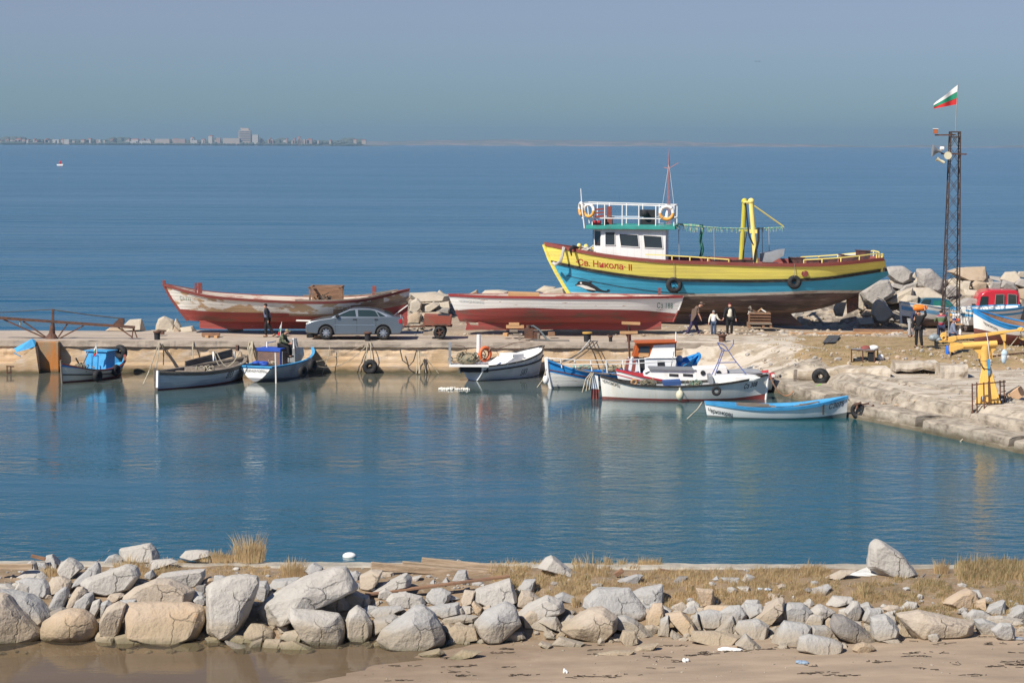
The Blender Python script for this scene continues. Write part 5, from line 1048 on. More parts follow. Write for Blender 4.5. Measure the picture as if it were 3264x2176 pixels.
MB().cyl(wk(1005, 720), wk(1005, 690), .17, n=18).build('collar', M_cy, cr_, world=True, smooth=True)
kpoly([(780, 510), (965, 490), (975, 680), (890, 610)], -.03, .03, 'gusset'); kpoly([(1045, 485), (1210, 472), (1212, 505), (1120, 620), (1045, 690)], -.03, .03, 'gusset')
MB().cyl(wk(600, 460), wk(1218, 420), .125, n=16).build('slewing_beam', M_cy, cr_, world=True, smooth=True)
kpoly([(375, 465), (600, 420), (640, 470), (620, 505), (520, 535), (460, 550), (455, 575), (385, 572)], -.14, .14, 'beam_head')
kpoly([(378, 395), (460, 392), (560, 415), (600, 432), (380, 460)], -.11, .11, 'hinge_block')
kpoly([(490, 290), (1600, 165), (1605, 195), (1040, 290), (495, 350)], -.09, .09, 'boom')
kpoly([(360, 310), (500, 285), (505, 350), (440, 395), (355, 400)], -.13, .13, 'boom_root')
kpoly([(190, 378), (360, 372), (362, 390), (190, 393)], -.1, .1, 'winch_plate'); kpoly([(240, 225), (320, 212), (325, 345), (245, 355), (205, 290)], -.05, .05, 'winch_cheek')
MB().torus(wk(272, 322, -.08), .075, .03, (0, 1, 0), 18, 8).build('winch_ring', M_cy, cr_, world=True, smooth=True)
kpoly([(1280, 262), (1385, 240), (1380, 378), (1335, 378)], -.07, .07, 'boom_bracket'); MB().bar(wk(1348, 378), wk(1358, 560), .055).build('boom_rest', M_cy, cr_, world=True)
kpoly([(1595, 150), (1660, 125), (1700, 150), (1695, 205), (1600, 205)], -.08, .08, 'boom_tip')
MB().torus(wk(1675, 165, -.09), .05, .025, (0, 1, 0), 14, 6).build('tip_sheave', M_cy, cr_, world=True, smooth=True)
mm = MB(); mm.bar(wk(905, 600), wk(905, 690), .07); mm.build('limit_stop', M_cy, cr_, world=True); MB().bar(wk(1120, 600), wk(1120, 690), .07).build('limit_stop', M_cy, cr_, world=True)
kpoly([(1048, 700), (1098, 695), (1098, 820), (1100, 960), (1060, 1030), (1035, 1010), (1060, 900), (1042, 760)], -.3, -.24, 'blue_strap', M_sky, 0)
MB().tube([wk(900, 690, -.2), wk(930, 800, -.25), wk(1000, 870, -.3), (wk(1090, 880, -.3))], .02, 6).build('cable', M_dark, cr_, world=True)
MB().tube([wk(1030, 220, -.1), wk(1060, 385, -.14), wk(1090, 700, -.16)], .015, 5).build('lashing', M_steel, cr_, world=True)
MB().ball(wk(960, 1400, -.75), (.07, .07, .10)).build('base_bolt', M_gmetal, cr_, world=True, smooth=True)
mm = MB(); mm.prism([wk(1640, 262, -.1), wk(1702, 300, -.1), wk(1702, 370, -.1), wk(1625, 330, -.1)], (0, .15, 0)); hk = mm.build('hook_block', mat('striped_hook_block', (.78, .5, .16), (.04, .04, .04), amt=.5, soft=.02, sc1=1.5, st=(1, 1, 12)), cr_, world=True)
MB().torus(wk(1660, 410), .05, .015, (0, 1, 0), 12, 6, a0=0, a1=300).build('hook', M_dark, cr_, world=True); MB().tube([wk(1635, 200), wk(1655, 265)], .012, 4).build('hoist_cable', M_dark, cr_, world=True)
o = MB().ball((0, 0, 0), (.11, .11, .28)).ball((.01, -.02, .12), (.13, .1, .12)).build('plastic_bundle', mat('pale_plastic', (.45, .58, .66), (.65, .68, .68), amt=.4, sc1=6, rough=.4), smooth=True); o.location = wk(1345, 650, -.05); tag(o, 'pale blue plastic wrapped bundle hanging below the crane boom', 'bundle')
rope([wk(1590, 300), wk(1410, 520), wk(1370, 590)], .014, 'thin rope slanting from the crane hook to the plastic bundle')
# rusty basket fence around the crane foot
fz = thing('rebar_fence', 'low open cage of rusty bars around the foot of the yellow crane', 'fence', wk(1060, 1540, -.9))
for (x, y0, y1, d) in ((790, 1130, 1540, -.9), (870, 1110, 1545, -1.0), (995, 1110, 1545, -1.0), (1080, 1090, 1540, -.9), (1285, 1075, 1470, -.1), (1355, 1070, 1430, .3)):
    p = wk(x, y1, d); MB().bar(Vector((p.x, p.y, land_z(p.x, p.y) - .05)), wk(x - 12, y0, d), .045).build('upright', M_rust, fz, world=True)
MB().bar(wk(770, 1155, -.9), wk(1100, 1120, -.9), .04).build('top_bar', M_rust, fz, world=True); MB().bar(wk(1100, 1120, -.9), wk(1370, 1095, .3), .04).build('top_bar', M_rust, fz, world=True)
MB().bar(wk(1290, 1180, -.1), wk(1365, 1170, .3), .03).build('rung', M_rust, fz, world=True); MB().bar(wk(1300, 1280, -.1), wk(1375, 1265, .3), .03).build('rung', M_rust, fz, world=True)
# ================================================================ OLD HAND CRANE ON THE LEFT
Y0 = 109.9; wl = lambda x, y, d=0: W(x, y, Y0 + d)
hc = thing('rusty_derrick', 'old rusty derrick with long horizontal boom on the left end of the quay', 'crane', wl(166, 1083))
MB().tube([wl(165, 1088), wl(165, 1076), wl(166, 1062), wl(167, 1045), wl(168, 1030)], [.36, .30, .15, .12, .08], 12).build('pedestal', M_rust, hc, world=True)
MB().bar(wl(168, 1040), wl(169, 985), .10).build('king_post', M_rust, hc, world=True)
MB().bar(wl(-30, 1011), wl(430, 1043), .16, .12).build('boom', M_rust, hc, world=True)
for p, q in (((12, 1018), (146, 1078)), ((74, 1024), (146, 1074)), ((215, 1032), (186, 1074)), ((266, 1038), (190, 1078))): MB().bar(wl(*p), wl(*q), .06).build('strut', M_rust, hc, world=True)
for p, q in (((425, 1043), (421, 1078)), ((425, 1043), (437, 1076)), ((376, 1043), (421, 1074))): MB().bar(wl(*p), wl(*q, 0), .05).build('end_leg', M_rust, hc, world=True)
MB().tube([wl(169, 987), wl(290, 1004), wl(380, 1014)], .025, 5).build('stay_cable', M_roped, hc, world=True); MB().tube([wl(169, 986), wl(80, 991), wl(-30, 998)], .018, 5).build('stay_cable', M_roped, hc, world=True)
MB().torus(wl(388, 1024), .10, .04, (0, 1, 0), 16, 6).ball(wl(388, 1024), (.11, .05, .11)).build('pulley', M_rust, hc, world=True); MB().prism([wl(352, 1040, -.05), wl(380, 1014, -.05), wl(396, 1014, -.05), wl(392, 1040, -.05)], (0, .1, 0)).build('winch_bracket', M_rust, hc, world=True)
MB().tube([wl(64, 1018), wl(64, 1036)], .03, 5).build('hanging_hook', M_rope, hc, world=True)
pd = MB().prism([(W(112, 1085, 109).x, 108.55, 1.40), (W(192, 1085, 109).x, 108.55, 1.40), (W(192, 1085, 109).x, 109.3, 1.40), (W(112, 1085, 109).x, 109.3, 1.40)], (0, 0, -2.4))
tag(pd.build('crane_plinth', mat('rust_streaked_concrete', (.32, .22, .13), (.45, .17, .04), amt=.45, soft=.1, sc1=1.4, st=(1.6, 1, .5), rough=.9, bump=.4, band=[(.12, .08, (.08, .07, .04), .9)]), base=(W(150, 1085, 109).x, 108.9, 0), bevel=.03), 'concrete plinth with bright rust stains below the rusty derrick', 'plinth')
st = thing('stone_steps', 'broken concrete buttress sloping down to the left of the rusty derrick', 'buttress', (W(60, 1180, 108.7).x, 108.7, 0))
MB().prism([W(x, y, 108.0) for x, y in ((-40, 1188 + 40), (-40, 1162), (40, 1158), (112, 1105), (130, 1230))], (0, 1.0, 0)).build('buttress_wall', wall_m, st, world=True)
up = thing('upturned_dinghy', 'bright blue upturned dinghy bow lying on the broken ledge at the far left', 'boat', W(80, 1110, 108.5))
MB().add([W(45, 1110, 108.5), W(102, 1079, 108.4), W(115, 1085, 108.5), W(112, 1104, 108.3), W(90, 1112, 108.2), W(52, 1122, 108.1), W(62, 1114, 108.9), W(108, 1095, 108.9)], [(0, 5, 4, 3, 2, 1), (0, 1, 7, 6), (1, 2, 7), (2, 3, 7), (3, 4, 6, 7), (4, 5, 6), (5, 0, 6)]).build('hull', M_sky, up, world=True)
MB().bar(W(44, 1124, 108.3), W(66, 1136, 108.3), .10, .03).build('broken_plank', M_sky, up, world=True)
ld = thing('small_ladder', 'tiny rusty iron ladder frame standing out of the water at the far left', 'ladder', W(34, 1190, 108.3, ))
for p, q in (((22, 1166), (22, 1206)), ((34, 1166), (34, 1206)), ((20, 1166), (44, 1167)), ((22, 1186), (34, 1186))): MB().bar(W(*p, 108.0), W(*q, 108.0), .035).build('bar', M_rust, ld, world=True)
# ================================================================ QUAY FURNITURE
def bollard(px, py, label, d=.34, hh=.32, cap=M_rust, bodym=M_dark, grp=None):
    p = W(px, py, 109.45); p.z = QZ; r_ = thing('bollard', label, 'bollard', p, 0)
    MB().cyl((0, 0, -.02), (0, 0, hh), d * .38, d * .42, 14).build('drum', bodym, r_, smooth=True); MB().cyl((0, 0, hh), (0, 0, hh + .07), d * .55, n=16).build('cap', cap, r_, smooth=True, bevel=.01)
bollard(501, 1084, 'rusty mooring bollard above the open grey boat'); bollard(1172, 1080, 'low rusty bollard just in front of the grey car'); bollard(1872, 1084, 'black drum bollard with an ochre cap, right of the hose', .42, .36, simple('ochre_cap', (.55, .33, .08)))
bollard(2302, 1086, 'worn low bollard in front of the child and the woman', .40, .28, M_rust, M_rust); bollard(2006 - 60, 1088, 'rusty stub bollard left of the brown steel post', .2, .2)
# tyre hanging on the wall
tyre(W(1180, 1169, 108.7), .355, .135, (0, 1, 0), 'large tyre hanging on the bare quay wall just touching the water')
rope([W(1172, 1090, 108.9), W(1168, 1120, 108.7), W(1168, 1150, 108.6)], .022, 'left one of the two ropes holding the wall tyre'); rope([W(1180, 1088, 108.9), W(1182, 1110, 108.7), W(1181, 1146, 108.6)], .022, 'right one of the two ropes holding the wall tyre')
rope([W(1275, 1088 + 25, 108.8), W(1283, 1148, 108.7), W(1305, 1165, 108.7), W(1318, 1150, 108.7), W(1328, 1115, 108.7)], .028, 'dark rope loop hanging in a U on the bare quay wall', M_roped)
rope([W(1052, 1098, 108.8), W(1048, 1130, 108.7), W(1028, 1190, 108.5)], .016, 'thin rope dropping straight into the water right of the white transom boat')
rope(sag(W(1005, 1153, 107.5), W(1172, 1092, 109.1), .10), .016, 'upper of two lines from the transom boat up to the bollard by the car')
rope(sag(W(1005, 1165, 107.4), W(1174, 1094, 109.1), .45), .016, 'lower sagging line from the transom boat up to the bollard by the car')
for k, (pa, pb, lb) in enumerate((((1331, 1115), (1327, 1190), 'leftmost strand of the pale rope cluster hanging on the bare wall'), ((1336, 1118), (1337, 1190), 'thick pale strand in the rope cluster hanging on the bare wall'), ((1338, 1120), (1358, 1188), 'strand slanting right from the rope cluster on the bare wall'), ((1338, 1116), (1398, 1190), 'long thin line slanting far right from the rope cluster on the bare wall'))):
    rope([W(*pa, 108.75), W((pa[0] + pb[0]) / 2 + 1, (pa[1] + pb[1]) / 2, 108.65), W(*pb, 108.4)], (.02, .04, .014, .012)[k], lb)
for k, (pts, lb) in enumerate(((((508, 1088, 109.3), (497, 1120, 107), (478, 1175, 101.5)), 'pale rope from the rusty bollard down to the left end of the open grey boat'), (((515, 1088, 109.3), (522, 1120, 108.2), (521, 1162, 107.6)), 'dark vertical rope under the rusty bollard behind the open grey boat'), (((508, 1090, 109.2), (505, 1130, 106), (497, 1175, 101.6)), 'second pale rope running down to the left end of the open grey boat'), (((476, 1180, 101.4), (465, 1205, 100.6), (456, 1225, 100.4)), 'thin line dropping into the water left of the open grey boat'))):
    rope([W(*p) for p in pts], .028, lb, M_roped if k == 1 else None)
mm = MB(); random.seed(6)
for k in range(5): mm.tube([W(800 + random.uniform(-8, 8), 1085, 109.0), W(800 + random.uniform(-10, 8), 1110, 108.75), W(802 + random.uniform(-8, 6), 1160, 108.6)], .028, 5)
tag(mm.build('rope_bunch', M_rope, base=W(800, 1085, 109)), 'thick bunch of pale ropes hanging on the wall left of the camouflage man', 'rope')
rope([W(616, 1088, 108.95), W(614, 1110, 108.8), W(616, 1142, 108.7)], .03, 'short knotted rope on the wall above the open grey boat')
rope([W(878, 1124, 104.2), W(879, 1165, 104.1), W(880, 1230, 104.0), W(880, 1262, 103.6)], .035, 'bright white rope hanging vertically beside the white transom into the water', simple('white_rope', (.62, .6, .55), .9))
rope(sag(W(1745, 1145, 102.3), W(1880, 1084, 109.2), .45), .028, 'white rope curving from the bow of the blue boat up to the black bollard', simple('white_rope', (.62, .6, .55), .9))
rope(sag(W(1795, 1150, 103), W(1893, 1086, 109.2), .12), .022, 'dark rope from the blue boat up to the black bollard', M_roped); rope(sag(W(1815, 1155, 103.4), W(1905, 1087, 109.2), .1), .022, 'second dark rope right of the other on the way to the black bollard', M_roped)
rope([W(1741, 1176, 101.8), W(1730, 1210, 101.6), W(1712, 1235, 101.4)], .025, 'thin rope hanging from the white stem of the blue boat')
o = MB().ball((0, 0, 0), (.13, .13, .19)).build('boat_fender', M_white2, smooth=True); o.location = W(1740, 1210, 101.6); tag(o, 'small white float hanging at the white stem of the blue boat', 'fender')
for k, (x0_, x1_) in enumerate(((1884, 1856), (1888, 1868), (1892, 1878))): rope([W(x0_, 1188, 98.2), W((x0_ + x1_) / 2 - 3, 1208, 97.9), W(x1_, 1250 - 4 * k, 97.8)], .025, ('leftmost', 'middle', 'rightmost')[k] + ' pale rope hanging off the white rudder into the water')
rope(sag(W(2452, 1192, 98.2), W(2530, 1245, 98.5), .5), .03, 'orange brown rope drooping from the long white boat to the jetty', mat('orange_rope', (.45, .22, .12), (.3, .2, .14), amt=.5, sc1=4)); rope(sag(W(2540, 1246, 98.8), W(2618, 1223, 99.6), .05), .022, 'bright green line lying from the jetty post to the leaning tyre', simple('green_line', (.25, .62, .08), .6))
rope([W(2238, 1282, 91.6), W(2222, 1305, 91.3), W(2190, 1335, 90.8)], .025, 'thin rope from the left end of the small white rowing boat into the water')
rope(sag(W(2305, 1084, 109.2), W(2660, 1075, 107.5), 1.05), .014, 'long thin black cable sagging across the pale wall right of the boats', M_roped, name='cable', cat='cable')
rope(sag(W(2705, 1272, 91.6), W(2815, 1300, 91.6), .55), .03, 'pale rope looping at the jetty right of the rowing boat')
# hose and pump
hp = thing('pump_stand', 'rusty pump on a small wooden stand on the quay under the white boat', 'pump', W(1690, 1086, 110.2))
for x in (1656, 1716): MB().bar(W(x, 1089, 110), W(x, 1062, 110), .10).build('stand_post', M_wood, hp, world=True)
mm = MB().box(W(1685, 1062, 110.3), (.4, .4, .45)).cyl(W(1684, 1055, 110.2), W(1684, 1036, 110.2), .10, n=10).box(W(1708, 1068, 110.3), (.4, .35, .3)); mm.bar(W(1660, 1050, 110.3), W(1712, 1050, 110.3), .05); mm.build('pump_body', M_rust, hp, world=True)
rope([W(1688, 1040, 110.3), W(1700, 1039, 110.3), W(1720, 1052, 110.2), W(1742, 1080, 110), W(1765, 1092, 109.8), W(1800, 1094, 109.7), W(1818, 1090, 109.7)], .05, 'thick grey hose arching from the pump and lying along the quay', simple('grey_hose', (.10, .12, .13), .6), name='hose', cat='hose', n=8)
rope([W(1700, 1085, 109.7), W(1760, 1086, 109.6), W(1815, 1086, 109.6)], .045, 'straight dark pipe lying on the quay beside the curved hose', simple('dark_pipe', (.09, .085, .08), .6), name='pipe', cat='pipe')
ws = thing('wood_trestle', 'wooden trestle of stacked timbers propped under the long white boat', 'trestle', W(1640, 1066, 110.9))
for (x0_, x1_, y, m_) in ((1622, 1655, 1033, M_ply), (1613, 1670, 1041, M_ply), (1624, 1650, 1053, M_wood), (1635, 1652, 1066, M_wood)): MB().bar(W(x0_, y, 110.9), W(x1_, y, 110.9), .30, .13).build('timber', m_, ws, world=True)
MB().bar(W(1640, 1033, 111), W(1640, 1070, 111), .18).build('upright', M_wood, ws, world=True)
random.seed(21)
for k, (x, y, Yd, w_, h_, m_, lb) in enumerate(((1612, 1066, 111, .22, .16, M_ply, 'small pale block on the quay left of the wooden trestle'), (1758, 1064, 111.2, .30, .18, M_woodb, 'brown wood block lying under the middle of the long white boat'), (672, 1066, 111.2, .85, .16, M_woodb, 'flat wooden chock under the bow of the peeling boat'), (660, 1074, 110.9, .16, .14, M_ply, 'left pale block below the flat chock'), (690, 1074, 110.9, .16, .14, M_ply, 'right pale block below the flat chock'), (995, 1068, 111.3, .5, .25, M_rubber, 'black rubber block just ahead of the grey car'), (1012, 1074, 110.6, .26, .13, M_ply, 'pale wood offcut at the front wheel of the grey car'), (509, 1060, 112, .42, .14, M_rust, 'rusty steel plate lying by the rocks behind the quay'))):
    tag(MB().box((0, 0, 0), (w_, .3, h_), rz=random.uniform(-.3, .3)).build('timber_block' if 'steel' not in lb else 'steel_plate', m_, bevel=.015), lb, 'block'); bpy.context.scene.collection.objects[-1].location = W(x, y, Yd)
tag(MB().box((0, 0, 0), (.9, .35, .05), ry=.02).build('plank', M_white, bevel=.01), 'short pale plank jutting out left of the car bonnet', 'plank').location = W(975, 1022, 111.4)
for (x0_, y0_, x1_, y1_, wdt, lb, m_) in ((2518, 1068, 2890, 1066, .10, 'long thin orange brown beam lying along the edge of the yard', M_ply), (2719, 1061, 2880, 1063, .22, 'thicker brown beam lying just behind the long thin one', M_woodb), (2824, 1067, 2904, 1088, .26, 'dark log sloping toward the standing man in black', M_wood), (2858, 1044, 2900, 1043, .13, 'short plank left of the stooping person', M_wood), (2530, 1010, 2680, 1013, .06, 'thin pole lying under the trawler stern', M_wood), (3130, 1172 - 28, 3264, 1130, .06, 'rusty bar on the ground right of the crane', M_rust)):
    a_, b_ = land_at(x0_, y0_, 100), land_at(x1_, y1_, 100)
    if abs(a_.y - b_.y) > 4: b_ = W(x1_, y1_, a_.y)
    tag(MB().bar(a_ + Vector((0, 0, .08)), b_ + Vector((0, 0, .08)), wdt, wdt).build('wooden_beam' if m_ is not M_rust else 'steel_bar', m_, base=a_, bevel=.01), lb, 'beam')
# wooden crate of junk on pallet, table frame
cx_ = land_at(2420, 1056, 112); cb_ = thing('wooden_crate', 'large dark wooden crate heaped with scrap on a pallet beside the woman', 'crate', cx_)
yq = cx_.y; mm = MB()
for k in range(4): mm.bar(W(2386, 1026 - 9 * k, yq), W(2456, 1027 - 9 * k, yq), .12, .05)
mm.box(W(2421, 1016, yq + .5), (1.02, .9, .62)); mm.build('crate_boards', M_woodb, cb_, world=True)
for x in (2387, 2430, 2454): MB().box(W(x, 1036, yq), (.12, .9, .22)).build('pallet_foot', M_woodb, cb_, world=True)
MB().box(W(2421, 1030, yq), (1.1, 1.0, .05)).build('pallet_deck', M_wood, cb_, world=True)
random.seed(31)
for k in range(9):
    a_ = W(2385 + random.uniform(0, 60), 986 + random.uniform(-8, 12), yq + random.uniform(0, .6)); MB().bar(a_, a_ + Vector((random.uniform(-.4, .5), .1, random.uniform(-.2, .2))), .08, .04).build('scrap_wood', random.choice([M_wood, M_woodb, M_ply, M_white]), cb_, world=True)
tf = land_at(2745, 1155, 100); yt = tf.y; tb = thing('table_frame', 'rusty angle iron table frame cluttered with bags on the dirt slope', 'table', tf)
for x, yb, yt_, d in ((2714, 1157, 1112, 0), (2787, 1157, 1116, 0), (2798, 1150, 1113, .6), (2750, 1155, 1118, .0)): MB().bar(W(x, yb, yt + d), W(x, yt_, yt + d), .05).build('leg', M_rust, tb, world=True)
for p, q in (((2714, 1114), (2787, 1119)), ((2714, 1155), (2787, 1156)), ((2787, 1117), (2798, 1112))): MB().bar(W(*p, yt), W(*q, yt), .05).build('rail', M_rust, tb, world=True)
MB().box(W(2755, 1113, yt + .3), (1.1, .6, .03)).build('table_plate', M_gmetal, tb, world=True)
for x, y, s_, m_, lb in ((2760, 1110, .16, M_maroon, 'dark red bag lying on the rusty table frame'), (2785, 1108, .15, M_white2, 'white bag at the right end of the rusty table frame')): o = MB().ball((0, 0, 0), (s_ * 1.5, s_, s_ * .8)).build('bag', m_, smooth=True); o.location = W(x, y, yt + .3); tag(o, lb, 'bag')
MB().box(W(2777, 1137, yt + .2), (.28, .3, .42)).build('dark_box', M_dark, tb, world=True, bevel=.03); MB().cyl(W(2720, 1148, yt + .2), W(2748, 1148, yt + .2), .09, n=12).build('black_pipe', M_dark, tb, world=True)
o = MB().ball((0, 0, 0), (.16, .12, .15)).build('plastic_canister', M_white2, smooth=True); o.location = land_at(2807, 1148, 100) + Vector((0, 0, .12)); tag(o, 'white plastic canister on the ground right of the rusty table', 'canister')
pl = [land_at(x, y, 100) + Vector((0, 0, .06)) for x, y in ((2622, 1098), (2640, 1074), (2678, 1075), (2664, 1096))]
mm = MB().prism(pl, (0, 0, .03)); tag(mm.build('rubber_mat', simple('dark_rubber_sheet', (.07, .075, .08), .7), base=pl[0]), 'dark grey rubber sheet lying on the concrete slope', 'mat')
# oil lamp shelf behind the men
sh = thing('shelf_unit', 'small open shelf with jars standing before the beached boats, left of the crane', 'shelf', W(3045, 1060, 113.5))
for x in (3024, 3060): MB().bar(W(x, 1062, 113.5), W(x, 990, 113.5), .05).build('side', M_gmetal, sh, world=True)
for y in (991, 1007, 1023): MB().box(W(3042, y, 113.6), (.56, .25, .03)).build('shelf_board', M_wood, sh, world=True)
MB().box(W(3050, 1033, 113.2), (.48, .3, .05)).build('worktop', M_ply, sh, world=True)
random.seed(17)
for k in range(8): MB().box(W(3031 + (k % 4) * 8, 1003 if k < 4 else 1019, 113.5), (.09, .1, .12)).build('jar', random.choice([M_orange, M_ply, M_white2, M_by]), sh, world=True, bevel=.01)
for x, y, Yd, r_, hh, m_, lb in ((3060, 1058, 111, .06, .32, M_white2, 'white plastic bottle standing on the table by the man in the blue cap'),):
    o = MB().tube([(0, 0, 0), (0, 0, hh * .7), (0, 0, hh * .8), (0, 0, hh)], [r_, r_, r_ * .4, r_ * .4], 10).build('bottle', m_, smooth=True); o.location = W(x, y + 10, Yd); tag(o, lb, 'bottle')
tt = thing('work_table', 'low work table behind the crane boom beside the man in the blue cap', 'table', W(3075, 1098, 111)); MB().box(W(3090, 1070, 111), (1.6, .8, .05)).build('table_top', M_woodb, tt, world=True)
for x in (3040, 3140): MB().bar(W(x, 1072, 111), W(x, 1110, 111), .06).build('leg', M_woodb, tt, world=True)
ob = thing('outboard_motor', 'grey outboard motor under crumpled plastic on a stand left of the crane boom', 'motor', land_at(2983, 1112, 100)); yo = ob.location.y
o = MB().ball(W(2978, 1076, yo), (.27, .2, .17)).ball(W(2990, 1082, yo), (.18, .2, .14)).build('motor_cover', mat('crumpled_grey_plastic', (.20, .24, .26), (.34, .38, .40), amt=.4, soft=.1, sc1=7, rough=.35, bump=.6), ob, world=True, smooth=True)
MB().bar(W(2984, 1084, yo), W(2984, 1112, yo), .16, .14).build('shaft', M_dark, ob, world=True); MB().bar(W(2972, 1106, yo), W(2998, 1108, yo), .06).build('cross_bar', M_dark, ob, world=True)
# tyres, posts and drum on the jetty
tyre(W(2615, 1199, 100.9), .37, .14, (.15, 1, .25), 'tyre standing against the concrete block at the jetty corner')
tyre(W(3053, 1385, 85.6), .33, .12, (.9, -.45, 0), 'dark tyre hanging on the edge of the diagonal jetty at lower right')
jp = W(2536, 1180, 101); tag(MB().bar(W(2537, 1177, 101), W(2532, 1238, 101), .12).build('mooring_post', M_wood, base=W(2532, 1238, 101)), 'thin grey wooden post standing at the inner corner of the jetty', 'post')
dr = W(2575, 1196, 102.5); tag(MB().cyl(dr + Vector((-.62, 0, 0)), dr + Vector((.45, 0, -.05)), .30, n=18).build('concrete_roller', slab_m, base=dr, bevel=.04), 'short round concrete cylinder lying beside the jetty post', 'cylinder')
# concrete beams along the jetty edge
def beam(p0, p1, w_, z0, z1, label, seed):
    p0, p1 = Vector((*p0, 0)), Vector((*p1, 0)); u = (p1 - p0).normalized(); n_ = Vector((-u.y, u.x, 0)); n_ = n_ if n_.x > 0 else -n_; K = max(6, int((p1 - p0).length / .25)); mb = MB(); rows = []
    for i in range(K + 1):
        c = p0.lerp(p1, i / K); row = []
        for (a_, z) in ((0, z0), (0, z0 + (z1 - z0) * .55), (.04, z1 - .05), (.14, z1), (w_ * .5, z1 + .01), (w_ - .05, z1 - .03), (w_, z0)):
            q = c + n_ * a_ + Vector((0, 0, z)); q += Vector((fbm(q.x * 1.6 + seed, q.y * 1.6, q.z), fbm(q.x * 1.5, q.y * 1.5 + seed, 3), fbm(q.x * 1.2, q.y * 1.2, seed))) * .07; row.append(q)
        rows.append(row)
    mb.grid(rows); mb.add(rows[0], [tuple(range(7))]); mb.add(rows[-1], [tuple(range(7))]); o = mb.build('concrete_beam', MC['jetty_beam'], base=p0, smooth=False); tag(o, label, 'concrete beam', 'broken beams along the jetty edge')
beam((10.9, 102.0), (12.55, 95.6), 1.3, -.5, .50, 'short low beam at the water behind the bow of the rowing boat', 1); beam((13.2, 91.7), (14.95, 87.7), 1.2, -.5, .52, 'squared beam face at the water right of the rowing boat', 2)
beam((15.1, 87.0), (17.2, 81.9), 1.0, -.5, .48, 'low beam with ropes and a tyre, at the water near the right edge', 3); beam((17.3, 81.4), (20, 75), 1.0, -.5, .44, 'lowest rounded beam running out of the picture at the right edge', 4)
beam((13.3, 98.4), (14.9, 93.0), .7, .3, .80, 'raised middle beam behind the rowing boat', 5); beam((15.0, 92.5), (17.0, 87.6), .7, .3, .78, 'raised middle beam between the squared beam and the crane foot', 6); beam((16.9, 87.0), (20.6, 78), .7, .3, .74, 'raised middle beam right of the crane cage', 7)
beam((14.2, 99.4), (18.4, 90.0), .5, .5, 1.02, 'uppermost beam bordering the pale concrete platform', 8); beam((18.6, 89.4), (22, 81), .5, .5, 1.0, 'uppermost beam in front of the tipped cardboard box', 9)
for k, (pts, lb, m_) in enumerate(((((2922, 1326), (2912, 1345), (2902, 1360)), 'short pale rope end at the left end of the low jetty beam', None), (((2967, 1330), (2964, 1365), (2963, 1400)), 'first pale rope hanging straight into the water from the low jetty beam', None), (((3010, 1345), (3009, 1380), (3008, 1414)), 'second pale rope hanging straight into the water from the low jetty beam', None), (((3150, 1358), (3110, 1368), (3085, 1385), (3060, 1408)), 'pale rope curving down to the tyre on the jetty edge', None), (((3135, 1385), (3118, 1402), (3105, 1420)), 'orange brown rope loop on the lowest jetty beam', MC['orange_rope']), (((3225, 1405), (3205, 1425), (3192, 1440)), 'white rope bunch on the jetty near the right edge', None))):
    g_ = land_at(*pts[0], 76); rope([W(p[0], p[1], g_.y - .25 - .25 * i) for i, p in enumerate(pts)], .028, lb, m_)
sc_i = thing('scrap_iron', 'tangle of rusty iron and dark rubber at the jetty face right of the rowing boat', 'scrap', W(2748, 1325, 91.4))
rg_ = random.Random(8); mm = MB()
for p, q in (((2722, 1290), (2745, 1282)), ((2735, 1284), (2730, 1305)), ((2745, 1290), (2770, 1285)), ((2785, 1290), (2758, 1322)), ((2772, 1298), (2768, 1325))): mm.bar(W(*p, 91.1), W(*q, 91.0), .07)
mm.build('rusty_bar', M_rust, sc_i, world=True); MB().torus(W(2735, 1308, 91.2), .22, .09, (.5, 1, 0), 20, 8).build('rubber_ring', M_rubber, sc_i, world=True, smooth=True)
# broken slabs at the top of the platform
for (x0_, x1_, ya, yb, lb, sd) in ((2635, 2838, 1175, 1202, 'long broken slab edge left of the raised slab', 11), (2855, 2995, 1158, 1192, 'thick raised slab with a black gap beneath it', 12), (3000, 3085, 1168, 1205, 'tilted pale slab right of the raised one', 13)):
    a_ = land_at(x0_, yb, 95); b_ = land_at(x1_, yb, 95); hgt = (yb - ya) / 75; mb = MB(); rows = []
    for i in range(9):
        c = a_.lerp(b_, i / 8); row = []
        for dy, dz in ((0, .12 if sd == 12 else -.1), (-.04, hgt * .5), (.02, hgt * .9), (.2, hgt), (1.2, hgt + .02), (1.5, 0)): q = c + Vector((0, dy, dz)); q += Vector((0, fbm(q.x * 2, q.z, sd), fbm(q.x * 1.7, q.y, sd + 1))) * .08; row.append(q)
        rows.append(row)
    mb.grid(rows); mb.add(rows[0], [tuple(range(6))]); mb.add(rows[-1], [tuple(range(6))]); tag(mb.build('concrete_slab', slab_m, base=a_), lb, 'concrete slab', 'broken slabs above the platform')
mm = MB().box((0, 0, 0), (.62, .4, .38), ry=-.55); o = mm.build('cardboard_box', simple('cardboard', (.55, .36, .22), .9), bevel=.01); o.location = land_at(3237, 1275, 80) + Vector((0, 0, .22)); tag(o, 'tipped cardboard box on the platform right of the crane cage', 'box')
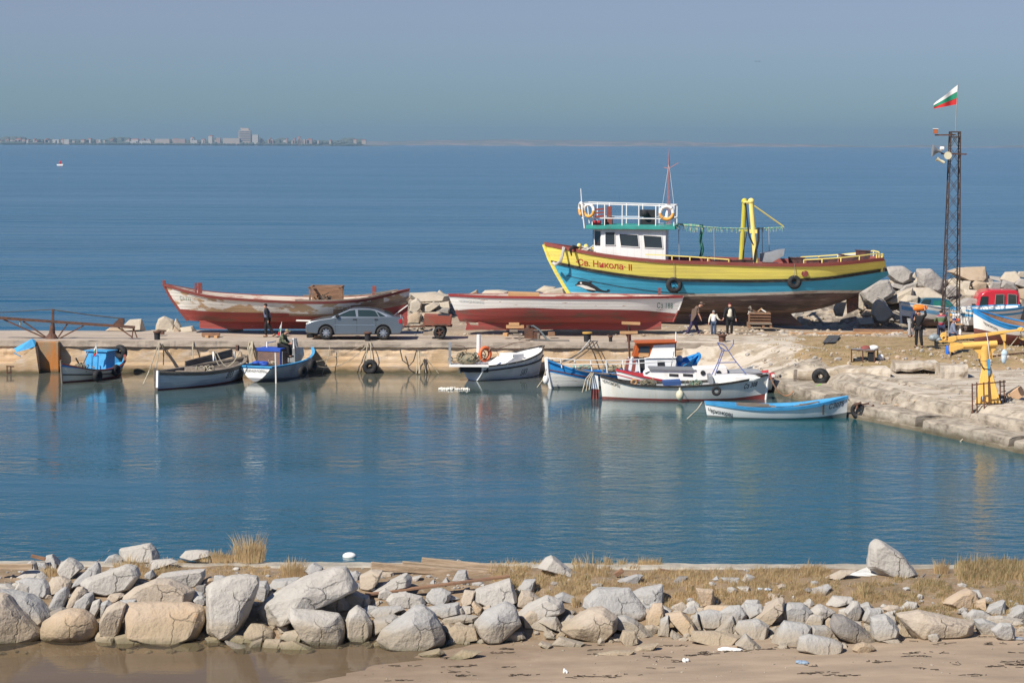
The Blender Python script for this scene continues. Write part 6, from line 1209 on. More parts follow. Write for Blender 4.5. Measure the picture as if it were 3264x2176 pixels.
# ================================================================ THINGS ON THE WATER
o = MB().ball((0, 0, 0), (.18, .15, .10)).build('net_float', M_white2, smooth=True); o.location = G(1114, 1774) + Vector((0, 0, .02)); tag(o, 'white float alone on the dark water beyond the near rocks', 'float')
mm = MB(); random.seed(44)
for k in range(80): mm.ball((random.uniform(-.65, .65), random.uniform(-.16, .16) * 2, random.uniform(0, .05)), .045, 6, 4)
o = mm.build('net_floats', mat('cork_floats', (.74, .70, .62), (.6, .35, .25), amt=.15, sc1=9), smooth=True); o.location = G(1448, 1241); tag(o, 'line of small white net floats on the water before the orange ring boat', 'net floats')
sb = thing('distant_boat', 'tiny white boat with a red figure far out on the open sea', 'boat', G(190, 528) * 1.0)
d_ = sb.location.y / 7600; hb = MB(); sx = d_
hb.prism([(-10 * sx, 0, 4 * sx), (12 * sx, 0, 5 * sx), (9 * sx, 0, -2 * sx), (-7 * sx, 0, -2 * sx)], (0, 8 * sx, 0)); hb.build('hull', M_white2, sb); MB().ball((1 * sx, 4 * sx, 9 * sx), (3.5 * sx, 2 * sx, 5.5 * sx)).build('red_canopy', M_redp, sb); MB().bar((4 * sx, 4 * sx, 5 * sx), (3 * sx, 4 * sx, 16 * sx), 1.2 * sx).build('mast', M_redp, sb)
bd = MB().add([(0, 0, 0), (.35, .05, .12), (.7, .1, .03), (.35, .12, .05), (-.35, .05, .1), (-.7, .1, 0), (-.35, .12, .04), (0, .25, -.02), (0, -.2, .02)], [(0, 1, 2, 3), (0, 6, 5, 4), (8, 0, 7)]).build('flying_bird', M_dark); bd.location = W(2415, 197, 600); bd.scale = (1.3, 1.3, 1.3); tag(bd, 'small dark bird flying high in the hazy sky', 'bird')
# ================================================================ FAR SHORE
FX = 8500; k_ = FX / 7600
land_f = simple('far_land', (.12, .13, .11), .95); tree_f = simple('far_trees', (.10, .12, .10), .95)
mb = MB(); rows = []
for i in range(160):
    px = -60 + 1300 * i / 159; t = max(0, min(1, (1230 - px) / 250)); p = W(px, 460, FX); rows.append([(p.x, FX, -3), (p.x, FX, 2.5 * t), (p.x, FX + 60, 5 * t), (p.x, FX + 900, (9 + 4 * nz3(i * .2, 0)) * t), (p.x, FX + 1500, -3)])
mb.grid(rows); tag(mb.build('far_shore', land_f), kind='structure')
mb = MB(); random.seed(71)
for k in range(1500):
    px = -50 + 1200 * random.random() ** 1.15; d_ = random.choice((0, 0, 1)); den = nz3(px * .012, 5)
    if den < -.30 and d_: continue
    p = W(px, 460, FX + (random.uniform(80, 600) if d_ == 0 else -12)); s_ = random.uniform(5, 12) * (1.25 if den > .1 else .8) * (1 if d_ == 0 else .5); mb.ball((p.x, p.y, (7 if d_ == 0 else 2) + s_ * .6), (s_ * 1.3, s_, s_), 6, 4)
tag(mb.build('far_trees', tree_f), 'dark belt of trees along the far shore', 'trees', kind='stuff')
ctint = [simple('far_wall_cream', (.44, .36, .30)), simple('far_wall_white', (.48, .44, .40)), simple('far_wall_pink', (.38, .27, .23)), simple('far_wall_grey', (.30, .30, .30))]; froof = simple('far_roof', (.34, .12, .08)); fwin = simple('far_window', (.10, .11, .13))
def house(px, py, w_, hpx, m_, label, roof=True, Y=None, grp=None, nm='far_building', cat='building'):
    Y = Y or FX + 40; k2 = Y / 7600; p = W(px, py, Y); r_ = thing(nm, label, cat, (p.x, Y, max(0, p.z)), 0, grp)
    MB().box((0, 0, hpx * k2 / 2 - 4), (w_ * k2, 30, hpx * k2 + 8)).build('wall', m_, r_)
    if roof: MB().prism([(-w_ * k2 * .52, 0, hpx * k2), (w_ * k2 * .52, 0, hpx * k2), (w_ * k2 * .35, 0, hpx * k2 + 3.5), (-w_ * k2 * .35, 0, hpx * k2 + 3.5)], (0, 30, 0)).build('roof', froof, r_)
    return r_, k2
cols_l = [(18, 10, 5), (40, 14, 7), (56, 20, 8), (75, 16, 7), (118, 10, 5), (152, 14, 9), (178, 22, 9), (212, 16, 8), (240, 10, 5), (262, 12, 7), (285, 18, 7), (335, 10, 5), (425, 22, 12), (455, 14, 8), (478, 18, 10), (500, 12, 8), (528, 16, 9), (560, 20, 9), (585, 10, 7), (608, 16, 15), (650, 12, 7), (672, 18, 16), (700, 16, 14), (728, 14, 15), (836, 14, 9), (866, 20, 9), (905, 12, 6), (952, 16, 13), (984, 20, 11), (1012, 12, 6), (1058, 10, 5), (1130, 12, 5), (1158, 14, 5)]
random.seed(5)
cols_l += [(random.uniform(0, 1000), random.uniform(4, 10), random.uniform(4, 11)) for _ in range(45)]
for k, (px, w_, hp_) in enumerate(cols_l): house(px + random.uniform(-6, 6), 455 - random.uniform(0, 3), w_ * random.uniform(.5, 1.0), hp_ * random.uniform(.7, 1.2), random.choice(ctint[:3] + ctint[:2]), 'low pale building in the hazy town along the far shore', random.random() < .6, grp='low buildings of the far town')
for (x0_, x1_, y, hp_, m_, lb) in ((396, 436, 455, 4, ctint[1], 'long low white shed at the far waterline, leftmost of the sheds'), (446, 482, 455, 6, ctint[1], 'second low white shed from the left at the far waterline'), (496, 542, 452, 9, ctint[0], 'wide cream shed at the far waterline left of the pink one'), (552, 592, 455, 12, ctint[2], 'wide pinkish building at the far waterline'), (614, 630, 453, 6, ctint[1], 'small white shed at the far waterline right of the pink building'), (712, 765, 454, 13, ctint[0], 'wide block just left of the tall hotel tower')): house((x0_ + x1_) / 2, y, x1_ - x0_, hp_, m_, lb, False, Y=FX + 5)
r_, k2 = house(781, 452, 38, 36, ctint[0], 'tall stepped hotel tower rising above the far shore town', False, nm='hotel_tower', Y=FX + 20)
MB().box((0, 10, 39 * k2), (24 * k2, 20, 8 * k2)).build('top_storey', ctint[0], r_); MB().box((-12 * k2, 10, 42 * k2), (8 * k2, 16, 6 * k2)).build('roof_block', ctint[3], r_)
for j in range(6): MB().box((0, -15.5, (4 + 5.5 * j) * k2), (34 * k2, 1, 1.6 * k2)).build('window_row', fwin, r_)
house(813, 452, 22, 22, ctint[1], 'white block leaning against the right side of the hotel tower', False, Y=FX + 25)
# right hand, farther coast
mb = MB(); rows = []; FY = 12200
for i in range(120):
    px = 1150 + 2300 * i / 119; p = W(px, 460, FY); hh = 20 + 8 * nz3(i * .11, 9) + 12 * math.sin(i * .05); rows.append([(p.x, FY, -3), (p.x, FY + 50, hh * .5), (p.x, FY + 400, hh), (p.x, FY + 420, -3)])
mb.grid(rows); tag(mb.build('far_coast', mat('far_coast_land', (.13, .14, .13), (.30, .22, .19), amt=.42, soft=.05, sc1=.012, st=(.6, 1, 8), rough=.95)), kind='structure')
random.seed(9); k3 = FY / 7600
dim_ = [simple('faint_wall_pink', (.27, .22, .19)), simple('faint_wall_grey', (.23, .21, .20))]
for k in range(0):
    px = random.uniform(1280, 3260); 
    if 1650 < px < 1850 or 2950 < px < 3070: px += 180
    y = 449 + (px - 1632) * .0035 - random.uniform(0, 6); r_, _ = house(px, y, random.uniform(14, 60), random.uniform(1.5, 3), random.choice(dim_), 'faint pale building on the hazy slope of the distant right hand coast', False, Y=FY - 5, grp='faint buildings of the distant coast')
# ================================================================ PEOPLE
def skinned(name, joints, edges, rad, m, parent, lv=2, root='pel'):
    names = [k for k in joints if k in rad]; idx = {k: i for i, k in enumerate(names)}
    me = bpy.data.meshes.new(name); me.from_pydata([tuple(joints[k]) for k in names], [(idx[a], idx[b]) for a, b in edges if a in idx and b in idx], [])
    me.materials.append(m); o = bpy.data.objects.new(name, me); COL.objects.link(o); o.parent = parent; WM[o.name] = WM[parent.name]
    s = o.modifiers.new('skin', 'SKIN'); s.use_smooth_shade = True; sv = me.skin_vertices[0].data
    for k in names: r = rad[k]; sv[idx[k]].radius = r if isinstance(r, tuple) else (r, r); sv[idx[k]].use_root = (k == root)
    if root not in idx: sv[0].use_root = True
    d = o.modifiers.new('sub', 'SUBSURF'); d.levels = lv; d.render_levels = lv; return o
M_skin = simple('skin', (.52, .28, .20), .6)
def person(label, base, rz, h=1.72, pose=None, top=None, legs=None, shoes=None, hair=None, cap=None, sleeve='long', vest=None, extra=None, tw=1.0):
    J = dict(pel=(0, 0, .53), wst=(0, 0, .61), chs=(0, 0, .735), nck=(.005, 0, .83), hd1=(.012, 0, .878), hd2=(.012, 0, .935), nose=(.075, 0, .897))
    for s, g in (('L', 1), ('R', -1)):
        J.update({'s' + s: (0, g * .105, .80), 'e' + s: (-.01, g * .14, .63), 'w' + s: (.03, g * .15, .485), 'h' + s: (.045, g * .15, .445), 'p' + s: (0, g * .055, .515), 'k' + s: (.012, g * .062, .285), 'a' + s: (0, g * .064, .045), 't' + s: (.085, g * .075, .018), 'r' + s: (.005, g * .055, .897)})
    for k, v in (pose or {}).items(): J[k] = v
    J = {k: Vector(v) * h for k, v in J.items()}
    for s in 'LR':
        u = (J['h' + s] - J['w' + s]).normalized(); a, b = frame_of(u)
        for q in range(4): J['f%d%s' % (q, s)] = J['h' + s] + (u * (.040 + .004 * (q in (1, 2))) + a * (.010 * (q - 1.5)) + b * .006) * h
        J['f4' + s] = J['w' + s] + (u * .03 + a * .026) * h
    E = [('pel', 'wst'), ('wst', 'chs'), ('chs', 'nck'), ('nck', 'hd1'), ('hd1', 'hd2'), ('hd1', 'nose')]
    for s in 'LR': E += [('chs', 's' + s), ('s' + s, 'e' + s), ('e' + s, 'w' + s), ('w' + s, 'h' + s), ('pel', 'p' + s), ('p' + s, 'k' + s), ('k' + s, 'a' + s), ('a' + s, 't' + s), ('hd1', 'r' + s)] + [('h' + s, 'f%d%s' % (q, s)) for q in range(4)] + [('w' + s, 'f4' + s)]
    r = dict(pel=(.07 * tw, .05), wst=(.06 * tw, .045), chs=(.075 * tw, .05), nck=.028, hd1=.040, hd2=.042, nose=.008)
    for s in 'LR': r.update({'s' + s: .030, 'e' + s: .022, 'w' + s: .015, 'h' + s: .016, 'p' + s: .044, 'k' + s: .030, 'a' + s: .020, 't' + s: .017, 'r' + s: .012, 'f4' + s: .006}); r.update({'f%d%s' % (q, s): .005 for q in range(4)})
    sc_ = lambda d, g=0: {k: ((v[0] * h + g, v[1] * h + g) if isinstance(v, tuple) else v * h + g) for k, v in d.items()}
    root = thing('person', label, 'person', base, rz); skinned('body', J, E, sc_(r), M_skin, root)
    tk = ['pel', 'wst', 'chs', 'nck'] + ['s' + s for s in 'LR'] + ['e' + s for s in 'LR'] + (['w' + s for s in 'LR'] if sleeve == 'long' else [])
    rr = sc_({k: r[k] for k in tk}, .034); rr['nck'] = .056 * h
    for s in 'LR': rr['s' + s] = .050 * h; rr['e' + s] = .040 * h
    if sleeve == 'long':
        for s in 'LR': rr['w' + s] = .030 * h
    skinned('jacket' if sleeve == 'long' else 'shirt', J, E, rr, top, root)
    if vest is not None: skinned('vest', J, [('pel', 'wst'), ('wst', 'chs'), ('chs', 'nck')], {k: ((v[0] + .03, v[1] + .03) if isinstance(v, tuple) else v) for k, v in rr.items() if k in ('pel', 'wst', 'chs', 'nck')}, vest, root)
    lk = ['pel'] + [c + s for c in 'pka' for s in 'LR']; rl_ = sc_({k: r[k] for k in lk}, .030); skinned('trousers', J, E, rl_, legs, root)
    for s in 'LR':
        d = (J['t' + s] - J['a' + s]); mb = MB().tube([J['a' + s] + Vector((-.03, 0, .01)) * h, J['a' + s] + Vector((-.02, 0, -.022)) * h, J['t' + s]], [.026 * h, .030 * h, .020 * h], 8); mb.build('shoe', shoes or M_dark, root, smooth=True)
        e = J['hd1'] + (J['nose'] - J['hd1']) * .62 + Vector((0, (.02 if s == 'L' else -.02) * h, .012 * h)); MB().ball(e, .006 * h, 6, 4).build('eye', M_dark, root)
    hc_ = J['hd1'].lerp(J['hd2'], .75); f_ = (J['nose'] - J['hd1']); f_.z = 0; f_.normalize()
    if hair: MB().ball(hc_ - f_ * .012 * h + Vector((0, 0, .012 * h)), (.052 * h, .050 * h, .050 * h), 12, 8).build('hair', hair, root, smooth=True)
    if cap:
        mb = MB().ball(hc_ + Vector((0, 0, .022 * h)), (.056 * h, .054 * h, .045 * h), 12, 8); c_ = hc_ + f_ * .07 * h + Vector((0, 0, .008 * h)); mb.box(c_, (.07 * h, .07 * h, .012 * h), rz=math.atan2(f_.y, f_.x)); mb.build('cap', cap, root, smooth=True)
    return root, J
navy = simple('navy_cloth', (.035, .045, .09), .9); blk = simple('black_cloth', (.018, .018, .02), .9); jeans = simple('blue_jeans', (.06, .09, .15), .9); gcl = simple('grey_cloth', (.30, .32, .36), .9); slate = simple('slate_blue_vest', (.12, .14, .22), .9)
brown = simple('brown_cloth', (.16, .11, .085), .9); hairdk = simple('dark_hair', (.03, .022, .018), .9); hairred = simple('burgundy_hair', (.09, .012, .02), .8); cream = simple('cream_cloth', (.66, .62, .50), .9); wht = simple('white_cloth', (.72, .72, .74), .9); shoeb = simple('brown_shoe', (.16, .09, .05), .7)
camo = mat('camouflage_cloth', (.13, .15, .085), (.06, .07, .045), amt=.5, soft=.02, sc1=7, rough=.95, bump=.05, col3=(.22, .19, .12), amt3=.2, sc3=9)
def at_ground(px, py, z=QZ): p = G(px, py, z); return (p.x, p.y, z)
# walking man by the peeling boat (faces left)
person('man in slate blue vest over black sleeves walking left past the peeling boat', at_ground(853, 1074), math.pi, 1.62,
       dict(chs=(.03, 0, .735), nck=(.045, 0, .825), hd1=(.065, 0, .868), hd2=(.065, 0, .93), nose=(.13, 0, .885), rL=(.05, .055, .89), rR=(.05, -.055, .89), sL=(.03, .105, .795), sR=(.03, -.105, .795), eL=(-.02, .14, .63), wL=(-.03, .13, .49), hL=(-.03, .125, .45), eR=(.02, -.14, .64), wR=(.06, -.13, .50), hR=(.07, -.125, .46),
            kR=(.06, -.06, .29), aR=(.05, -.06, .045), tR=(.13, -.065, .018), kL=(-.06, .06, .29), aL=(-.20, .06, .10), tL=(-.14, .065, .03)), blk, blk, shoeb, hairdk, None, vest=slate)
# seated man in camouflage (faces right)
zb_ = .83
person('man in camouflage jacket and cap sitting hunched in the boat with the white transom', (W(897, 1120, 106.3).x, 106.3, .62), -.25, 1.70,
       dict(pel=(-.02, 0, .52), wst=(.0, 0, .61), chs=(.05, 0, .72), nck=(.10, 0, .80), hd1=(.145, 0, .83), hd2=(.155, 0, .89), nose=(.215, 0, .835), rL=(.14, .055, .85), rR=(.14, -.055, .85), sL=(.05, .105, .775), sR=(.05, -.105, .775), eL=(.10, .15, .62), eR=(.10, -.15, .62), wL=(.22, .08, .56), wR=(.22, -.08, .56), hL=(.255, .06, .55), hR=(.255, -.06, .55),
            pL=(0, .06, .51), pR=(0, -.06, .51), kL=(.22, .09, .47), kR=(.22, -.09, .47), aL=(.24, .08, .24), aR=(.24, -.08, .24), tL=(.32, .08, .215), tR=(.32, -.08, .215)), camo, blk, blk, hairdk, simple('khaki_cap', (.30, .26, .15), .9))
# man with brown top leaning forward (faces right)
pr_, J_ = person('stooping man in brown top and cap striding right with a jacket over his shoulder', at_ground(2210, 1069), 0, 1.72,
       dict(pel=(.0, 0, .53), wst=(.04, 0, .60), chs=(.09, 0, .71), nck=(.15, 0, .79), hd1=(.20, 0, .83), hd2=(.215, 0, .885), nose=(.27, 0, .83), rL=(.19, .055, .85), rR=(.19, -.055, .85), sL=(.09, .11, .77), sR=(.09, -.11, .77), eL=(.11, .13, .61), eR=(.13, -.14, .61), wL=(.17, .12, .50), wR=(.19, -.13, .49), hL=(.18, .12, .46), hR=(.20, -.13, .45),
            kL=(.07, .06, .29), aL=(.16, .06, .045), tL=(.25, .065, .018), kR=(-.06, -.06, .30), aR=(-.19, -.06, .055), tR=(-.11, -.065, .018)), brown, simple('dark_track_trousers', (.05, .04, .09), .9), blk, hairdk, simple('brown_cap', (.14, .10, .08), .9), sleeve='short', tw=1.15)
mm = MB(); mm.add([(-.02, -.26, 1.30), (.14, -.26, 1.34), (.10, -.27, 1.0), (-.06, -.27, .72), (-.16, -.26, .70), (-.12, -.25, 1.1), (-.10, -.20, 1.25)], [(0, 1, 2, 3, 4, 5, 6)]); mm.v = [v + Vector((0, 0, 0)) for v in mm.v]
n0 = len(mm.v); mm.add([v - Vector((0, .05, 0)) for v in mm.v[:n0]], [tuple(range(6, -1, -1))]); [mm.f.append([i, (i + 1) % 7, (i + 1) % 7 + 7, i + 7]) or mm.m.append(0) for i in range(7)]
mm.build('carried_jacket', brown, pr_, smooth=True)
FC = -math.pi / 2
# child and woman
person('small child in cream cardigan and jeans walking beside the woman', at_ground(2274, 1070), FC, 1.24,
       dict(hd1=(.012, 0, .865), hd2=(.012, 0, .93), eL=(.03, .16, .66), wL=(.02, .25, .60), hL=(.02, .29, .60), eR=(0, -.16, .63), wR=(.01, -.18, .50), hR=(.01, -.185, .46)), cream, jeans, M_gmetal, hairdk, simple('grey_hat', (.28, .28, .27), .9), vest=wht, tw=1.1)
person('woman with burgundy hair in black jacket and dark trousers holding the child by the hand', at_ground(2325, 1069), FC + .1, 1.60,
       dict(eR=(.02, -.16, .64), wR=(.06, -.19, .52), hR=(.07, -.205, .49), eL=(0, .16, .64), wL=(.02, .19, .50), hL=(.03, .19, .46), hd1=(.03, 0, .872), nose=(.09, 0, .875)), blk, blk, shoeb, hairred, None, vest=cream, tw=1.15)
# man in black carrying the orange cylinder
pb = land_at(2928, 1108, 100)
person('man in black carrying an orange gas cylinder on his shoulder', pb, FC - .45, 1.74,
       dict(eL=(.05, .19, .86), wL=(.03, .155, .985), hL=(.03, .15, 1.02), eR=(-.01, -.15, .63), wR=(.0, -.18, .49), hR=(.0, -.185, .45), kL=(.05, .07, .29), aL=(.03, .10, .045), tL=(.11, .12, .018), hd1=(.02, -.01, .87), hd2=(.02, -.02, .93)), blk, blk, blk, hairdk, None)
gc = W(2932, 981, pb.y + .05); root = thing('gas_cylinder', 'orange gas cylinder lying on the shoulder of the man in black', 'cylinder', gc, 0)
M_or2 = simple('orange_cylinder', (.80, .22, .03), .45)
MB().tube([(-.31, 0, .0), (-.28, 0, .0), (-.18, 0, 0), (.12, 0, .0), (.22, 0, 0), (.27, 0, 0)], [.05, .12, .155, .155, .11, .05], 18).build('tank', M_or2, root, smooth=True)
MB().torus((.29, 0, 0), .08, .015, (1, 0, 0), 16, 6).build('collar', M_or2, root, smooth=True); MB().cyl((.26, 0, 0), (.34, 0, 0), .025, n=8).build('valve', M_dark, root)
# stooping person behind him
p7 = land_at(2903, 1074, 100)
person('stooping person in navy top and light trousers half hidden behind the man in black', p7, FC + .6, 1.55,
       dict(wst=(.07, 0, .58), chs=(.15, 0, .67), nck=(.22, 0, .74), hd1=(.27, 0, .765), hd2=(.29, 0, .82), nose=(.34, 0, .76), rL=(.27, .055, .79), rR=(.27, -.055, .79), sL=(.15, .10, .72), sR=(.15, -.10, .72), eL=(.18, .12, .57), eR=(.18, -.12, .57), wL=(.20, .06, .47), wR=(.20, -.06, .47), hL=(.21, .05, .44), hR=(.21, -.05, .44)), navy, simple('light_grey_trousers', (.38, .38, .38), .9), shoeb, simple('reddish_hair', (.12, .05, .03), .9))
# two men left of the crane
stripe = bpy.data.materials.new('striped_jumper'); stripe.use_nodes = True; t_ = stripe.node_tree; tc_ = t_.nodes.new('ShaderNodeTexCoord'); sx_ = t_.nodes.new('ShaderNodeSeparateXYZ'); t_.links.new(tc_.outputs['Object'], sx_.inputs[0])
mr_ = t_.nodes.new('ShaderNodeMapRange'); t_.links.new(sx_.outputs['Z'], mr_.inputs[0]); mr_.inputs[1].default_value = .78; mr_.inputs[2].default_value = 1.45
cr2 = t_.nodes.new('ShaderNodeValToRGB'); cr2.color_ramp.interpolation = 'CONSTANT'; t_.links.new(mr_.outputs[0], cr2.inputs[0])
els = [(0, (.05, .05, .14)), (.12, (.40, .03, .06)), (.34, (.20, .19, .20)), (.42, (.10, .16, .07)), (.68, (.20, .19, .20)), (.80, (.40, .03, .06))]
for i, (p_, c_) in enumerate(els):
    e = cr2.color_ramp.elements[i] if i < 2 else cr2.color_ramp.elements.new(p_); e.position = p_; e.color = (*c_, 1)
t_.links.new(cr2.outputs[0], t_.nodes['Principled BSDF'].inputs['Base Color']); t_.nodes['Principled BSDF'].inputs['Roughness'].default_value = .9
p8 = land_at(2998, 1098, 100);
person('man seen from behind in red and green striped jumper bending beside the shelf', p8, -FC, 1.62, dict(hd1=(.05, 0, .865), hd2=(.06, 0, .92), eL=(.10, .15, .66), wL=(.22, .12, .62), hL=(.25, .11, .62), eR=(.10, -.15, .66), wR=(.22, -.12, .62), hR=(.25, -.11, .62)), stripe, navy, blk, hairdk, None, tw=1.35)
p9 = land_at(3036, 1128, 100)
pz_, _ = person('man in blue cap and grey blue jacket standing right behind the crane boom', p9, -.15, 1.62, dict(eR=(.04, -.16, .63), wR=(.14, -.12, .54), hR=(.17, -.10, .53), hd1=(.03, 0, .872), hd2=(.035, 0, .93), nose=(.09, 0, .88)), simple('grey_blue_jacket', (.19, .22, .30), .9), jeans, blk, None, simple('blue_cap', (.05, .07, .18), .9), tw=1.3)
o = MB().tube([(0, 0, 0), (0, 0, .32), (0, 0, .38)], [.09, .09, .04], 10).build('blue_bottle', simple('blue_plastic', (.02, .13, .55), .5), smooth=True); o.location = p9 + Vector((-.28, -.35, .02)); tag(o, 'bright blue plastic container at the legs of the man in the blue cap', 'container')
# ================================================================ ROCKS
def rock_mat(name, a, b, c3=(.45, .33, .22), a3=-.02): return mat(name, a, b, amt=.45, soft=.10, sc1=1.3, rough=.92, bump=.5, bsc=13, bdist=.035, crack=.8, vary=.14, vsc=1.6, col3=c3, amt3=a3, sc3=2.4, band=[(.42, .10, (.30, .235, .15), .60), (.07, .05, (.10, .095, .05), .6)])
RM = dict(g=rock_mat('granite_grey', (.39, .38, .36), (.31, .30, .285)), p=rock_mat('granite_pale', (.44, .415, .375), (.36, .335, .30)), t=rock_mat('granite_tan', (.44, .375, .30), (.36, .30, .235)), o=rock_mat('granite_orange', (.46, .365, .27), (.40, .30, .20), (.50, .29, .14), .05), d=rock_mat('stone_dark', (.26, .24, .22), (.18, .165, .15)), m=rock_mat('stone_mossy', (.33, .28, .21), (.22, .19, .12)))
TONE = dict(g='grey', p='pale', t='tan', o='orange tinted', d='dark grey', m='mossy')
FAR = dict(g=mat('far_granite_grey', (.37, .34, .31), (.28, .26, .235), amt=.45, soft=.12, sc1=.9, rough=.92, bump=.7, bsc=9), p=mat('far_granite_pale', (.48, .42, .34), (.38, .33, .26), amt=.45, soft=.12, sc1=.9, rough=.92, bump=.7, bsc=9), t=mat('far_granite_tan', (.43, .34, .25), (.34, .26, .18), amt=.45, soft=.12, sc1=.9, rough=.92, bump=.7, bsc=9))
NR = [0]
def rock(pts, tone, Y, thick, label, group=None, mats=RM, seed=0, rnd=0, nm='boulder', cat='rock'):
    rg = random.Random(seed * 7 + 3); P = [W(x, y, Y) for x, y in pts]; c = sum(P, Vector()) / len(P); P = [c + (p - c) * (1.06 if c.x < 0 else 1.12) for p in P]
    wd = max(p.x for p in P) - min(p.x for p in P); ht = max(p.z for p in P) - min(p.z for p in P); t = thick or .42 * min(wd, ht * 1.3) + .08
    Q = []
    for p in P: Q.append(p + Vector((0, rg.uniform(-.35, -.05) * t, 0))); Q.append(c + (p - c) * rg.uniform(.93, 1.0) + Vector((0, rg.uniform(.2, .5) * t, 0)))
    tx, tz = rg.uniform(-1.0, .8) * t / max(wd, .1), rg.uniform(-.1, 1.2) * t / max(ht, .1)   # tilt of the front facet
    for i in range(len(P)):
        p = P[i]; q = c + (p - c) * rg.uniform(.62, .88); Q.append(q + Vector((0, -t * .9 + (q.x - c.x) * tx + (q.z - c.z) * tz, 0)))
    if rg.random() < .45: p = P[rg.randrange(len(P))]; Q.append(c + (p - c) * rg.uniform(.3, .6) + Vector((0, -t * rg.uniform(1.0, 1.25), 0)))
    for i in range(len(P)): Q.append(c + (P[i] - c) * rg.uniform(.6, .85) + Vector((0, t * rg.uniform(.8, 1.3), 0)))
    if rnd:
        Q = []
        for j in range(9):
            a = math.pi * j / 8
            for p in P: Q.append(c + (p - c) * math.sin(a) + Vector((0, -math.cos(a) * t * 1.1, 0)))
    bm = bmesh.new(); [bm.verts.new(q - c) for q in Q]; r = bmesh.ops.convex_hull(bm, input=bm.verts)
    bmesh.ops.delete(bm, geom=[v for v in bm.verts if not v.link_faces], context='VERTS')
    bmesh.ops.dissolve_limit(bm, angle_limit=R(9), verts=bm.verts, edges=bm.edges)
    try: bmesh.ops.bevel(bm, geom=bm.edges[:], offset=min(wd, ht) * rg.uniform(.012, .035), segments=1, affect='EDGES', profile=.6)
    except Exception: pass
    bmesh.ops.triangulate(bm, faces=bm.faces)
    big = min(wd, ht) > .35
    for _ in range(3 if big else 1):
        es = [e for e in bm.edges if e.calc_length() > (.12 if big else .10)]
        if es: bmesh.ops.subdivide_edges(bm, edges=es, cuts=1); bmesh.ops.triangulate(bm, faces=bm.faces)
    bm.normal_update(); am = min(wd, ht) * .013
    for v in bm.verts:
        q = v.co * (2.2 if big else 5) + Vector((seed, 0, 0)); v.co += v.normal * (am * 1.6 * noise.fractal(q, 1, 2, 4) + am * .8 * noise.noise(q * 4))
    me = bpy.data.meshes.new(nm); bm.to_mesh(me); bm.free(); me.materials.append(mats[tone])
    for p in me.polygons: p.use_smooth = bool(rnd)
    o = bpy.data.objects.new(nm, me); COL.objects.link(o); o.location = c; tag(o, label, cat, group); NR[0] += 1; return o
tiles = {1: (0, 1680, .3486), 2: (780, 1680, .3656), 3: (1600, 1680, .3571), 4: (2400, 1680, .3673)}
def P2(s): v = [float(q) for q in s.replace(',', ' ').split()]; return list(zip(v[0::2], v[1::2]))
def big_rocks(lines):
    for ln in lines.strip().split('\n'):
        a = ln.split('|'); tl, tone = a[0].strip().split(); ox, oy, s = tiles[int(tl[0])]; pts = [(ox + x * s, oy + y * s) for x, y in P2(a[1])]; lb = a[2].strip() if len(a) > 2 else ''
        xs = [p[0] for p in pts]; ys = [p[1] for p in pts]; g = mound_at((min(xs) + max(xs)) / 2, max(ys) - 1.5); wpx = max(xs) - min(xs); hpx = max(ys) - min(ys)
        th = .42 * min(wpx, hpx * 1.3) * g.y / F + .08; sd = int(sum(xs) + sum(ys))
        if lb: rock(pts, tone, g.y + th * .55, th, lb, None, seed=sd, rnd=('r' in tl))
        else: rock(pts, tone, g.y + th * .55, th, {'g': 'grey angular stone of middling or small size wedged among the larger near boulders', 'p': 'pale angular stone of middling or small size wedged among the larger near boulders', 't': 'tan stone of middling or small size wedged among the larger near boulders', 'o': 'orange tinted stone of small size among the near boulders', 'd': 'dark grey stone of small size among the near boulders', 'm': 'low mossy stone at the foot of the near boulders'}[tone], TONE[tone] + ' stones among the near boulders', seed=sd, nm='stone')
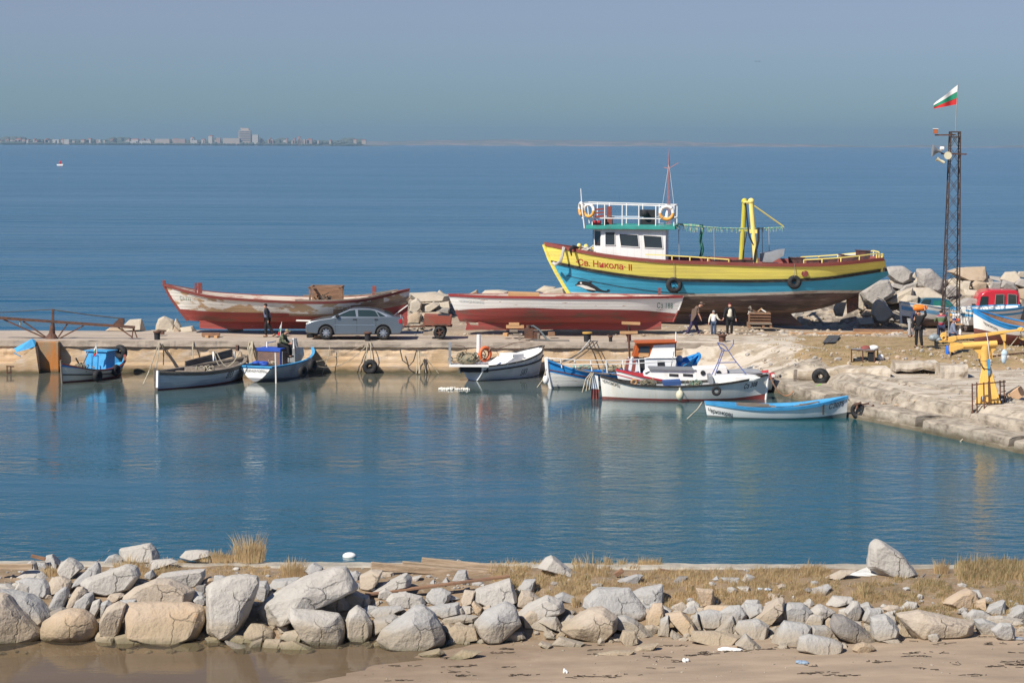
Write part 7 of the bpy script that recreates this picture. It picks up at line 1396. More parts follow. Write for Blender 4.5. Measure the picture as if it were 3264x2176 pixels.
big_rocks('''1 t|0 620 60 625 150 720 280 860 380 960 350 1020 200 1070 -60 1090 -60 640|smooth tan boulder cut by the left edge of the photo, at the water
1r o|380 930 400 870 520 785 640 745 760 755 850 820 885 900 870 980 800 1045 600 1065 420 1040 372 1000|round orange tinted boulder at the water, second from the left edge
1 g|10 580 150 625 250 620 350 680 460 800 440 850 380 905 300 840 180 740 100 680|grey slab leaning over the gap between the two leftmost boulders
1 g|150 490 260 465 400 480 460 540 470 600 440 630 340 630 240 580|grey block with shaded right face above the leaning slab at left
1 p|150 470 160 450 230 400 340 395 400 420 440 460 300 475|pale flat stone lying just below the dry grass at far left
1 g|415 290 430 255 480 250 545 330 540 370 450 360|small upright grey stone against the water at far left
1 p|245 330 290 300 330 320 350 400 260 390
1 g|340 320 410 325 440 360 420 400 360 400
1 p|530 390 560 330 620 285 680 300 720 350 760 370 700 420 650 470 560 430|pale pointed stone between the two leftmost grass tufts
1 g|650 550 700 470 780 400 860 330 890 320 915 360 920 460 760 480 690 540|tilted grey wedge with dark right face beside the pale pointed stone
1 p|750 510 800 460 960 450 1080 400 1130 350 1180 345 1230 370 1240 430 1270 440 1190 560 1000 600 890 615 800 560|long pale saddle shaped slab below the tuft at left
1 p|1095 230 1110 195 1240 175 1330 150 1370 148 1420 190 1455 260 1450 310 1300 320 1140 300|pale flat topped boulder standing highest against the water at left
1 g|920 350 1000 260 1050 250 1130 290 1140 320 1000 345
1 p|1330 360 1400 300 1560 290 1620 310 1500 350 1380 385
1 p|1650 270 1700 215 1800 205 1900 215 1940 250 1760 290|pale low stone on the skyline left of the tall grass tuft
1 p|1420 480 1480 430 1560 410 1700 420 1740 395 1860 390 1870 440 1820 540 1770 550 1720 540 1500 490|pale block with square dark right end under the leaning grass
1 t|1110 650 1250 540 1430 475 1560 480 1680 530 1765 580 1740 690 1500 705 1300 715 1160 705|large tan boulder with sloping top, stacked on the cracked one
1 o|1155 700 1330 712 1500 705 1720 690 1850 740 1870 830 1850 900 1800 1000 1600 1055 1340 1030 1160 980|largest cracked tan boulder at the water with an orange lower corner
1 t|930 970 922 850 980 740 1080 680 1155 700 1130 800 1090 960 1040 1040 950 1020|tall narrow tan stone leaning left of the cracked boulder
1 p|1898 560 1960 500 2100 450 2260 445 2360 462 2352 540 2330 640 2280 760 2200 900 2180 980 2060 990 1890 940|tall pale boulder with a black shaded right flank
1 t|440 520 480 460 560 450 640 490 650 560 560 590 480 600
1 g|440 740 510 600 570 550 610 545 635 600 600 700 585 760 500 760|upright grey slab right above the round orange boulder
1 t|610 740 640 640 700 550 760 540 800 590 740 650 660 745
1 g|650 745 700 660 780 605 850 600 850 670 800 750 720 765|grey pointed slab touching the top right of the round orange boulder
1 p|820 770 850 680 910 660 920 720 870 840 830 810
1 t|980 650 1010 610 1100 600 1140 620 1070 670 1020 680
1 g|930 690 990 660 1030 700 950 810 925 840
1 m|1055 1000 1150 980 1330 1010 1345 1055 1180 1105 1070 1090|flat mossy slab in the water below the tall narrow tan stone
1 g|1750 580 1850 600 1885 640 1870 665 1760 655
1 d|1790 540 1870 530 1890 590 1830 605
1 p|-40 520 60 515 140 550 150 620 60 600
1 d|440 780 560 730 620 760 520 835 450 825
1 m|1515 1070 1640 1050 1800 1060 1875 1095 1800 1125 1560 1115
1 m|2040 1000 2080 955 2250 1010 2370 1030 2350 1065 2160 1065 2060 1030
1 m|1880 1010 2000 1000 2050 1065 1900 1090
1 t|875 1010 900 960 1050 990 1060 1055 940 1075 890 1050
1 g|1330 420 1390 390 1420 440 1390 480 1330 450
1 g|2060 1040 2140 1100 2300 1110 2290 1150 2200 1160
1 o|1860 480 1920 450 1970 470 1940 520 1870 530
2 p|130 720 200 620 340 540 480 460 620 400 780 360 860 370 930 440 970 520 940 560 780 565 620 640 560 720 400 790 290 855 200 810|largest long pale boulder sloping up toward the driftwood
2 p|385 780 410 705 560 735 820 755 862 850 862 960 850 1045 660 1048 530 1018 490 930 440 880|broad pale block with dark foot standing in the shallow water
2 t|620 640 680 590 830 570 900 650 912 715 700 735 640 690|tan slab resting on the broad pale block
2 t|865 590 950 565 1080 600 1095 660 1010 705 905 700|tan stone with dark lower edge right of the resting slab
2 p|880 830 910 740 980 690 1050 740 1112 830 1100 950 1060 1015 920 1018 890 950|smooth egg shaped pale boulder at the water in the middle
2 g|1170 970 1200 900 1370 790 1480 700 1560 700 1640 760 1700 850 1737 940 1722 1015 1590 1068 1400 1065 1220 1045|big ridged grey boulder with wet foot at the middle of the shore
2 g|1105 910 1130 800 1300 770 1332 790 1250 860 1110 965
2 g|1060 745 1110 700 1360 690 1392 710 1300 755 1120 782|thin grey slab lying flat above the egg shaped boulder
2 p|1238 630 1280 580 1400 565 1540 600 1572 660 1440 695 1260 672|pale rounded slab just under the right plank
2 g|1700 845 1740 790 1900 760 2032 770 2010 812 1860 822|thin grey slab lying level right of the ridged boulder
2 t|1690 880 1780 840 1850 870 1855 945 1740 955
2 g|1590 700 1700 680 1860 660 1882 740 1720 792 1660 765|grey slab bridging behind the ridged boulder
2 g|2005 830 2090 730 2275 660 2350 700 2405 838 2330 910 2240 990 2120 1008 2050 930|big tilted cube of grey stone with shaded underside
2 p|2010 645 2018 550 2170 490 2310 455 2352 555 2380 640 2300 670 2130 690|pale slab standing at the right end of the long plank
2 t|1880 640 1920 545 2012 555 1985 655 1895 690
2 o|1980 670 2000 640 2072 700 2052 772 2005 742
2 p|1880 690 1970 690 1985 742 1890 752
2 t|1760 900 1840 850 2000 870 2050 965 1860 1010 1770 970|tan stone low on the sand behind the tilted cube
2 g|508 365 600 312 682 350 672 405 590 425|grey stone on the skyline right of the second grass tuft
2 g|900 405 970 380 1007 410 992 462 930 465
2 t|1000 530 1008 420 1100 378 1200 380 1150 505 1080 555|tan block below the left end of the driftwood
2 p|1030 595 1150 530 1280 470 1410 398 1452 440 1440 505 1200 565|long pale slab pointing up right under the driftwood
2 t|1130 430 1160 382 1290 390 1312 432
2 g|1808 465 1860 378 1930 372 1952 455 1880 485|grey block perched on the driftwood beams
2 p|1812 325 1860 278 1945 325 1870 345|pale rounded stone tip behind the uppermost beam
2 g|218 510 250 460 465 442 430 480 330 505 232 555|thin grey slab lying under the second grass tuft
2 g|98 570 110 478 190 472 217 530 182 645 108 635|grey block right of the tall pale boulder
2 t|-5 905 60 838 160 850 242 900 272 962 120 985 0 975|low tan stone at the water right of the tall pale boulder
2 p|308 965 350 910 462 893 502 950 482 1005 400 995
2 t|145 1080 180 978 310 978 337 1030 280 1088
2 m|310 1010 420 990 605 1062 580 1098 320 1090|long mossy slab in the shallows below the broad pale block
2 d|18 1065 60 1000 152 975 142 1065 80 1085
2 p|1460 435 1540 420 1500 472 1465 465
2 g|1600 495 1650 455 1662 485
2 g|1715 485 1760 432 1782 475
2 g|1575 655 1600 570 1720 560 1865 622 1700 645
2 t|1118 670 1170 640 1182 668 1120 685
2 m|1518 1105 1700 1062 1742 1092 1700 1125 1580 1135
2 m|1788 1135 1900 1070 2065 1082 2000 1115 1850 1148
2 g|1740 1005 1840 970 1832 1015 1750 1025
2 p|1060 1045 1110 1018 1122 1055
2 o|1128 1005 1180 990 1192 1055 1130 1048
2 p|280 850 380 840 400 900 300 920
2 g|960 480 1010 500 1000 540 950 530
2 t|2080 700 2140 680 2160 740 2100 760
3 g|748 705 760 640 860 562 1130 556 1200 640 1292 760 1270 825 1100 805 960 720 800 705|long grey slab with curved shaded belly on top of the tan boulder
3 g|1138 595 1250 545 1422 516 1427 655 1400 695 1220 665|grey plate leaning behind the curved slab against the grass
3 t|548 905 640 830 780 740 900 728 1012 800 1002 905 930 985 850 1020 620 965|tan boulder under the curved grey slab on the sand
3 g|945 875 1000 808 1100 798 1180 830 1292 910 1345 965 1280 985 1180 930 1080 900|grey slab sloping right from the tan boulder onto the sand
3 p|143 775 250 690 400 618 520 660 542 742 440 792 250 825 180 865|rough pale crusty rock right of the tilted cube
3 t|128 690 180 568 250 578 342 640 220 725
3 g|318 835 380 788 480 790 532 880 542 925 420 895
3 g|478 855 600 788 652 800 560 885
3 o|1290 890 1292 800 1350 688 1425 685 1445 780 1400 875|orange streaked block right under the grey plate
3 p|1430 690 1512 740 1470 795 1440 775
3 o|1468 782 1600 758 1700 850 1732 912 1622 968 1540 875|tilted orange tinted slab propped in the middle right
3 g|1390 965 1420 828 1482 790 1494 900 1484 975|narrow upright grey stone touching the tilted orange slab
3 o|1738 545 1880 558 1892 682 1780 712|cream triangular stone standing in the dry grass
3 g|1752 765 1860 738 2042 770 2055 832 1880 892 1768 882|broad grey stone below the cream triangular one
3 o|1778 742 1850 700 2040 700 2105 752 1950 765
3 g|1860 935 1960 860 2052 788 2078 880 2072 945|grey wedge resting on the long tan block
3 t|1698 1005 1710 928 1900 930 2125 970 2030 1045 1860 1045|long tan block lying on the edge of the sand
3 g|2090 905 2120 840 2280 828 2375 880 2350 985 2300 990 2110 945|square grey block at the sand right of the long tan block
3 g|2155 760 2170 678 2310 688 2322 732 2190 802
3 t|2068 825 2180 788 2172 832 2080 862
3 g|108 585 200 478 292 468 272 562 150 575|grey triangular stone in the grass right of the plank end
3 p|338 362 400 280 450 260 530 340 580 400 645 410 642 445 520 415|pale humped rock on the skyline in the middle
3 g|478 615 540 588 642 620 642 675 570 662
3 g|1038 475 1200 420 1252 430 1200 505 1090 505
3 d|1518 495 1580 440 1652 440 1600 492
3 g|1883 465 1920 438 1962 482
3 g|1960 450 2110 450 2132 492 1980 495
3 g|2128 485 2190 420 2252 440 2242 485
3 t|1055 1000 1080 928 1180 930 1215 1022 1100 1055
3 t|1178 1105 1220 1058 1388 1038 1350 1082
3 g|460 1045 520 980 722 1030 700 1065
3 p|328 1045 350 1022 442 1050 410 1085
3 g|368 965 390 898 482 950 420 975
3 t|488 965 520 928 568 950 540 985
3 g|1500 965 1520 918 1602 970 1540 995
3 t|840 1132 1000 1103 1168 1103 1160 1128 1000 1142
3 g|2088 1045 2180 958 2305 1072 2200 1090
3 g|1588 745 1650 700 1720 690 1752 742 1680 765
3 g|1688 860 1740 758 1775 900 1740 925
3 t|968 995 1000 948 1062 960 1050 1005
3 p|2100 530 2200 533 2190 572 2130 562
3 g|800 510 890 505 890 540 810 545
4 p|1000 335 1030 160 1070 115 1110 120 1280 220 1330 290 1370 340 1402 395 1270 425 1120 405|tall pale fin shaped rock standing alone against the water at right
4 t|1278 765 1450 728 1560 758 1760 825 1885 830 1870 905 1830 950 1500 965 1420 955 1350 860|wide tan boomerang shaped slab at the sand on the right
4 o|1660 650 1790 570 1880 543 1932 570 1948 622 1930 685 1750 695|orange tinted pale stone in the grass on the right
4 g|1900 545 1960 545 1992 612 1940 602
4 o|1942 642 2012 618 2022 725 1940 695
4 g|1938 812 2000 798 2100 830 2192 870 2182 925 1960 930|grey block with layered foot right of the boomerang slab
4 g|2018 725 2050 690 2172 638 2184 745 2060 755|grey pointed stone above the layered grey block
4 g|2162 785 2240 730 2330 678 2400 690 2400 795
4 d|678 835 710 768 800 778 900 840 1055 972 1045 1005 900 995 740 935 690 885|dark layered slab with wood like grain, leaning to the right
4 g|1028 785 1150 768 1212 810 1255 880 1242 945 1060 995 1040 945|rounded grey stone between the layered slab and the boomerang slab
4 g|398 1055 420 950 500 932 700 980 765 1010 757 1065 680 1095 580 1088|foremost grey block lying out on the sand
4 g|172 995 210 920 280 820 440 840 495 870 480 930 410 945 400 1008|sloping light grey plate behind the foremost block
4 g|252 695 320 663 430 668 503 730 492 805 440 835 260 825|grey plate standing upright left of the layered slab
4 t|-5 795 80 720 200 630 257 628 262 705 150 845 90 835|tilted tan slab with dark right side near the seam of grass
4 p|503 725 560 678 600 678 702 730 600 805 520 805
4 p|798 725 870 648 910 650 938 720 922 795 880 830 820 785|pale upright leaf shaped stone at the grass edge
4 g|930 685 1000 650 1042 720 1010 765 940 745
4 g|493 905 520 858 640 868 700 900 745 965 720 985 560 945
4 g|0 825 60 818 122 880 90 955 0 965
4 g|463 552 560 530 650 498 672 520 620 578 500 580|flat grey slab lying on the grass left of the white boards
4 o|868 1055 900 1020 960 1003 1020 1018 1055 1052 1000 1085 900 1085|small yellow orange stone half sunk in the sand
4 t|638 435 760 375 885 375 720 455
4 t|108 625 140 573 222 580 212 625
4 p|640 672 700 600 850 610 872 642 700 692
4 p|1130 785 1210 728 1222 772 1160 805
4 t|1248 885 1270 848 1332 870 1365 935 1270 938
4 g|1118 980 1240 958 1275 992 1180 1005
4 g|218 1045 240 1013 292 1015 302 1050
4 p|2048 785 2150 770 2330 800 2345 855 2100 845
4 p|438 655 500 623 532 660 480 685
4 g|1812 745 1850 728 1882 760 1860 805 1820 785
4 g|760 1035 780 1000 812 1010 812 1045
4 g|608 835 650 788 682 840 620 848''')
rgx = random.Random(404)
LBS = {'g': 'grey angular stone of middling or small size wedged among the larger near boulders', 'p': 'pale angular stone of middling or small size wedged among the larger near boulders', 't': 'tan stone of middling or small size wedged among the larger near boulders'}
for k in range(80):
    cx_ = rgx.uniform(1560, 3260) if k < 58 else rgx.uniform(0, 1560); cy_ = rgx.uniform(1925, 2035) if k < 58 else rgx.uniform(1850, 1985); w_ = rgx.uniform(14, 42); h_ = w_ * rgx.uniform(.45, .9); a0 = rgx.uniform(0, 6.3); n_ = rgx.randint(5, 7)
    pts = [(cx_ + w_ * math.cos(a0 + 6.283 * i / n_) * rgx.uniform(.75, 1.1), cy_ + h_ * math.sin(a0 + 6.283 * i / n_) * rgx.uniform(.75, 1.1)) for i in range(n_)]
    g = mound_at(cx_, max(p[1] for p in pts)); th = .5 * h_ * g.y / F + .05; tn = rgx.choice('ggppt'); rock(pts, tn, g.y + th * .9, th, LBS[tn], TONE[tn] + ' stones among the near boulders', seed=k + 900, nm='stone')
# ---- far breakwater
def bank_top(X): return 2.5 if X < 5 else (2.5 - (X - 5) * .09 if X < 14 else (1.7 + (X - 14) * .30 if X < 20 else 3.5 + .25 * nz3(X * .3, 4)))
rows = []
for i in range(190):
    X = -6.5 + i * .28; T_ = bank_top(X) + .25 * nz3(X * .9, 2); g0 = 1.1
    rows.append([(X, 122.6 + .4 * nz3(X * .5, 1), g0 - .3), (X, 124 + .5 * nz3(X * .6, 8), g0 + (T_ - g0) * .25), (X, 125.6, g0 + (T_ - g0) * .65 + .2 * nz3(X, 5)), (X, 127, T_ - .3), (X, 129, T_ - .9), (X, 132, -1.5)])
mb = MB(); mb.grid(rows); tag(mb.build('far_breakwater_ground', mat('rubble_ground', (.34, .29, .23), (.16, .135, .11), amt=.5, soft=.06, sc1=2.2, rough=.98, bump=.9, bsc=6, vary=.3, vsc=2.5), fix=False), kind='structure')
ft = {6: (2700, 820, .4081), 5: (2240, 560, .3444), 2: (740, 840, .3146), 3: (1380, 860, .3486), 1: (0, 880, .3486)}
FL = '''6 g|305 110 320 80 430 75 500 120 495 175 430 215 360 190 320 140|round shouldered grey boulder on the skyline nearest the trawler stern
6 g|545 100 650 95 740 180 735 290 600 250 560 225|big smooth grey slab left of the lattice mast on the far rocks
6 t|795 112 870 85 1060 78 1082 160 1060 192 920 182|long rounded tan boulder on the skyline right of the lattice mast
6 g|85 262 190 195 310 185 362 270 340 300 190 378 130 332|grey slab leaning directly under the trawler stern
6 p|192 440 205 370 240 318 280 330 340 420 362 452 290 505 220 495|white pointed stone standing on the yard behind the trawler stern
6 p|308 342 400 280 500 240 512 300 400 352 340 362|long pale stone sloping up to the right behind the pointed one
6 p|413 342 460 298 552 305 542 372 450 392|pale block just above the bow of the white beached boat
6 p|500 292 520 240 640 243 742 300 737 335 580 322|wide pale domed stone above the dark teal car
6 g|338 228 360 200 442 220 420 252
6 g|400 272 450 220 552 190 542 232
6 p|888 245 910 188 962 190 952 262 910 272
6 p|928 292 950 253 1052 265 1052 322 950 328|pale rounded stone between the mast and the red van roof
6 t|968 222 1000 185 1082 200 1082 257 1000 262
6 g|1083 162 1100 143 1192 155 1192 187
6 p|1198 172 1240 120 1312 113 1342 160 1290 207|pale stone on the skyline above the right half of the red van
6 p|1318 152 1345 113 1400 113 1400 162
6 g|1198 232 1220 183 1302 200 1322 252 1240 262
6 g|1308 212 1350 168 1400 178 1400 242
6 g|1108 242 1130 193 1202 195 1202 257
6 g|868 352 940 318 1042 330 1022 392 880 395|grey stone between the lattice mast and the red van bonnet
6 t|1073 217 1110 198 1117 252 1085 252
6 p|503 152 530 118 548 182 510 175
6 t|108 455 150 408 192 410 202 455
6 p|345 455 370 420 415 430 420 480 370 490
6 g|760 250 800 220 860 240 850 300 780 310
6 p|860 190 880 150 910 160 905 200
6 t|1340 250 1400 245 1400 330 1350 320
5 p|1212 1240 1230 1165 1300 1115 1332 1150 1292 1292 1230 1290|pale stone in the shade under the trawler keel end
5 p|1358 1112 1430 1058 1492 1180 1484 1245 1440 1235
5 p|1430 1320 1560 1310 1580 1370 1440 1380
2 p|1800 302 2050 288 2190 320 2202 382 1900 385 1810 352|long pale ledge between the two hauled out wooden boats
2 p|1798 482 1810 388 1870 350 1922 400 1912 452 1850 515|pale block right of the peeling boat stern
2 p|1918 495 1960 428 2040 388 2102 420 2000 495|pale slanted slab above the trailer
2 p|2068 305 2100 268 2162 315
2 t|1778 605 1790 520 1880 488 1922 520 1902 610
2 t|1898 565 1960 500 2100 490 2152 540 2100 580
2 g|2058 485 2140 448 2202 460 2192 505
2 p|2078 445 2100 398 2200 380 2212 452
2 p|1700 330 1770 310 1810 350 1760 400
3 p|28 222 60 183 92 215
3 t|328 222 400 183 422 225
3 p|418 245 480 188 600 183 682 195 692 245
3 p|948 192 1020 148 1110 158 1132 185 1000 205|pale lumpy stone on the skyline just left of the trawler bow
3 p|968 248 1050 190 1190 163 1244 255 1100 260|pale stone partly hidden by the trawler stem
3 p|0 362 0 288 62 310 50 355
1 t|968 497 1010 468 1130 468 1142 500
1 p|1118 465 1190 400 1290 393 1322 495 1150 500|pale stone standing alone right of the derrick pulley
1 p|1425 500 1433 445 1450 393 1500 368 1582 400 1600 460 1595 505|pale lump of rock left of the peeling boat bow
1 p|1575 500 1588 435 1610 388 1652 450 1660 500
1 p|1508 525 1540 478 1602 500 1602 550 1530 550
1 t|1578 505 1600 458 1642 500 1642 550
1 p|1650 470 1760 455 1790 505 1660 508
1 p|2070 472 2220 460 2220 495 2100 505'''
for ln in FL.split('\n'):
    a = ln.split('|'); tl, tone = a[0].split(); ox, oy, s = ft[int(tl)]; pts = [(ox + x * s, oy + y * s) for x, y in P2(a[1])]; yb = max(p[1] for p in pts); sd = int(sum(p[0] for p in pts))
    Yf = 114.4 + (1070 - yb) * .02 if tl == '1' else min(130, max(121.6, 122.6 + (1015 - yb) * .040)); wpx = max(p[0] for p in pts) - min(p[0] for p in pts)
    lb = a[2] if len(a) > 2 else {'g': 'grey rock of middling size in the rubble bank behind the yard', 'p': 'pale rock of middling size in the rubble bank behind the yard', 't': 'tan rock of middling size in the rubble bank behind the yard'}[tone]
    rock(pts, tone, Yf, min(wpx * Yf / F * .4, 1.0), lb, None if len(a) > 2 else TONE[tone] + ' rocks of the far bank', FAR, sd)
# loose rubble, uncountable
def rubble(name, n, fn, label, mats, seed):
    rg = random.Random(seed); mb = MB()
    base = [Vector((math.sin(a) * math.cos(b), math.sin(a) * math.sin(b), math.cos(a))) for a, b in [(0, 0), (1.1, 0), (1.1, 1.26), (1.1, 2.5), (1.1, 3.8), (1.1, 5), (2.0, .6), (2.0, 1.9), (2.0, 3.1), (2.0, 4.4), (2.0, 5.7), (3.14, 0)]]
    fs = [(0, 1, 2), (0, 2, 3), (0, 3, 4), (0, 4, 5), (0, 5, 1), (1, 6, 2), (2, 6, 7), (2, 7, 3), (3, 7, 8), (3, 8, 4), (4, 8, 9), (4, 9, 5), (5, 9, 10), (5, 10, 1), (1, 10, 6), (11, 7, 6), (11, 8, 7), (11, 9, 8), (11, 10, 9), (11, 6, 10)]
    for _ in range(n):
        r = fn(rg)
        if r is None: continue
        c, s = r; sx, sy, sz = s * rg.uniform(.7, 1.3), s * rg.uniform(.6, 1.1), s * rg.uniform(.35, .8); M = Matrix.Rotation(rg.uniform(0, 6.3), 3, 'Z') @ Matrix.Rotation(rg.uniform(-.5, .5), 3, 'X')
        mb.add([c + M @ Vector((b.x * sx, b.y * sy, b.z * sz)) * rg.uniform(.75, 1.1) for b in base], fs, rg.randrange(len(mats)))
    tag(mb.build(name, mats, fix=False), label, 'rubble', kind='stuff')
def f_near(rg):
    X = rg.uniform(-12.5, 12.8); Y = rg.uniform(49.6, 54.3) if rg.random() < .8 else rg.uniform(49.3, 50.4); z = max(mound_z(X, Y), beach_z(X, Y)); big = rg.random()
    if nz3(X * .5, Y * .7, 3) < -.05 and rg.random() < .6: return None
    s = .03 + .13 * big ** 3
    if Y > 52.6: s *= .55
    if X > 1 and Y > 51.6 and rg.random() < .75: return None
    return Vector((X, Y, z + s * .15)), s
rubble('near_rubble', 2300, f_near, 'loose rubble filling the gaps between the near boulders', [RM['g'], RM['p'], RM['t'], RM['g'], RM['d']], 5)
def f_bank(rg):
    X = rg.uniform(-6, 46); t = rg.random(); T_ = bank_top(X); Y = 122.8 + 4.4 * t; z = 1.1 + (T_ - 1.1) * min(1, t * .98) - .1; return Vector((X, Y, z)), .12 + .42 * rg.random() ** 2
rubble('far_rubble', 1500, f_bank, 'rubble of the rocky bank behind the yard and trawler', [FAR['g'], FAR['p'], FAR['t'], FAR['p']], 6)
def f_yard(rg):
    X = rg.uniform(-5, 26); Y = rg.uniform(112.3, 123); 
    if rg.random() < .45: X = rg.uniform(7.5, 19); Y = rg.uniform(112.8, 116)
    if nz3(X * .6, Y * .6) < -.1: return None
    return Vector((X, Y, land_z(X, Y) + .03)), .03 + .18 * rg.random() ** 3
rubble('yard_rubble', 1500, f_yard, 'gravel and small stones strewn over the yard', [FAR['g'], FAR['p'], FAR['t']], 7)
def f_shore(rg):
    X = rg.uniform(9, 24); Y = rg.uniform(84, 108)
    if X < edge_x(Y) + .3: return None
    bank = 101.5 < Y < 106.5
    if not bank and (nz3(X * .5, Y * .5, 8) < .18 or rg.random() < .5): return None
    return Vector((X, Y, land_z(X, Y) + .02)), .02 + .14 * rg.random() ** 3
rubble('shore_rubble', 2600, f_shore, 'small stones and crumbs strewn over the sloping ground', [FAR['g'], FAR['p'], FAR['t']], 8)
def f_beach(rg):
    X = rg.uniform(-3, 12); Y = rg.uniform(45, 49.8); z = beach_z(X, Y)
    if z < .01: return None
    return Vector((X, Y, z + .004)), .008 + .03 * rg.random() ** 4
rubble('beach_pebbles', 500, f_beach, 'pebbles and shell bits scattered on the sand', [RM['g'], RM['p'], RM['p']], 9)
# seaweed wisps on the sand
mb = MB(); rg = random.Random(12)
for _ in range(60):
    X = rg.uniform(-2.5, 11); Y = rg.uniform(45.2, 49.2); z = beach_z(X, Y)
    if z < .0: continue
    for k in range(rg.randint(4, 14)):
        c = Vector((X + rg.gauss(0, .16), Y + rg.gauss(0, .06), 0)); c.z = beach_z(c.x, c.y) + .012; d_ = Vector((rg.uniform(-.10, .10), rg.uniform(-.03, .03), rg.uniform(-.004, .012))); mb.bar(c - d_, c + d_, .012, .008)
tag(mb.build('seaweed', simple('dry_seaweed', (.045, .035, .025), .9), fix=False), 'dark seaweed wisps drying on the sand', 'seaweed', kind='stuff')
# ================================================================ GRASS
def blade(mb, c, h_, lean, wd, mi=0):
    s = Vector((wd * .5, wd * .2, 0)); m_ = c + lean * .35 + Vector((0, 0, h_ * .6)); t = c + lean + Vector((0, 0, h_ * (1 - .25 * min(1, lean.length / max(h_, .01)))))
    mb.add([c - s, c + s, m_ + s * .7, m_ - s * .7, t], [(0, 1, 2, 3), (3, 2, 4)], mi)
GM = [mat('dry_grass_straw', (.72, .55, .30), (.60, .43, .22), amt=.5, soft=.2, sc1=3, rough=.9, bump=0), mat('dry_grass_brown', (.50, .36, .19), (.58, .42, .23), amt=.5, soft=.2, sc1=3, rough=.9, bump=0), mat('grass_olive', (.27, .24, .10), (.36, .29, .13), amt=.5, soft=.2, sc1=3, rough=.9, bump=0)]
def tuft(mb, c, n, h_, spread, rg, dirn=0, wd=.012, green=.1):
    for _ in range(n):
        a = rg.uniform(0, 6.28); r = spread * rg.random() ** .7; p = c + Vector((math.cos(a) * r, math.sin(a) * r * .7, -.02)); hh = h_ * (rg.uniform(.35, .85) if rg.random() < .8 else rg.uniform(.85, 1.3)); ln = Vector((math.cos(a) * .35 + dirn, math.sin(a) * .2, 0)) * hh * rg.uniform(.3, 1.2)
        q = rg.random(); blade(mb, p, hh, ln, wd * rg.uniform(.7, 1.4), 2 if q < green else (1 if q < .5 else 0))
rg = random.Random(77); mb = MB()
zones = [(1600, 1945, 1808, 1905, 300, .17, .12, .15), (1570, 1720, 1800, 1880, 60, .2, .15, .1), (2043, 2440, 1822, 1935, 420, .17, .12, .12), (2400, 2640, 1822, 1925, 260, .17, .12, .12), (2640, 2800, 1850, 1925, 60, .14, .1, .2), (2720, 2860, 1860, 1925, 60, .2, .12, .25), (2840, 3290, 1830, 2000, 620, .13, .12, .45), (3060, 3290, 1800, 1850, 260, .26, .15, .3), (2560, 2640, 1815, 1840, 30, .2, .1, .1),
         (600, 830, 1770, 1835, 70, .12, .1, .02), (400, 600, 1790, 1840, 60, .13, .1, .02), (1700, 2100, 1795, 1815, 40, .22, .1, .1), (830, 980, 1800, 1850, 30, .12, .1, .02), (1950, 2150, 1830, 1880, 40, .12, .1, .1)]
for (xa_, xb_, ya_, yb_, n, hh, sp_, gr) in zones:
    for _ in range(n):
        px, py = rg.uniform(xa_, xb_), rg.uniform(ya_, yb_)
        if nz3(px * .012, py * .03) < -.28: continue
        c = mound_at(px, py); tuft(mb, c, 26, hh * rg.uniform(.6, 1.2), sp_, rg, .25, .012, gr)
tag(mb.build('dry_grass', GM, fix=False), 'dry yellow brown grass growing over the near breakwater', 'grass', kind='stuff')
def plant(label, px, py, n, h_, sp_, dirn=0, nm='grass_tuft', green=.03):
    c = mound_at(px, py); m_ = MB(); tuft(m_, c, n, h_, sp_, rg, dirn, .012, green); o = m_.build(nm, GM, base=c, fix=False); tag(o, label, 'grass tuft'); return o
plant('tallest dry grass tuft, standing against the water left of the middle', 795, 1786, 520, .62, .36); plant('rounded grass tuft hanging over the grey slab left of the driftwood', 935, 1838, 460, .42, .26, .1)
plant('dry grass tuft in front of the flat topped pale boulder', 420, 1822, 380, .36, .42, .15); plant('grass leaning far to the right over the pale square ended block', 545, 1838, 420, .30, .42, .55)
plant('small pale grass clump at the far left between two stones', 160, 1835, 200, .28, .20); plant('low dry grass patch left of the tallest tuft', 690, 1783, 400, .22, .42)
plant('isolated grass tuft on the skyline right of the fin shaped rock', 3000, 1826, 220, .34, .16); plant('sparse tall grass stalks right of the humped skyline rock', 1880, 1822, 60, .45, .4); plant('few tall pale stalks standing left of the fin shaped rock', 2590, 1822, 26, .40, .25, .4)
plant('grass tuft hanging down between grey stones below the curved slab', 1836, 1935, 160, .28, .08); plant('pointed grass tuft between the white boards and the leaf shaped stone', 2760, 1905, 240, .30, .14, 0, 'grass_tuft', .3)
mb = MB()
for _ in range(900):
    X = rg.uniform(11.5, 26); Y = rg.uniform(101.8, 111)
    if X < edge_x(Y) + 2 or nz3(X * .4, Y * .5, 2) < -.1: continue
    tuft(mb, Vector((X, Y, land_z(X, Y))), 9, .10, .22, rg, .1, .02, .35)
tag(mb.build('bank_grass', GM, fix=False), 'short dry grass on the dirt bank around the yellow crane', 'grass', kind='stuff')
# ================================================================ DRIFTWOOD AND LITTER ON THE NEAR BREAKWATER
t2 = lambda x, y: (780 + x * .3656, 1680 + y * .3656); t3 = lambda x, y: (1600 + x * .3571, 1680 + y * .3571); t4 = lambda x, y: (2400 + x * .3673, 1680 + y * .3673); t1 = lambda x, y: (x * .3486, 1680 + y * .3486)
M_drift = mat('driftwood', (.50, .38, .26), (.32, .23, .15), amt=.5, soft=.1, sc1=2, st=(.3, 6, 6), rough=.9, bump=.5, bsc=14, col3=(.52, .42, .30), amt3=.15, sc3=3)
def plank(p, q, Yp, Yq, w_, t_, label, m_=None, nm='driftwood_beam'):
    A, B_ = W(*p, Yp) + Vector((0, 0, .04)), W(*q, Yq) + Vector((0, 0, .04)); o = MB().bar(A, B_, w_, t_).build(nm, m_ or M_drift, base=A, bevel=.008); tag(o, label, 'wood beam'); return o
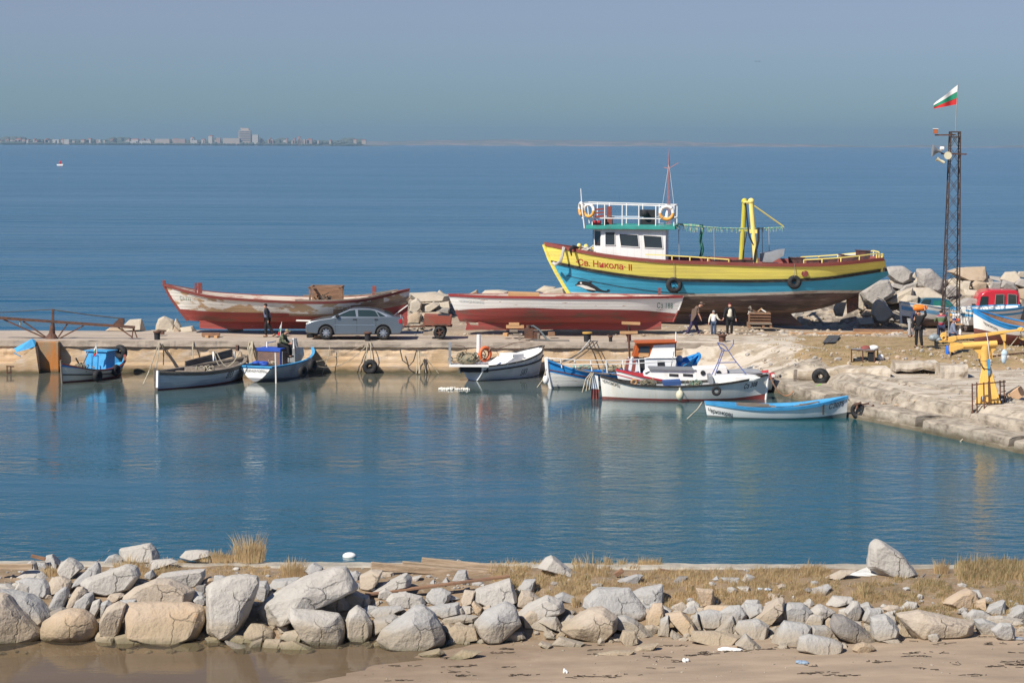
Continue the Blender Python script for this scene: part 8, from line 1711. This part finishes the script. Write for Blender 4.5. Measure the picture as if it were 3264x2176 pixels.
plank(t2(1102, 348), t2(2170, 432), 53.4, 53.8, .16, .16, 'lowest of the three long beams on the skyline right of middle'); plank(t2(1375, 332), t2(2250, 410), 53.8, 54.0, .14, .12, 'middle pale topped one of the three skyline beams'); plank(t2(1542, 308), t2(2360, 388), 54.3, 54.3, .16, .16, 'uppermost dark one of the three skyline beams')
plank(t2(1050, 602), t2(2308, 440), 51.6, 52.0, .15, .05, 'long reddish brown plank slanting up right across the near boulders', M_woodb); plank(t2(1460, 470), t2(1640, 512), 53.0, 52.7, .07, .04, 'short broken plank under the grey block on the beams', M_woodb); plank(t2(1740, 545), t2(1865, 612), 52.7, 52.4, .05, .03, 'grey stick leaning down below the long plank', M_wood)
plank(t1(-40, 372), t1(300, 374), 52.9, 52.9, .12, .12, 'square timber lying at the far left edge on the near breakwater', M_drift)
plank(t3(720, 577), t3(845, 579), 52.0, 52.0, .03, .02, 'thin yellow stick lying on the grass by the curved grey slab', simple('pale_stick', (.62, .55, .33)), 'stick'); plank(t3(1010, 440), t3(1080, 395), 53.4, 53.4, .12, .10, 'dark brown log stub among the skyline grass', M_woodb, 'log_stub'); plank(t3(1400, 400), t3(1555, 425), 53.8, 53.8, .10, .10, 'rotten dark log lying by the concrete rim', M_woodb, 'rotten_log'); plank(t1(285, 275), t1(415, 305), 53.9, 53.9, .09, .07, 'dark gnarled root on the far left skyline', M_woodb, 'gnarled_root')
wbm = mat('flaking_white_boards', (.66, .66, .64), (.30, .27, .24), amt=.3, soft=.04, sc1=3, st=(.4, 5, 5), rough=.85, bump=.3)
bp_ = thing('white_boards', 'flaking white painted boards lying below the fin shaped rock', 'boards', W(*t4(1080, 460), 53.4))
for k in range(5):
    a0, a1 = k / 5, (k + .93) / 5
    tl_, tr_, bl_, br_ = W(*t4(985, 345), 54.2), W(*t4(1400, 468), 53.6), W(*t4(715, 452), 53.3), W(*t4(1215, 500), 52.7)
    MB().prism([tl_.lerp(bl_, a0), tr_.lerp(br_, a0), tr_.lerp(br_, a1), tl_.lerp(bl_, a1)], (0, .01, -.04)).build('board', wbm if k < 3 else M_wood, bp_, world=True)
MB().bar(W(*t4(1020, 330), 54.2), W(*t4(1255, 395), 54.1), .06, .06).build('loose_batten', M_wood, bp_, world=True)
pl_ = thing('broken_pallet', 'grey broken slatted pallet lying right of the fin shaped rock', 'pallet', W(*t4(1560, 430), 54))
for k in range(6): MB().bar(W(*t4(1300 + 30 * k, 430 - 8 * k), 53.6 + .15 * k), W(*t4(1640 + 35 * k, 408 - 5 * k), 53.9 + .1 * k), .07, .02).build('slat', M_wood, pl_, world=True)
for x in (1340, 1460, 1600): MB().bar(W(*t4(x, 440), 53.5), W(*t4(x + 60, 385), 54.3), .06, .07).build('bearer', M_wood, pl_, world=True)
fr_ = thing('old_frame', 'grey right angled wooden frame half buried in the grass', 'frame', W(*t4(1200, 600), 52.6)); MB().bar(W(*t4(1090, 560), 52.6), W(*t4(1350, 565), 52.7), .07, .06).build('rail', M_wood, fr_, world=True); MB().bar(W(*t4(1100, 555), 52.6), W(*t4(1092, 640), 52.4), .07, .06).build('upright', M_wood, fr_, world=True)
for (f_, x0_, x1_, y, m_, lb, nm) in ((t3, 1940, 2145, 1088, M_white2, 'crumpled white plastic sheet on the sand near the grey block', 'plastic_sheet'), (t4, 370, 505, 1175, simple('blue_grey_plastic', (.25, .33, .42), .3), 'bluish plastic bottle lying alone on the sand', 'plastic_bottle'), (t3, 1612, 1672, 1185, M_white2, 'white crumpled cup on the sand', 'paper_cup'), (t3, 545, 545 + 40, 1285, M_white2, 'tiny white scrap on the sand lower middle', 'paper_scrap'), (t4, 40, 150, 535, simple('pale_blue_plastic', (.45, .52, .60), .4), 'pale blue plastic scrap in the grass right of middle', 'plastic_scrap'), (t4, 2240, 2380, 965, M_gmetal, 'grey rag on the sand at the right edge', 'rag')):
    g_ = mound_at(*f_((x0_ + x1_) / 2, y + 12)); wd = (x1_ - x0_) * .36 * g_.y / F; m0 = MB(); rgg = random.Random(x0_)
    for k in range(5): m0.ball((rgg.uniform(-.35, .35) * wd, rgg.uniform(-.1, .1), .02 + rgg.uniform(0, .02)), (wd * .28, .07, .028 + .015 * rgg.random()), 7, 5)
    o = m0.build(nm, m_); o.location = g_; tag(o, lb, 'litter')
# concrete rim at the back of the near breakwater
mb = MB(); rows = []
for i in range(420):
    X = -16 + i * .08; rows.append([(X, 54.35 + .03 * fbm(X, 1), .3), (X, 54.4 + .03 * fbm(X * 2, 2), .73 + .02 * fbm(X * 1.5, 0)), (X, 54.48, .765 + .02 * fbm(X * 1.2, 4)), (X, 55.05, .76 + .02 * fbm(X * 1.2, 5)), (X, 55.12, .70), (X, 55.15, -1.0)])
mb.grid(rows); tag(mb.build('low_kerb', mat('rim_concrete', (.42, .38, .31), (.30, .27, .22), amt=.5, soft=.1, sc1=2, rough=.95, bump=.6, bsc=12), base=(0, 54.4, 0), fix=False), 'long low concrete rim along the back of the near breakwater', 'kerb')
print('rocks', NR[0])
# ---------------------------------------------------------------- haze
mb = MB(); mb.box((0, 6200, 43.5), (13000, 13400, 93))
hz = mb.build('haze', None); tag(hz, kind='stuff')
hm = bpy.data.materials.new('haze'); hm.use_nodes = True; hn = hm.node_tree.nodes
hn.remove(hn['Principled BSDF']); pv = hn.new('ShaderNodeVolumePrincipled'); pv.inputs['Color'].default_value = (.52, .80, 1.0, 1); pv.inputs['Density'].default_value = HAZE; pv.inputs['Anisotropy'].default_value = .3
hm.node_tree.links.new(pv.outputs[0], hn['Material Output'].inputs['Volume'])
hm.cycles.homogeneous_volume = True
hz.data.materials.clear(); hz.data.materials.append(hm)
